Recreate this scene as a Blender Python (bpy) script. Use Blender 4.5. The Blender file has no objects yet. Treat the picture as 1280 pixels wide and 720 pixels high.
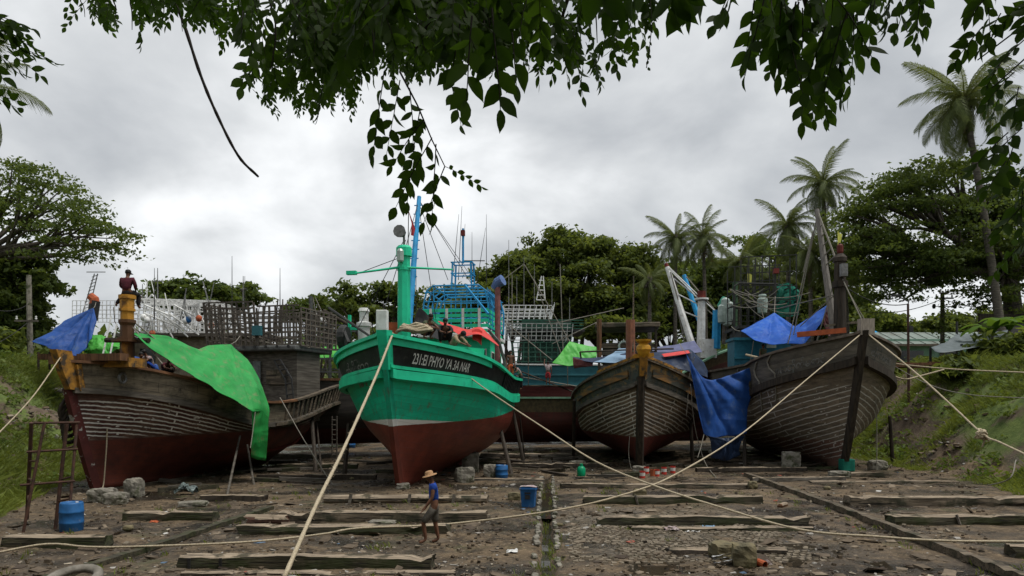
import bpy, math, random
import numpy as np
from mathutils import Vector, Matrix, noise
random.seed(7)
R = math.radians
sc = bpy.context.scene
COL = sc.collection
F, HZ, CAMH = 900.0, 500.0, 3.5          # focal length in photo pixels, horizon row, eye height

def P(px, py, Y):
    return Vector(((px-640)/F*Y, Y, CAMH+(HZ-py)/F*Y))
def lerp(a, b, t): return a+(b-a)*t
def sstep(t):
    t = max(0.0, min(1.0, t)); return t*t*(3-2*t)
def interp(x, xs, ys): return float(np.interp(x, xs, ys))
def fbm(x, y, z=0.0, o=3):
    s, a = 0.0, 1.0
    for _ in range(o):
        s += a*noise.noise((x, y, z)); x *= 2.03; y *= 2.03; z *= 2.03; a *= .5
    return s

# ------------------------------------------------------------------ camera, world, sun
cam = bpy.data.cameras.new('camera'); co = bpy.data.objects.new('camera', cam); COL.objects.link(co)
co.location = (0, 0, CAMH); co.rotation_euler = (R(90), 0, 0)
cam.sensor_width = 36; cam.lens = F/1280*36; cam.shift_y = 140/1280
cam.clip_start = .05; cam.clip_end = 3000
sc.camera = co
sc.view_settings.view_transform = 'Standard'; sc.view_settings.look = 'None'
sc.view_settings.gamma = 1; sc.view_settings.use_curve_mapping = False
sc.view_settings.exposure = 1.0

SUN_EL, SUN_AZ = 68, 112               # azimuth measured clockwise from +Y (away from the camera)
w = bpy.data.worlds.new('World'); sc.world = w; w.use_nodes = True
nt = w.node_tree; nt.nodes.clear()
def N(nt, t, **k):
    n = nt.nodes.new(t)
    for a, b in k.items(): setattr(n, a, b)
    return n
def build_world():
    L = nt.links.new
    out = N(nt, 'ShaderNodeOutputWorld'); mix = N(nt, 'ShaderNodeMixShader')
    b1 = N(nt, 'ShaderNodeBackground'); b2 = N(nt, 'ShaderNodeBackground')
    sky = N(nt, 'ShaderNodeTexSky'); sky.sky_type = 'NISHITA'; sky.sun_disc = False
    sky.sun_elevation = R(SUN_EL); sky.sun_rotation = R(SUN_AZ)
    L(sky.outputs[0], b1.inputs[0]); b1.inputs[1].default_value = .08
    tc = N(nt, 'ShaderNodeTexCoord'); sep = N(nt, 'ShaderNodeSeparateXYZ'); L(tc.outputs['Generated'], sep.inputs[0])
    mx = N(nt, 'ShaderNodeMath', operation='MAXIMUM'); L(sep.outputs[2], mx.inputs[0]); mx.inputs[1].default_value = 0.0
    ad = N(nt, 'ShaderNodeMath', operation='ADD'); L(mx.outputs[0], ad.inputs[0]); ad.inputs[1].default_value = .42
    dx = N(nt, 'ShaderNodeMath', operation='DIVIDE'); L(sep.outputs[0], dx.inputs[0]); L(ad.outputs[0], dx.inputs[1])
    dy = N(nt, 'ShaderNodeMath', operation='DIVIDE'); L(sep.outputs[1], dy.inputs[0]); L(ad.outputs[0], dy.inputs[1])
    cmb = N(nt, 'ShaderNodeCombineXYZ'); L(dx.outputs[0], cmb.inputs[0]); L(dy.outputs[0], cmb.inputs[1]); cmb.inputs[2].default_value = 3.1
    n1 = N(nt, 'ShaderNodeTexNoise'); L(cmb.outputs[0], n1.inputs['Vector'])
    n1.inputs['Scale'].default_value = 2.7; n1.inputs['Detail'].default_value = 10; n1.inputs['Roughness'].default_value = .50; n1.inputs['Distortion'].default_value = .25
    r1 = N(nt, 'ShaderNodeValToRGB'); L(n1.outputs[0], r1.inputs[0])
    e = r1.color_ramp.elements
    e[0].position = .30; e[0].color = (.245, .257, .27, 1)
    e[1].position = .72; e[1].color = (.60, .61, .615, 1)
    m = r1.color_ramp.elements.new(.42); m.color = (.315, .327, .339, 1)
    m = r1.color_ramp.elements.new(.56); m.color = (.42, .431, .438, 1)
    L(r1.outputs[0], b2.inputs[0]); b2.inputs[1].default_value = .88
    mix.inputs[0].default_value = .95
    L(b1.outputs[0], mix.inputs[1]); L(b2.outputs[0], mix.inputs[2]); L(mix.outputs[0], out.inputs[0])
build_world()
sl = bpy.data.lights.new('sun', 'SUN'); sl.energy = 1.5; sl.angle = R(22); sl.color = (1, .96, .9)
so = bpy.data.objects.new('sun', sl); COL.objects.link(so)
sd = Vector((math.sin(R(SUN_AZ))*math.cos(R(SUN_EL)), math.cos(R(SUN_AZ))*math.cos(R(SUN_EL)), math.sin(R(SUN_EL))))
so.rotation_euler = sd.to_track_quat('Z', 'Y').to_euler()

# ------------------------------------------------------------------ materials
def c4(c): return (c[0], c[1], c[2], 1)
def mk(name, col, col2=None, rough=.75, scale=5, bump=.25, bscale=None, stretch=(1, 1, 1), lo=.35, hi=.65,
       dirt=None, dscale=1.2, dlo=.52, dhi=.66, spec=.25, metallic=0, coords='Object', cracks=False):
    m = bpy.data.materials.new(name); m.use_nodes = True
    t = m.node_tree; L = t.links.new; b = t.nodes['Principled BSDF']
    b.inputs['Roughness'].default_value = rough; b.inputs['Specular IOR Level'].default_value = spec
    b.inputs['Metallic'].default_value = metallic
    if col2 is None: col2 = tuple(c*.6 for c in col)
    tc = N(t, 'ShaderNodeTexCoord'); mp = N(t, 'ShaderNodeMapping'); mp.inputs['Scale'].default_value = stretch
    L(tc.outputs[coords], mp.inputs[0])
    n = N(t, 'ShaderNodeTexNoise'); n.inputs['Scale'].default_value = scale; n.inputs['Detail'].default_value = 6
    L(mp.outputs[0], n.inputs['Vector'])
    r = N(t, 'ShaderNodeValToRGB'); r.color_ramp.elements[0].position = lo; r.color_ramp.elements[1].position = hi
    r.color_ramp.elements[0].color = c4(col2); r.color_ramp.elements[1].color = c4(col)
    L(n.outputs[0], r.inputs[0]); last = r.outputs[0]
    if dirt:
        n2 = N(t, 'ShaderNodeTexNoise'); n2.inputs['Scale'].default_value = dscale; n2.inputs['Detail'].default_value = 8
        n2.inputs['Roughness'].default_value = .65
        L(tc.outputs[coords], n2.inputs['Vector'])
        mr = N(t, 'ShaderNodeMapRange'); mr.inputs[1].default_value = dlo; mr.inputs[2].default_value = dhi
        L(n2.outputs[0], mr.inputs[0])
        x = N(t, 'ShaderNodeMixRGB'); L(mr.outputs[0], x.inputs[0]); L(last, x.inputs[1]); x.inputs[2].default_value = c4(dirt); last = x.outputs[0]
    if cracks:
        n4 = N(t, 'ShaderNodeTexNoise'); n4.inputs['Scale'].default_value = 3; n4.inputs['Detail'].default_value = 3
        m4 = N(t, 'ShaderNodeMapping'); m4.inputs['Scale'].default_value = (.22, 7, 7); L(tc.outputs[coords], m4.inputs[0]); L(m4.outputs[0], n4.inputs['Vector'])
        r4 = N(t, 'ShaderNodeMapRange'); r4.inputs[1].default_value = .585; r4.inputs[2].default_value = .61; L(n4.outputs[0], r4.inputs[0])
        x = N(t, 'ShaderNodeMixRGB'); L(r4.outputs[0], x.inputs[0]); L(last, x.inputs[1]); x.inputs[2].default_value = (.014, .012, .009, 1); last = x.outputs[0]
    L(last, b.inputs['Base Color'])
    if bump:
        n3 = N(t, 'ShaderNodeTexNoise'); n3.inputs['Scale'].default_value = bscale or scale*4; n3.inputs['Detail'].default_value = 5
        L(mp.outputs[0], n3.inputs['Vector'])
        bp = N(t, 'ShaderNodeBump'); bp.inputs['Strength'].default_value = bump; bp.inputs['Distance'].default_value = .03
        L(n3.outputs[0], bp.inputs['Height']); L(bp.outputs[0], b.inputs['Normal'])
    return m

def tarpmat(name, col, col2, dirt, seed=0.0, rough=.55):
    """plastic sheet: sharp crease ridges, woven grain, faded and soiled patches"""
    m = mk(name, col, col2, rough=rough, scale=1.4, bump=0, lo=.3, hi=.7, dirt=dirt, dscale=2.6, dlo=.54, dhi=.68, spec=.18)
    t = m.node_tree; L = t.links.new; b = t.nodes['Principled BSDF']; tc = N(t, 'ShaderNodeTexCoord'); hs = None
    for s_, st, k in ((.6, (1, 1, .35), 1.0), (1.5, (1, 1, .5), .35), (.7, (.4, .4, 1.4), .7)):
        mp = N(t, 'ShaderNodeMapping'); mp.inputs['Scale'].default_value = st; mp.inputs['Location'].default_value = (seed, seed*2, 0); L(tc.outputs['Object'], mp.inputs[0])
        n = N(t, 'ShaderNodeTexNoise'); n.inputs['Scale'].default_value = s_; n.inputs['Detail'].default_value = 1.5; L(mp.outputs[0], n.inputs['Vector'])
        a = N(t, 'ShaderNodeMath', operation='SUBTRACT'); L(n.outputs[0], a.inputs[0]); a.inputs[1].default_value = .5
        c = N(t, 'ShaderNodeMath', operation='ABSOLUTE'); L(a.outputs[0], c.inputs[0])
        d = N(t, 'ShaderNodeMath', operation='MULTIPLY'); L(c.outputs[0], d.inputs[0]); d.inputs[1].default_value = -k
        if hs is None: hs = d.outputs[0]
        else: e = N(t, 'ShaderNodeMath', operation='ADD'); L(hs, e.inputs[0]); L(d.outputs[0], e.inputs[1]); hs = e.outputs[0]
    bp = N(t, 'ShaderNodeBump'); bp.inputs['Strength'].default_value = .8; bp.inputs['Distance'].default_value = .38; L(hs, bp.inputs['Height']); L(bp.outputs[0], b.inputs['Normal'])
    return m

def leafmat(name, col, col2, trans=.45, attr=True, tint=(1.25, 1.15, .6)):
    """leaf: diffuse + translucent, two greens varied by the per-clump attribute"""
    m = bpy.data.materials.new(name); m.use_nodes = True
    t = m.node_tree; L = t.links.new; t.nodes.clear()
    out = N(t, 'ShaderNodeOutputMaterial'); mx = N(t, 'ShaderNodeMixShader'); mx.inputs[0].default_value = trans
    d = N(t, 'ShaderNodeBsdfPrincipled'); d.inputs['Roughness'].default_value = .55; d.inputs['Specular IOR Level'].default_value = .15
    tr = N(t, 'ShaderNodeBsdfTranslucent')
    a = N(t, 'ShaderNodeAttribute', attribute_name='tint')
    r = N(t, 'ShaderNodeMixRGB'); L(a.outputs['Fac'], r.inputs[0]); r.inputs[1].default_value = c4(col2); r.inputs[2].default_value = c4(col)
    L(r.outputs[0], d.inputs['Base Color'])
    g = N(t, 'ShaderNodeMixRGB', blend_type='MULTIPLY'); g.inputs[0].default_value = 1
    L(r.outputs[0], g.inputs[1]); g.inputs[2].default_value = c4(tint); L(g.outputs[0], tr.inputs[0])
    L(d.outputs[0], mx.inputs[1]); L(tr.outputs[0], mx.inputs[2]); L(mx.outputs[0], out.inputs[0])
    return m

M = {}
M['green_paint'] = mk('green_paint', (.012, .57, .31), (.01, .44, .24), rough=.5, scale=1.5, bump=.1, dirt=(.01, .2, .13), dscale=2.5, dlo=.56, dhi=.75, spec=.35)
M['black_paint'] = mk('black_paint', (.022, .024, .024), (.012, .013, .013), rough=.6, scale=2, bump=.1, dirt=(.04, .04, .036), dscale=3)
M['white_paint'] = mk('white_paint', (.70, .71, .70), (.52, .52, .50), rough=.55, scale=3, bump=.1, dirt=(.3, .27, .22), dscale=4, dlo=.58, dhi=.7)
M['lettering_white'] = mk('lettering_white', (.72, .72, .70), (.5, .5, .48), rough=.6, scale=8, bump=0)
M['faded_lettering'] = mk('faded_lettering', (.20, .20, .19), (.07, .07, .068), rough=.8, scale=5, bump=0, lo=.42, hi=.58)
M['blue_paint'] = mk('blue_paint', (.02, .30, .60), (.02, .20, .42), rough=.5, scale=3, bump=.08)
M['teal_paint'] = mk('teal_paint', (.035, .16, .19), (.03, .11, .13), rough=.6, scale=1.2, bump=.1, dirt=(.10, .09, .075), dlo=.6, dhi=.8)
M['red_paint'] = mk('red_paint', (.15, .022, .016), (.09, .016, .012), rough=.65, scale=1.5, bump=.1)
M['pink_paint'] = mk('pink_paint', (.34, .10, .10), (.24, .08, .08), rough=.7, scale=2)
M['orange_paint'] = mk('orange_paint', (.42, .10, .035), (.28, .07, .03), rough=.7, scale=4)
M['yellow_ochre'] = mk('yellow_ochre', (.38, .185, .028), (.19, .095, .022), rough=.7, scale=4, dirt=(.06, .045, .03), dscale=3, dlo=.49, dhi=.60)
M['grey_wood'] = mk('grey_wood', (.13, .115, .095), (.055, .047, .038), scale=3, stretch=(1, .25, 4), bump=.4, bscale=9)
M['dark_wood'] = mk('dark_wood', (.05, .038, .027), (.02, .016, .012), scale=3, stretch=(3, 3, .4), bump=.4)
M['brown_wood'] = mk('brown_wood', (.15, .075, .035), (.07, .035, .018), scale=3, stretch=(4, 4, .6), bump=.3)
M['old_wood'] = mk('old_wood', (.17, .135, .095), (.07, .055, .04), scale=2.2, stretch=(.5, 4, 4), bump=.5, bscale=8, cracks=True, dirt=(.035, .035, .02), dscale=1.6, dlo=.5, dhi=.62)
M['moss_wood'] = mk('moss_wood', (.085, .072, .046), (.026, .025, .016), scale=2.2, stretch=(.5, 4, 4), bump=.55, bscale=8, cracks=True, dirt=(.032, .038, .014), dscale=1.8, dlo=.45, dhi=.6)
M['timber_lit_top'] = mk('timber_lit_top', (.33, .265, .19), (.18, .14, .10), scale=2.4, stretch=(.4, 5, 4), bump=.5, bscale=7, cracks=True, dirt=(.06, .05, .03), dscale=2, dlo=.52, dhi=.62)  # tops paler than the fronts: top light painted into the wood colour
M['rope'] = mk('rope', (.50, .43, .31), (.33, .27, .18), rough=.9, scale=30, bump=.5)
M['grey_rope'] = mk('grey_rope', (.26, .24, .20), (.15, .14, .12), rough=.9, scale=30, bump=.3)
M['green_tarp'] = tarpmat('green_tarp', (.03, .31, .068), (.02, .21, .048), (.12, .22, .08))
M['lime_tarp'] = mk('lime_tarp', (.085, .42, .06), (.06, .33, .05), rough=.5, scale=1.5, bump=.2, bscale=3)
M['blue_tarp'] = tarpmat('blue_tarp', (.018, .072, .27), (.012, .048, .19), (.05, .095, .22), 3.1)
M['bright_blue_tarp'] = tarpmat('bright_blue_tarp', (.02, .105, .46), (.015, .075, .34), (.06, .15, .42), 5.2)
M['navy_tarp'] = mk('navy_tarp', (.016, .032, .075), (.010, .02, .045), rough=.5, scale=2, bump=.2, bscale=4)
M['pale_blue_tarp'] = mk('pale_blue_tarp', (.22, .33, .45), (.15, .25, .36), rough=.5, scale=2, bump=.2, bscale=4)
M['purple_tarp'] = mk('purple_tarp', (.12, .13, .24), (.09, .10, .18), rough=.5, scale=2, bump=.2, bscale=4)
M['maroon_tarp'] = mk('maroon_tarp', (.09, .02, .02), (.05, .014, .014), rough=.6, scale=2, bump=.2, bscale=4)
M['red_tarp'] = mk('red_tarp', (.62, .055, .045), (.48, .04, .035), rough=.5, scale=2, bump=.2, bscale=4)
M['black_tarp'] = mk('black_tarp', (.012, .012, .013), (.007, .007, .008), rough=.6, scale=2, bump=.2, bscale=4)
M['grey_awning'] = mk('grey_awning', (.14, .165, .175), (.10, .12, .125), rough=.5, scale=2, bump=.2, bscale=4)
M['metal'] = mk('metal', (.22, .22, .22), (.12, .12, .115), rough=.5, scale=6, bump=.1, metallic=.4)
M['dark_metal'] = mk('dark_metal', (.035, .035, .034), (.018, .018, .018), rough=.6, scale=6, bump=.1)
M['rust'] = mk('rust', (.09, .045, .03), (.045, .028, .022), rough=.85, scale=6, bump=.3)
M['concrete'] = mk('concrete', (.26, .24, .20), (.13, .12, .10), rough=.9, scale=4, bump=.5, dirt=(.06, .065, .035), dscale=3, dlo=.5, dhi=.62)
M['stone'] = mk('stone', (.22, .18, .10), (.09, .08, .05), rough=.9, scale=3, bump=.6, dirt=(.05, .055, .025), dscale=3)
M['blue_plastic'] = mk('blue_plastic', (.02, .12, .32), (.015, .075, .2), rough=.5, scale=4, bump=.1, dirt=(.22, .22, .2), dscale=3, dlo=.6, dhi=.72)
M['green_plastic'] = mk('green_plastic', (.0, .32, .14), (.0, .22, .10), rough=.4, scale=3, bump=0)
M['can_red'] = mk('can_red', (.5, .045, .03), (.38, .04, .03), rough=.45, scale=4, bump=0)
M['can_white'] = mk('can_white', (.62, .6, .56), (.5, .48, .45), rough=.5, scale=4, bump=0)
M['bark'] = mk('bark', (.10, .085, .068), (.04, .034, .028), rough=.9, scale=4, stretch=(3, 3, .6), bump=.6)
M['palm_bark'] = mk('palm_bark', (.13, .115, .095), (.05, .045, .038), rough=.9, scale=3, stretch=(1, 1, 5), bump=.6)
M['twig'] = mk('twig', (.03, .022, .016), (.016, .012, .010), rough=.8, scale=20, bump=.1)
M['mint_wall'] = mk('mint_wall', (.26, .42, .34), (.2, .34, .27), rough=.8, scale=1, bump=.05, dirt=(.12, .17, .13), dscale=.8)
M['roof_sheet'] = mk('roof_sheet', (.21, .25, .225), (.15, .19, .165), rough=.6, scale=1, stretch=(4, .5, 1), bump=.1, dirt=(.12, .12, .10), dscale=.6)
M['window_dark'] = mk('window_dark', (.02, .025, .025), (.012, .014, .014), rough=.15, scale=2, bump=0, spec=.5)
M['skin'] = mk('skin', (.155, .072, .042), (.10, .046, .027), rough=.6, scale=8, bump=.03)
M['hair'] = mk('hair', (.012, .010, .009), (.008, .007, .006), rough=.6, scale=20, bump=.1)
M['maroon_cloth'] = mk('maroon_cloth', (.085, .016, .026), (.055, .011, .018), rough=.9, scale=6, bump=.4)
M['dark_cloth'] = mk('dark_cloth', (.025, .022, .024), (.015, .013, .015), rough=.9, scale=6, bump=.3)
M['khaki_cloth'] = mk('khaki_cloth', (.32, .25, .16), (.22, .17, .11), rough=.9, scale=6, bump=.4)
M['short_cloth'] = mk('short_cloth', (.115, .105, .088), (.065, .058, .048), rough=.9, scale=6, bump=.4)
M['blue_cloth'] = mk('blue_cloth', (.015, .07, .36), (.012, .045, .26), rough=.85, scale=6, bump=.4)
M['orange_cloth'] = mk('orange_cloth', (.45, .10, .035), (.32, .07, .03), rough=.9, scale=6, bump=.4)
M['red_cloth'] = mk('red_cloth', (.35, .03, .035), (.24, .025, .03), rough=.9, scale=6, bump=.4)
M['pale_cloth'] = mk('pale_cloth', (.42, .36, .35), (.3, .22, .23), rough=.9, scale=6, bump=.4)
M['green_cloth'] = mk('green_cloth', (.10, .11, .06), (.06, .07, .04), rough=.9, scale=6, bump=.4)
M['straw'] = mk('straw', (.42, .25, .13), (.3, .17, .085), rough=.9, scale=25, bump=.4)
M['yellow_trim'] = mk('yellow_trim', (.6, .6, .12), (.5, .5, .1), rough=.8, scale=6, bump=0)
M['net_green'] = mk('net_green', (.01, .17, .12), (.008, .12, .085), rough=.8, scale=6, bump=.3)
M['lantern_glass'] = mk('lantern_glass', (.34, .42, .38), (.24, .3, .27), rough=.25, scale=4, bump=0, spec=.5)
M['deck'] = mk('deck', (.09, .07, .05), (.045, .036, .027), scale=3, stretch=(6, .5, 1), bump=.3)
M['foliage'] = leafmat('foliage', (.14, .18, .05), (.068, .098, .028), .55)
M['foliage_dark'] = leafmat('foliage_dark', (.115, .16, .045), (.06, .092, .028), .52)
M['foliage_pale'] = leafmat('foliage_pale', (.125, .165, .042), (.065, .10, .03), .4)
M['palm_leaf'] = leafmat('palm_leaf', (.15, .18, .07), (.085, .115, .042), .42)
M['dead_frond'] = leafmat('dead_frond', (.14, .12, .07), (.10, .085, .05), .3)
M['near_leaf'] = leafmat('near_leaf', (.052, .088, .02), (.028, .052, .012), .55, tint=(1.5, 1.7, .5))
M['grass'] = leafmat('grass', (.20, .245, .055), (.12, .16, .034), .45)
M['weed'] = leafmat('weed', (.14, .19, .04), (.075, .12, .026), .45)
M['banana_leaf'] = leafmat('banana_leaf', (.12, .21, .035), (.08, .15, .025), .45)

# ------------------------------------------------------------------ mesh builder
WM = {}                                   # world matrices of the roots
class MB:
    def __init__(s): s.v = []; s.f = []; s.uv = None; s.mi = []; s.cur = 0; s.t = None
    def add(s, vs, fs):
        o = len(s.v); s.v.extend(Vector(v) for v in vs); s.f.extend([tuple(i+o for i in f) for f in fs]); s.mi.extend([s.cur]*len(fs)); return o
    def box(s, c, d, rot=None):
        c = Vector(c); x, y, z = d[0]/2, d[1]/2, d[2]/2
        vs = [Vector((a*x, b*y, e*z)) for a in (-1, 1) for b in (-1, 1) for e in (-1, 1)]
        if rot is not None: vs = [rot @ v for v in vs]
        s.add([c+v for v in vs], [(0, 1, 3, 2), (4, 6, 7, 5), (0, 4, 5, 1), (2, 3, 7, 6), (0, 2, 6, 4), (1, 5, 7, 3)])
    def beam(s, a, b, w, h=None, up=(0, 0, 1)):
        a = Vector(a); b = Vector(b); h = h or w; d = (b-a)
        if d.length < 1e-6: return
        dn = d.normalized(); up = Vector(up)
        if abs(dn.dot(up)) > .98: up = Vector((0, 1, 0))
        x = dn.cross(up).normalized(); z = x.cross(dn)
        s.box((a+b)/2, (w, d.length, h), Matrix((x, dn, z)).transposed())
    def tube(s, pts, r, n=6, cap=True):
        pts = [Vector(p) for p in pts]; m = len(pts)
        if not hasattr(r, '__len__'): r = [r]*m
        rings = []; prev = None
        for i, p in enumerate(pts):
            t = (pts[min(i+1, m-1)]-pts[max(i-1, 0)])
            t = t.normalized() if t.length > 1e-9 else Vector((0, 0, 1))
            if prev is None:
                u = t.cross(Vector((0, 0, 1)) if abs(t.z) < .9 else Vector((0, 1, 0))).normalized()
            else:
                u = (prev-t*prev.dot(t)).normalized()
            prev = u; v = t.cross(u)
            rings.append([p+(u*math.cos(2*math.pi*k/n)+v*math.sin(2*math.pi*k/n))*r[i] for k in range(n)])
        vs = [q for g in rings for q in g]; fs = []
        for i in range(m-1):
            for k in range(n): fs.append((i*n+k, i*n+(k+1) % n, (i+1)*n+(k+1) % n, (i+1)*n+k))
        if cap: fs += [tuple(range(n))[::-1], tuple((m-1)*n+k for k in range(n))]
        s.add(vs, fs)
    def lathe(s, prof, base=(0, 0, 0), n=16, rot=None, cap=True):
        b = Vector(base); vs = []
        for r, z in prof:
            for k in range(n):
                v = Vector((r*math.cos(2*math.pi*k/n), r*math.sin(2*math.pi*k/n), z))
                vs.append(b+(rot @ v if rot is not None else v))
        m = len(prof); fs = [(i*n+k, i*n+(k+1) % n, (i+1)*n+(k+1) % n, (i+1)*n+k) for i in range(m-1) for k in range(n)]
        if cap: fs += [tuple(range(n))[::-1], tuple((m-1)*n+k for k in range(n))]
        s.add(vs, fs)
    def grid(s, rows, close=False):
        m = len(rows[0]); fs = []
        for i in range(len(rows)-1):
            for k in range(m-1): fs.append((i*m+k, i*m+k+1, (i+1)*m+k+1, (i+1)*m+k))
        return s.add([p for r in rows for p in r], fs)
    def blob(s, c, d, sub=2, amp=.18, seed=0, boxy=0.0, rot=None):
        """a stone: sphere grid pushed towards a box and roughened"""
        c = Vector(c); nu, nv = 6*sub, 4*sub; vs = []; 
        for i in range(nv+1):
            for k in range(nu):
                th = math.pi*i/nv; ph = 2*math.pi*k/nu
                v = Vector((math.sin(th)*math.cos(ph), math.sin(th)*math.sin(ph), math.cos(th)))
                q = v/max(abs(v.x), abs(v.y), abs(v.z)); v = v.lerp(q, boxy)
                v *= 1+amp*noise.noise(v*1.7+Vector((seed*7.1, seed*3.3, 0)))
                v = Vector((v.x*d[0]/2, v.y*d[1]/2, v.z*d[2]/2))
                vs.append(c+(rot @ v if rot is not None else v))
        s.add(vs, [(i*nu+k, (i+1)*nu+k, (i+1)*nu+(k+1) % nu, i*nu+(k+1) % nu) for i in range(nv) for k in range(nu)])
    def build(s, name, mat, parent=None, loc=None, smooth=False, local=True, solid=0, label=None):
        me = bpy.data.meshes.new(name)
        vs = s.v
        if parent is not None and not local:
            inv = WM[parent].inverted(); vs = [inv @ v for v in vs]
        if parent is None and loc is not None and not local:
            l = Vector(loc); vs = [v-l for v in vs]
        me.from_pydata([tuple(v) for v in vs], [], s.f)
        if s.uv:
            ul = me.uv_layers.new(name='UVMap'); arr = np.empty(len(me.loops), np.int32); me.loops.foreach_get('vertex_index', arr)
            ul.data.foreach_set('uv', np.array(s.uv, np.float32)[arr].ravel())
        if s.t:
            at = me.attributes.new('tint', 'FLOAT', 'FACE'); at.data.foreach_set('value', np.array(s.t, np.float32))
        mats = mat if isinstance(mat, (list, tuple)) else [mat]
        for m_ in mats: me.materials.append(m_)
        if len(mats) > 1: me.polygons.foreach_set('material_index', np.array(s.mi, np.int32))
        if smooth: me.polygons.foreach_set('use_smooth', np.ones(len(me.polygons), bool))
        o = bpy.data.objects.new(name, me); COL.objects.link(o)
        if parent is not None:
            o.parent = parent; WM[o] = WM[parent]
        else:
            if loc is not None: o.location = loc
            WM[o] = Matrix.Translation(loc or (0, 0, 0))
        if solid:
            md = o.modifiers.new('Solidify', 'SOLIDIFY'); md.thickness = solid; md.offset = 0
        if label: o['label'] = label
        return o
def tag(o, label=None, cat=None, group=None, kind=None):
    if label: o['label'] = label
    if cat: o['category'] = cat
    if group: o['group'] = group
    if kind: o['kind'] = kind
    return o
def empty(name, loc=(0, 0, 0), rz=0.0, label=None, cat=None, group=None):
    o = bpy.data.objects.new(name, None); COL.objects.link(o); o.location = loc; o.rotation_euler = (0, 0, rz)
    o.empty_display_size = .3
    WM[o] = Matrix.Translation(loc) @ Matrix.Rotation(rz, 4, 'Z')
    return tag(o, label, cat, group)
def one(mb, name, mat, loc, label, cat, group=None, **k):
    """a thing of a single mesh, built in world coordinates"""
    return tag(mb.build(name, mat, None, loc=loc, local=False, **k), label, cat, group)
def mesh_np(name, verts, faces, mat, tint=None, parent=None, smooth=False):
    """big face soups straight from numpy: faces is (n,k) with k = 3 or 4"""
    me = bpy.data.meshes.new(name); n, k = faces.shape
    me.vertices.add(len(verts)); me.vertices.foreach_set('co', verts.astype(np.float32).ravel())
    me.loops.add(n*k); me.loops.foreach_set('vertex_index', faces.astype(np.int32).ravel())
    me.polygons.add(n); me.polygons.foreach_set('loop_start', np.arange(0, n*k, k, dtype=np.int32))
    me.update(calc_edges=True)
    if tint is not None:
        at = me.attributes.new('tint', 'FLOAT', 'FACE'); at.data.foreach_set('value', tint.astype(np.float32))
    me.materials.append(mat)
    if smooth: me.polygons.foreach_set('use_smooth', np.ones(n, bool))
    o = bpy.data.objects.new(name, me); COL.objects.link(o)
    if parent is not None: o.parent = parent; WM[o] = WM[parent]
    else: WM[o] = Matrix.Identity(4)
    return o

# ------------------------------------------------------------------ terrain
LY, LX = [0, 15, 22, 28, 40, 60, 90], [-12.5, -13.2, -16.3, -18.7, -21.5, -26, -30]
RY, RX = [0, 15, 22, 28, 37, 50, 75], [14, 15.5, 18.0, 19.6, 20.6, 21.5, 24]
CH0, CH1 = (.72, 15.0), (1.55, 32.0)     # drainage channel
def chan_x(y): return CH0[0]+(y-CH0[1])*(CH1[0]-CH0[0])/(CH1[1]-CH0[1])
def GH(x, y, fine=True):
    h = 0.0
    dl = interp(y, LY, LX)-x; dr = x-interp(y, RY, RX)
    nz = fbm(x*.16, y*.16, 2.0)
    if dl > 0: h = 6.0*sstep((dl+nz*1.5)/8.5)
    elif dr > 0: h = 5.9*sstep((dr+nz*1.5)/8.5)
    if h > .01: h += .25*nz*min(1, h)+(.22*fbm(x*.55, y*.55, 9.0)+.10*fbm(x*1.7, y*1.7, 4.0))*min(1, h)
    if y > 95: h += 7*sstep((y-95)/60)
    if y < 13.5: h += 1.9*sstep((13.5-y)/13)
    if fine:
        h += .05*fbm(x*.9, y*.9, 5.0)+.025*fbm(x*3, y*3, 1.0, 2)
        if 12 < y < 34:
            d = abs(x-chan_x(y)); h -= .2*sstep((.20-d)/.09)
    return h
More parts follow.
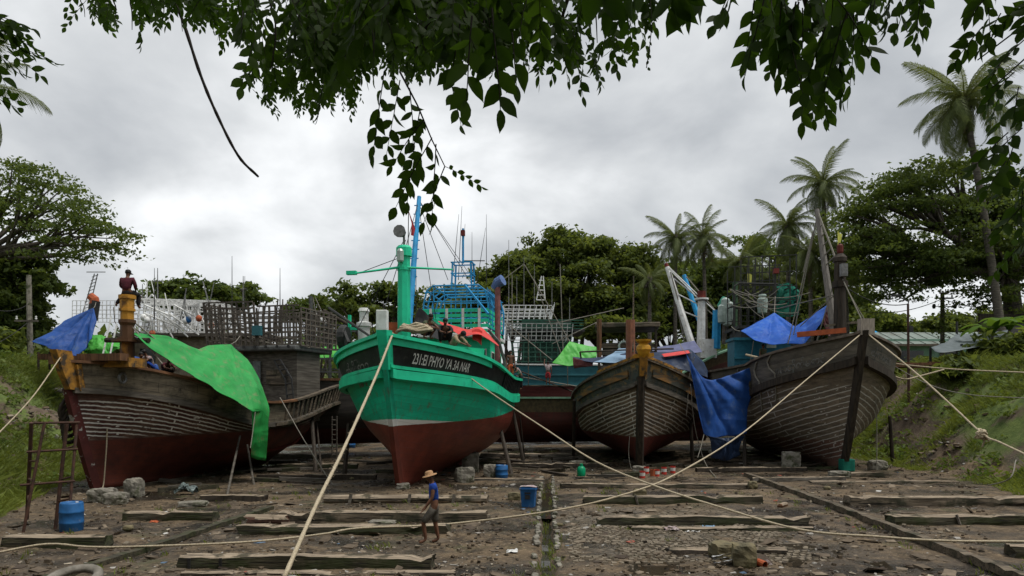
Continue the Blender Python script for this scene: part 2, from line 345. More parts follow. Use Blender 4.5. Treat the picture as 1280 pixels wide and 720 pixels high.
def build_ground():
    def steps(*seg):
        o = []
        for a, b, s in seg: o += list(np.arange(a, b, s))
        return o
    xs = steps((-900, -140, 95), (-140, -60, 8), (-60, -26, 1.2), (-26, .3, .28), (.3, 2.1, .09), (2.1, 26, .28), (26, 60, 1.2), (60, 140, 8), (140, 901, 95))
    ys = steps((-60, -8, 8), (-8, 12, .9), (12, 34, .22), (34, 62, .5), (62, 120, 3), (120, 260, 14), (260, 1800, 180))
    rows = [[Vector((x, y, GH(x, y))) for x in xs] for y in ys]
    mb = MB(); mb.grid(rows)
    m = bpy.data.materials.new('mud_and_grass'); m.use_nodes = True; t = m.node_tree; L = t.links.new; b = t.nodes['Principled BSDF']
    tc = N(t, 'ShaderNodeTexCoord'); obj = tc.outputs['Object']
    def noi(s, d=8, r=.6):
        n = N(t, 'ShaderNodeTexNoise'); n.inputs['Scale'].default_value = s; n.inputs['Detail'].default_value = d; n.inputs['Roughness'].default_value = r
        L(obj, n.inputs['Vector']); return n.outputs[0]
    def ramp(f, a, ca, b_, cb):
        r = N(t, 'ShaderNodeValToRGB'); r.color_ramp.elements[0].position = a; r.color_ramp.elements[1].position = b_
        r.color_ramp.elements[0].color = c4(ca); r.color_ramp.elements[1].color = c4(cb); L(f, r.inputs[0]); return r.outputs[0]
    def mr(f, a, b_, c=0, d=1):
        n = N(t, 'ShaderNodeMapRange'); n.inputs[1].default_value = a; n.inputs[2].default_value = b_; n.inputs[3].default_value = c; n.inputs[4].default_value = d
        L(f, n.inputs[0]); return n.outputs[0]
    def mixc(f, a, b_):
        n = N(t, 'ShaderNodeMixRGB'); L(f, n.inputs[0])
        for i, q in ((1, a), (2, b_)):
            if isinstance(q, tuple): n.inputs[i].default_value = c4(q)
            else: L(q, n.inputs[i])
        return n.outputs[0]
    def mul(a, b_):
        n = N(t, 'ShaderNodeMath', operation='MULTIPLY')
        for i, q in ((0, a), (1, b_)):
            if isinstance(q, (int, float)): n.inputs[i].default_value = q
            else: L(q, n.inputs[i])
        return n.outputs[0]
    mud = ramp(noi(1.3, 10, .68), .38, (.030, .021, .012), .62, (.15, .106, .062))
    mud = mixc(mr(noi(9, 6, .7), .52, .70), mud, (.27, .20, .12))
    mud = mixc(mr(noi(.32, 5, .6), .47, .60), mud, (.026, .020, .014))
    mud = mixc(mul(mr(noi(.55, 6, .7), .57, .70), .8), mud, (.055, .06, .022))
    # cobbles round the drain
    sep = N(t, 'ShaderNodeSeparateXYZ'); L(obj, sep.inputs[0])
    vo = N(t, 'ShaderNodeTexVoronoi', feature='DISTANCE_TO_EDGE'); vo.inputs['Scale'].default_value = 4.2
    mp = N(t, 'ShaderNodeMapping'); mp.inputs['Scale'].default_value = (1, .75, .2); L(obj, mp.inputs[0]); L(mp.outputs[0], vo.inputs['Vector'])
    cob = mr(vo.outputs[0], .04, .12)
    zx = mul(mr(sep.outputs[0], 1.2, 1.8), mr(sep.outputs[0], 8.5, 6.0)); zy = mul(mr(sep.outputs[1], 15.6, 17.0), mr(sep.outputs[1], 25, 21))
    cz = mul(mul(zx, zy), mr(noi(.9, 5, .7), .40, .54))
    cobc = mixc(cob, (.035, .03, .018), ramp(noi(3, 5), .35, (.12, .095, .065), .65, (.21, .175, .13)))
    mud = mixc(cz, mud, cobc)
    # earth and grass of the banks, by height
    hz = mr(sep.outputs[2], .45, 1.3)
    gr = ramp(noi(2.2, 8, .7), .35, (.065, .10, .022), .65, (.125, .165, .04))
    earth = ramp(noi(1.6, 8, .7), .35, (.07, .05, .034), .65, (.16, .12, .085))
    gr = mixc(mr(noi(.30, 6, .65), .50, .58), gr, earth)
    def mt(op, a, b_):
        n = N(t, 'ShaderNodeMath', operation=op)
        for i, q in ((0, a), (1, b_)):
            if isinstance(q, (int, float)): n.inputs[i].default_value = q
            else: L(q, n.inputs[i])
        return n.outputs[0]
    dpath = mt('ABSOLUTE', mt('SUBTRACT', mt('SUBTRACT', sep.outputs[0], 21.2), mt('MULTIPLY', mt('SUBTRACT', sep.outputs[1], 36), .40)), 0)
    dpath = mt('ADD', dpath, mt('MULTIPLY', mt('SUBTRACT', noi(.5, 5, .6), .5), 2.4))
    gr = mixc(mul(mr(dpath, 1.7, 1.0), mr(sep.outputs[1], 27, 30)), gr, earth)
    col = mixc(hz, mud, gr); L(col, b.inputs['Base Color'])
    wet = mr(noi(.32, 5, .6), .46, .58, .85, .14); L(mixc(hz, wet, (.9, .9, .9)), b.inputs['Roughness'])
    b.inputs['Specular IOR Level'].default_value = .35
    hsum = N(t, 'ShaderNodeMath', operation='ADD'); L(mul(noi(7, 8, .75), 1.0), hsum.inputs[0]); L(mul(mul(cob, cz), .35), hsum.inputs[1])
    bp = N(t, 'ShaderNodeBump'); bp.inputs['Strength'].default_value = .8; bp.inputs['Distance'].default_value = .10; L(hsum.outputs[0], bp.inputs['Height']); L(bp.outputs[0], b.inputs['Normal'])
    o = mb.build('ground', m, smooth=True); tag(o, kind='structure')
build_ground()
def ray(px, py):
    """where the line of sight through a photo pixel meets the terrain"""
    for i in range(1400):
        Y = 13+i*.05; p = P(px, py, Y)
        if p.z <= GH(p.x, Y): return Vector((p.x, Y, GH(p.x, Y)))
    return P(px, py, 60)
# ------------------------------------------------------------------ hulls
def hullmat(name, top, top2, bottom, bottom2, zw, trim=0.0, caulk=None, seam=.35, plank=.2, stripe=None, dirt=(.05, .045, .035), rough=.65, streak=True, dhi=.72, dlo=.55, band=None, streaks=.45, rust=None):
    """painted or bare planking: bottom paint below the waterline, caulked seams between two heights"""
    m = bpy.data.materials.new(name); m.use_nodes = True; t = m.node_tree; L = t.links.new; b = t.nodes['Principled BSDF']
    tc = N(t, 'ShaderNodeTexCoord'); so_ = N(t, 'ShaderNodeSeparateXYZ'); L(tc.outputs['Object'], so_.inputs[0])
    su = N(t, 'ShaderNodeSeparateXYZ'); L(tc.outputs['UV'], su.inputs[0])
    def val(q, n, i):
        if isinstance(q, (int, float)): n.inputs[i].default_value = q
        else: L(q, n.inputs[i])
    def mth(op, a, c): n = N(t, 'ShaderNodeMath', operation=op); val(a, n, 0); val(c, n, 1); return n.outputs[0]
    def noi(s, d=6, r=.6, st=(1, 1, 1), co='Object'):
        mp = N(t, 'ShaderNodeMapping'); mp.inputs['Scale'].default_value = st; L(tc.outputs[co], mp.inputs[0])
        n = N(t, 'ShaderNodeTexNoise'); n.inputs['Scale'].default_value = s; n.inputs['Detail'].default_value = d; n.inputs['Roughness'].default_value = r
        L(mp.outputs[0], n.inputs['Vector']); return n.outputs[0]
    def mr(f, a, c, e=0, g=1):
        n = N(t, 'ShaderNodeMapRange'); L(f, n.inputs[0])
        for i, q in ((1, a), (2, c), (3, e), (4, g)): n.inputs[i].default_value = q
        return n.outputs[0]
    def mixc(f, a, c):
        n = N(t, 'ShaderNodeMixRGB'); val(f, n, 0)
        for i, q in ((1, a), (2, c)):
            if isinstance(q, tuple): n.inputs[i].default_value = c4(q)
            else: L(q, n.inputs[i])
        return n.outputs[0]
    uu = mth('MINIMUM', su.outputs[0], mth('ABSOLUTE', mth('SUBTRACT', su.outputs[0], 60.37), 0))
    zz = mth('SUBTRACT', so_.outputs[2], mth('MULTIPLY', so_.outputs[1], trim))
    def brick(w_, h_, mort, off=.5, wob=.0):
        mp = N(t, 'ShaderNodeMapping'); L(tc.outputs['UV'], mp.inputs[0])
        n = N(t, 'ShaderNodeTexBrick'); n.offset = off; L(mp.outputs[0], n.inputs['Vector'])
        n.inputs['Scale'].default_value = 1; n.inputs['Brick Width'].default_value = w_; n.inputs['Row Height'].default_value = h_
        n.inputs['Mortar Size'].default_value = mort; n.inputs['Mortar Smooth'].default_value = .3; n.inputs['Bias'].default_value = 0
        n.inputs['Color1'].default_value = (0, 0, 0, 1); n.inputs['Color2'].default_value = (1, 1, 1, 1); n.inputs['Mortar'].default_value = (.5, .5, .5, 1)
        return n
    bs = brick(3.2, plank, .008, .37)
    vv_ = mth('ADD', su.outputs[1], mth('ADD', mth('MULTIPLY', mth('SUBTRACT', noi(.9, 3, .5), .5), .14), mth('MULTIPLY', mth('SUBTRACT', noi(5, 3, .6), .5), .06)))
    cuv = N(t, 'ShaderNodeCombineXYZ'); L(su.outputs[0], cuv.inputs[0]); L(vv_, cuv.inputs[1])
    topc = mixc(mr(noi(2.0, 7, .65, (1, .3, 3) if streak else (1, 1, 1)), .36, .64), top2, top)
    topc = mixc(mth('MULTIPLY', bs.outputs['Color'], .35), topc, tuple(c*.45 for c in top2))   # plank to plank tone
    topc = mixc(mr(noi(1.1, 8, .7), dlo, dhi), topc, dirt)
    if band:                                            # leftovers of an old coat between two heights
        z0, z1, bc = band
        bz = mth('MULTIPLY', mr(zz, z0-.05, z0+.05), mr(zz, z1+.05, z1-.05))
        topc = mixc(mth('MULTIPLY', bz, mr(noi(1.7, 6, .7, (1, .6, 1)), .44, .52)), topc, bc)
    topc = mixc(mth('MULTIPLY', mr(noi(1.0, 6, .65, (5, 5, .35)), .50, .72), streaks), topc, dirt)
    if rust: topc = mixc(mth('MULTIPLY', mr(mth('ADD', mth('MULTIPLY', noi(1.0, 5, .6, (7, 7, .30)), .7), mth('MULTIPLY', noi(1.1, 4, .6), .3)), .545, .63), .55), topc, rust)
    botc = mixc(mr(noi(1.3, 7, .65), .36, .64), bottom2, bottom)
    ed = mth('ADD', zz, mth('MULTIPLY', mth('SUBTRACT', noi(3, 4), .5), .05))
    isb = mr(ed, zw-.012, zw+.012, 1, 0)
    col = mixc(isb, topc, botc)
    if stripe:
        h_, ln = stripe
        k = mth('MULTIPLY', mr(ed, zw-.01, zw+.0), mth('LESS_THAN', ed, mth('SUBTRACT', zw+h_, mth('MULTIPLY', uu, h_/ln))))
        col = mixc(k, col, (.72, .72, .68))
    if seam: col = mixc(mth('MULTIPLY', bs.outputs['Fac'], seam), col, (.012, .011, .01))
    if caulk:
        z0, z1, u1, cc, wear, rw, mort, cw = caulk
        bc = brick(cw, rw, mort, .43); L(cuv.outputs[0], bc.inputs['Vector']); msk = bc.outputs['Fac']
        z_ = mth('MULTIPLY', mr(zz, z0-.05, z0+.1), mr(zz, z1+.05, z1-.05))
        u_ = mr(uu, u1, u1*.55)
        wr = mr(mth('ADD', mth('MULTIPLY', noi(1.1, 5, .6), .6), mth('MULTIPLY', noi(9, 4, .7), .4)), wear-.03, wear+.03, 0, .85)
        spots = mr(noi(7, 2, .4, (1, .55, 1)), .69, .71, 0, .85)
        k = mth('MULTIPLY', mth('MULTIPLY', mth('MAXIMUM', mth('MULTIPLY', msk, wr), spots), z_), u_)
        col = mixc(k, col, cc)
    L(col, b.inputs['Base Color']); b.inputs['Roughness'].default_value = rough; b.inputs['Specular IOR Level'].default_value = .3
    hs = mth('ADD', mth('MULTIPLY', bs.outputs['Fac'], -.7), mth('ADD', mth('MULTIPLY', noi(4, 6, .6, (1, .3, 2)), .5), mth('MULTIPLY', bs.outputs['Color'], .25)))
    bp = N(t, 'ShaderNodeBump'); bp.inputs['Strength'].default_value = .5; bp.inputs['Distance'].default_value = .03; L(hs, bp.inputs['Height']); L(bp.outputs[0], b.inputs['Normal'])
    return m

class Hull:
    def __init__(s, L, B, sheer, keel, rake, bh, Le=(.8, .34), run=(.85, .35), sr=.6, srake=1.2, w0=.11, g=(.75, 2.4), flare=.12, prk=.85, pe=2.2, bf=.93, fan=.7):
        s.fan = fan
        s.L, s.B, s.sheer, s.keel, s.rake, s.bh, s.Le, s.run, s.sr, s.srake, s.w0, s.g, s.flare, s.prk, s.pe, s.bf = L, B, sheer, keel, rake, bh, Le, run, sr, srake, w0, g, flare, prk, pe, bf
        s.H0 = sheer(0)
        ts = np.linspace(0, 1, 200); pts = [s.pt(a, 1.5) for a in ts]; ac = [0]
        for i in range(1, 200): ac.append(ac[-1]+(pts[i]-pts[i-1]).length)
        s.ts, s.ac = ts, np.array(ac)
    def pt(s, t, v, side=1, off=0.0):
        if off:
            p = s.pt(t, v); d = 1e-3
            a = s.pt(min(1, t+d), v)-s.pt(max(0, t-d), v); c = s.pt(t, v+.01)-s.pt(t, v-.01)
            n = a.cross(c).normalized()
            if n.x < 0: n = -n
            p = p+n*off
            return Vector((p.x*side, p.y, p.z))
        zs = s.sheer(t); zk = s.keel(t); vv = max(0.0, min(v, 1.0))**(1+s.fan*min(1, t/.4))
        z = zk+(zs-zk)*vv
        if v > 1: z += (v-1)*s.bh(t)
        zr = max(0.0, z/s.H0)
        ys = -s.rake*zr**s.prk; ye = s.L+s.srake*zr
        y = ys+t*(ye-ys)
        Le = lerp(s.Le[0], s.Le[1], vv**.8); e = 1-(1-min(1, t/Le))**s.pe
        q = max(0.0, (t-s.sr)/(1-s.sr)); rn = 1-lerp(s.run[0], s.run[1], vv)*q*q
        g = (1-(1-min(1, vv/s.g[0]))**s.g[1])*(s.bf+(1-s.bf)*vv)
        x = max(s.w0, s.B/2*g*e*rn)
        if v > 1: x += s.flare*(v-1)*min(1, e*1.2)
        return Vector((x*side, y, z))
    def t_at(s, d): return float(np.interp(d, s.ac, s.ts))
    def build(s, root, mat, name='hull', nt_=46, nv=18):
        ts = [(i/nt_)**1.35 for i in range(nt_+1)]; vs = [i/nv for i in range(nv+1)]
        mb = MB(); rows = []; uv = []
        for t in ts:
            row = []; g = 0.0; prev = None; half = []
            for v in vs:
                p = s.pt(t, v); half.append((p, v))
            L_ = t*s.L
            zs = s.sheer(t)-s.keel(t)
            for p, v in reversed(half): row.append(Vector((-p.x, p.y, p.z))); uv.append((L_+60.37, v*s.H0))
            for p, v in half: row.append(p); uv.append((L_, v*s.H0))
            rows.append(row)
        mb.grid(rows)
        n = len(rows[0]); o = len(rows)-1
        mb.add([], [tuple(o*n+k for k in range(n))]) if False else mb.f.append(tuple(o*n+k for k in range(n))); mb.mi.append(0)
        mb.uv = uv
        return mb.build(name, mat, root, smooth=True)
    def line(s, v, off=0.0, t0=0.0, t1=1.0, n=40, side=1):
        return [s.pt(t0+(t1-t0)*(i/n)**1.3, v, side, off) for i in range(n+1)]
    def rail(s, root, name, mat, v, w_, h_, off=0.0, t0=0.0, t1=1.0, dz=0.0, label=None):
        """a rectangular strake swept along both sides"""
        mb = MB()
        for side in (1, -1):
            pts = s.line(v, 0, t0, t1, 40, side); rows = []
            for i, p in enumerate(pts):
                a = pts[min(i+1, 40)]-pts[max(i-1, 0)]; a.z = 0; a.normalize(); nrm = Vector((a.y, -a.x, 0))*(1 if side > 0 else -1)
                if nrm.x*side < 0: nrm = -nrm
                q = p+nrm*off+Vector((0, 0, dz))
                rows.append([q+nrm*w_/2+Vector((0, 0, h_/2)), q-nrm*w_/2+Vector((0, 0, h_/2)), q-nrm*w_/2-Vector((0, 0, h_/2)), q+nrm*w_/2-Vector((0, 0, h_/2)), q+nrm*w_/2+Vector((0, 0, h_/2))])
            mb.grid(rows); 
            for r in (rows[0], rows[-1]): mb.add(r[:4], [(0, 1, 2, 3)])
        return mb.build(name, mat, root, label=label)
    def bulwark(s, root, mat, name='bulwark', thick=.09, t0=0.0, t1=1.0, va=1.0, vb=2.0):
        mb = MB(); uv = []
        for side in (1, -1):
            for off in (0.0, -thick):
                rows = [[s.pt(t0+(t1-t0)*(i/40)**1.3, va+(vb-va)*k/3, side, off if off else 0) for k in range(4)] for i in range(41)]
                mb.grid(rows)
                uv += [((t0+(t1-t0)*(i/40)**1.3)*s.L, 10+k*.3) for i in range(41) for k in range(4)]
        mb.uv = uv
        return mb.build(name, mat, root, smooth=True)
    def deck(s, root, mat, drop=.1, v=1.0):
        mb = MB(); rows = []
        for i in range(31):
            t = .004+.995*(i/30)**1.2; p = s.pt(t, v); x = max(.05, p.x-.06)
            rows.append([Vector((-x, p.y, p.z-drop)), Vector((0, p.y, p.z-drop+.05)), Vector((x, p.y, p.z-drop))])
        mb.grid(rows); return mb.build('deck', mat, root)
    def stem(s, root, mat, vtop=2.0, w_=.3, d=.28, name='stem_post', top_extra=.15, v0=0.0, wt=None):
        mb = MB(); rows = []; wt = wt or w_
        for i in range(21):
            v = v0+(vtop-v0)*i/20; p = s.pt(0, v); ww = lerp(w_, wt, i/20)
            if i == 20: p = p+Vector((0, -.02, top_extra))
            rows.append([Vector((-ww/2, p.y+.12, p.z)), Vector((-ww*.3, p.y-d, p.z)), Vector((ww*.3, p.y-d, p.z)), Vector((ww/2, p.y+.12, p.z)), Vector((-ww/2, p.y+.12, p.z))])
        mb.grid(rows)
        for r in (rows[0], rows[-1]): mb.add(r[:4], [(0, 1, 2, 3)])
        return mb.build(name, mat, root)

def local(root, p): return WM[root].inverted() @ Vector(p)
def LP(root, px, py, Y): return local(root, P(px, py, Y))
def lattice(root, name, mat, o, ux, uz, nx, nz, r=.03, skipx=0):
    """flat grille of square bars spanned by ux and uz from corner o"""
    mb = MB(); o = Vector(o); ux = Vector(ux); uz = Vector(uz)
    rj = random.Random(int(abs(o.x*37+o.z*91+nx))); sx, sz = ux/nx*.14, uz/nz*.14; J = lambda v: v*rj.uniform(-1, 1)
    for i in range(nx+1):
        if rj.random() < .05: continue
        a = o+ux*i/nx; mb.beam(a+J(sx), a+uz*rj.uniform(.96, 1.03)+J(sx), r*rj.uniform(.8, 1.25), r, up=ux)
    for i in range(nz+1): a = o+uz*i/nz; mb.beam(a+J(sz), a+ux*rj.uniform(.97, 1.02)+J(sz), r*rj.uniform(.8, 1.2), r*.9, up=uz)
    return mb.build(name, mat, root)
def stay(root, a, b, r=.018, mat=None, sag=0.0, name='stay'):
    mb = MB(); a = Vector(a); b = Vector(b); n = 8 if sag else 2
    mb.tube([a.lerp(b, i/n)-Vector((0, 0, sag*4*(i/n)*(1-i/n))) for i in range(n+1)], r, 5)
    return mb.build(name, mat or M['dark_metal'], root)
def boxpart(root, name, mat, c, d, rz=0, bev=0, label=None):
    mb = MB(); mb.box(c, d, Matrix.Rotation(rz, 3, 'Z')); o = mb.build(name, mat, root, label=label)
    if bev:
        md = o.modifiers.new('Bevel', 'BEVEL'); md.width = bev; md.segments = 2
    return o
def antenna(root, base, h, r=.02, mat=None, tip=.4, lean=(0, 0)):
    mb = MB(); b = Vector(base); mb.tube([b, b+Vector((lean[0]*.5, lean[1]*.5, h*.5)), b+Vector((lean[0], lean[1], h))], [r, r*.8, r*tip], 5)
    return mb.build('antenna', mat or M['metal'], root)

# curved sheet from a coarse net of points
def cr(p0, p1, p2, p3, t):
    return .5*((2*p1)+(p2-p0)*t+(2*p0-5*p1+4*p2-p3)*t*t+(3*p1-p0-3*p2+p3)*t**3)
def crs(pts, t):
    n = len(pts)-1; f = t*n; i = min(int(f), n-1); u = f-i
    if n == 1: return pts[0].lerp(pts[1], t)
    p0 = pts[i-1] if i > 0 else pts[0]*2-pts[1]
    p3 = pts[i+2] if i+2 <= n else pts[n]*2-pts[n-1]
    return cr(p0, pts[i], pts[i+1], p3, u)
def sheet(mb, net, nu=54, nv=36, wr=.04, wl=1.4, seed=0, sag=0.0, sharp=False, fan=None):
    net = [[Vector(p) for p in r] for r in net]; rows = []
    for i in range(nv+1):
        rr = []
        for k in range(nu+1):
            if sharp:
                f = k/nu*(len(net[0])-1); j = min(int(f), len(net[0])-2)
                col = [r[j].lerp(r[j+1], f-j) for r in net]
                g = i/nv*(len(col)-1); j = min(int(g), len(col)-2); p = col[j].lerp(col[j+1], g-j)
            else: p = crs([crs(r, k/nu) for r in net], i/nv)
            q = Vector((p.x*wl*1.2, p.y*wl, p.z*wl*.55))+Vector((seed*5.1, seed*2.7, 0))
            ed = min(1, 4*min(i/nv, 1-i/nv)+.25)
            p = p+Vector((noise.noise(q), noise.noise(q+Vector((9, 1, 4))), noise.noise(q+Vector((3, 8, 2)))))*wr*ed-Vector((0, 1, 0))*(wr*.9*ed*abs(noise.noise(q*2.3+Vector((2, 5, 1)))))-Vector((0, 1, 0))*(wr*.35*ed*abs(noise.noise(q*5.5+Vector((4, 1, 7)))))+Vector((0, .6, .4))*(wr*.5*noise.noise(Vector((q.x*3, q.y*1.2, q.z*1.2))))
            if fan:
                c_, amp, kf = fan; dv = p-Vector(c_); an = math.atan2(dv.z, dv.x+dv.y*.3); ds = min(1, dv.length/2.2)
                p.y -= amp*ds*abs(math.sin(an*kf+noise.noise((an*2, seed, 1))*1.5))*(.6+.4*noise.noise((an*5, dv.length*.3, seed)))
            p.z -= sag*16*(i/nv)*(1-i/nv)*(k/nu)*(1-k/nu)
            rr.append(p)
        rows.append(rr)
    mb.grid(rows)
def tarp(name, mat, nets, label, group=None, cords=(), **k):
    mb = MB(); k0 = cords
    for n in nets: sheet(mb, n, **k)
    l = Vector(nets[0][0][0]); cords = k0
    o = one(mb, name, mat, l, label, 'tarpaulin', group, smooth=True, solid=.012)
    for a, c in cords: m2 = MB(); m2.tube([Vector(a), Vector(a).lerp(Vector(c), .5)-Vector((0, 0, .08)), Vector(c)], .018, 5); m2.build('tie_cord', M['grey_rope'], o, local=False)
    return o

def text_mesh(body, size, font=None):
    cu = bpy.data.curves.new('lettering', 'FONT'); cu.body = body; cu.size = size; cu.resolution_u = 2; cu.extrude = 0; cu.offset = .012
    o = bpy.data.objects.new('lettering', cu); COL.objects.link(o)
    dg = bpy.context.evaluated_depsgraph_get(); me = bpy.data.meshes.new_from_object(o.evaluated_get(dg))
    vs = [v.co.copy() for v in me.vertices]; fs = [tuple(p.vertices) for p in me.polygons]
    bpy.data.objects.remove(o); bpy.data.meshes.remove(me); bpy.data.curves.remove(cu)
    return vs, fs
def hull_text(h, root, body, d0, width, vlo, vhi, side, mat, slant=0.0, bold=.0, name='lettering'):
    """letters bent onto the bulwark: d0 metres aft of the stem, width metres long"""
    vs, fs = text_mesh(body, 1.0)
    x0, x1 = min(v.x for v in vs), max(v.x for v in vs); y0, y1 = 0.0, max(v.y for v in vs)
    out = []
    for v in vs:
        b = (v.y-y0)/(y1-y0); a = (v.x-x0)/(x1-x0)
        d = d0+a*width+slant*b if side > 0 else d0+(1-a)*width-slant*b
        out.append(h.pt(h.t_at(d), 1+vlo+(vhi-vlo)*b, side, .014))
    mb = MB(); mb.add(out, fs); return mb.build(name, mat, root)

def boat_root(name, X, Y, dr, label, group='wooden boats hauled out on the slipway', z=0.0):
    r = empty(name, (X, Y, z), -math.atan(dr), label, 'boat', group); return r

# ================================================================== GREEN BOAT
gb = boat_root('fishing_boat', -4.45, 28.6, .13, 'green fishing boat with red bottom and black lettered bow band, numbered 231')
GS = lambda t: 4.62-.95*min(1, t/.5)**.8+.2*sstep((t-.6)/.4)
GK = lambda t: .0+1.0*sstep((t-.75)/.25)
gh = Hull(16.5, 6.5, GS, GK, 1.75, lambda t: 1.32-.40*min(1, t/.22), Le=(.75, .27), run=(.85, .30), sr=.55, g=(.74, 2.15), flare=.25, pe=2.3)
gmat = hullmat('green_hull', (.012, .62, .37), (.01, .49, .29), (.21, .046, .028), (.12, .028, .019), 2.55, trim=.038, stripe=(.27, 2.3), seam=.3, plank=.25, rust=(.14, .12, .075), dirt=(.02, .30, .17), rough=.42, dlo=.50, dhi=.80)
gh.build(gb, gmat); gh.deck(gb, M['deck'], -.05)
gh.bulwark(gb, M['black_paint'], thick=.08)
gh.rail(gb, 'rub_rail', M['green_paint'], 1.0, .26, .34, .09, dz=-.12)
gh.rail(gb, 'rub_strake', M['green_paint'], 1.12, .12, .12, .06)
gh.rail(gb, 'cap_rail', M['green_paint'], 2.0, .34, .13, -.04)
gh.rail(gb, 'upper_strake', M['green_paint'], 1.84, .07, .26, .03, 0, .2)
gh.stem(gb, gmat, 1.0, .30, .2, name='lower_stem', top_extra=0)
gh.stem(gb, M['green_paint'], 2.0, .44, .2, v0=1.0, top_extra=.12, wt=.62)
for i in range(26):                                     # stanchions down the sides aft
    for side in (1, -1):
        t = .36+.6*i/25
        mb = MB(); mb.beam(gh.pt(t, 1.05, side, .05), gh.pt(t, 1.97, side, .05), .09, .09); mb.build('stanchion', M['black_paint'], gb)
hull_text(gh, gb, '231:EI PHYO YA 3A NAR', 1.0, 2.75, .29, .62, 1, M['lettering_white'], slant=.10)
hull_text(gh, gb, 'အိဖြိုးရာ၃', 1.1, 2.2, .12, .55, -1, M['faded_lettering'], name='faded_lettering')
# mast, raised on the foredeck
mx, my = LP(gb, 505, 412, 30.6).xy
mb = MB(); mb.tube([(mx, my, 4.4), (mx, my, 9.6)], [.30, .27], 8); mb.tube([(mx, my, 9.6), (mx, my, 9.95), (mx, my, 10.05)], [.34, .34, .25], 12); mb.tube([(mx, my, 9.0), (mx, my, 9.12)], [.3, .3], 10)
mast = mb.build('mast', M['green_paint'], gb)
mb = MB(); mb.tube([(mx, my, 10.05), (mx, my, 10.5)], .05, 6); mb.tube([(mx-.12, my-.3, 10.62), (mx-.12, my+.05, 10.62)], [.27, .2], 10); mb.build('lamp', M['metal'], mast)
mb = MB(); mb.lathe([(.11, 9.3), (.15, 9.35), (.15, 9.75), (.09, 9.85)], (mx-.06, my-.36, 0), 10); mb.build('masthead_light', M['lantern_glass'], mast)
mb = MB(); mb.beam((mx+.18, my, 10), (mx+.2, my, 11.6), .03); mb.build('flagstaff', M['dark_metal'], mast)
mb = MB(); mb.grid([[(mx+.2, my, 11.5), (mx+.32, my+.05, 11.0), (mx+.3, my, 10.5)], [(mx+.22, my, 11.5), (mx+.46, my+.12, 10.8), (mx+.42, my, 10.45)]]); mb.build('pennant', M['red_cloth'], mast)
mb = MB(); a = LP(gb, 441, 342, 30.3); c = LP(gb, 500, 334, 30.4); e = LP(gb, 566, 337, 30.6)
mb.tube([a, c], [.04, .055], 6); mb.tube([c, e], [.055, .04], 6); mb.box(a+Vector((-.05, 0, .03)), (.42, .2, .16)); mb.build('lamp_boom', M['green_paint'], gb)
# raking blue derrick behind the mast
a = LP(gb, 511, 405, 31.5); c = LP(gb, 524, 246, 33.5)
mb = MB(); mb.tube([a, c], [.16, .10], 8); 
for i in range(1, 14): q = a.lerp(c, i/14); mb.beam(q+Vector((-.2, 0, 0)), q+Vector((.2, 0, 0)), .04)
mb.build('derrick', M['blue_paint'], gb)
for (x1, y1, Y1, x2, y2, Y2) in ((524, 250, 33.5, 600, 372, 40), (524, 255, 33.5, 560, 350, 38), (524, 262, 33.5, 545, 400, 36), (505, 300, 30.6, 440, 425, 31), (507, 300, 30.6, 470, 420, 30), (523, 252, 33.5, 507, 310, 30.6), (524, 252, 33.5, 585, 340, 41), (520, 280, 33, 520, 400, 33.2), (505, 320, 30.6, 452, 340, 30.4)):
    stay(gb, LP(gb, x1, y1, Y1), LP(gb, x2, y2, Y2), .016)
# foredeck gear
a = LP(gb, 476, 414, 28.4); boxpart(gb, 'bitt', M['white_paint'], a+Vector((0, .2, .3)), (.44, .36, 1.1), .1, .03)
mb = MB(); a = LP(gb, 455, 418, 31.5)
mb.lathe([(.26, -.5), (.26, .3), (.33, .35), (.33, .5), (.2, .55), (.2, .95), (.26, 1.0), (.2, 1.15)], a, 12); mb.build('winch_post', M['white_paint'], gb)
mb = MB(); a = LP(gb, 430, 425, 31.5); mb.lathe([(.5, -.16), (.55, -.1), (.55, .1), (.5, .16)], a+Vector((0, 0, .1)), 16, Matrix.Rotation(R(90), 3, 'Y')); mb.beam(a+Vector((-.1, 0, .6)), a+Vector((.5, -.8, -.2)), .12, .14); mb.build('bow_roller', M['dark_metal'], gb)
mb = MB(); a = LP(gb, 411, 385, 31.0); c = LP(gb, 462, 420, 29.2); mb.tube([a, c], [.06, .05], 6); mb.build('anchor_davit', M['dark_metal'], gb)
mb = MB(); a = LP(gb, 437, 405, 32.2); mb.beam(a+Vector((0, 0, -.8)), a+Vector((0, 0, .4)), .12); mb.beam(a+Vector((0, 0, -.2)), a+Vector((.9, 0, -.25)), .12); mb.build('rail_post', M['green_paint'], gb)
a = gh.pt(.14, 2.0, 1); mb = MB(); mb.beam(a+Vector((-1.15, -.2, .22)), a+Vector((.25, .5, .12)), .26, .26); mb.build('cross_beam', M['green_paint'], gb)
mb = MB()                                               # coiled warp heaped on the bow
for k in range(4):
    mb.tube([(LP(gb, 518, 413, 29.8)+Vector((math.cos(q/10*6.28)*(.75-.1*k), math.sin(q/10*6.28)*(.4-.04*k), .07*k+.06*math.sin(q*2.1+k)))) for q in range(11)], .06, 6)
mb.build('coiled_warp', M['rope'], gb)
boxpart(gb, 'hatch_box', M['orange_paint'], LP(gb, 490, 411, 31)+Vector((0, 0, 0)), (.8, .6, .5))
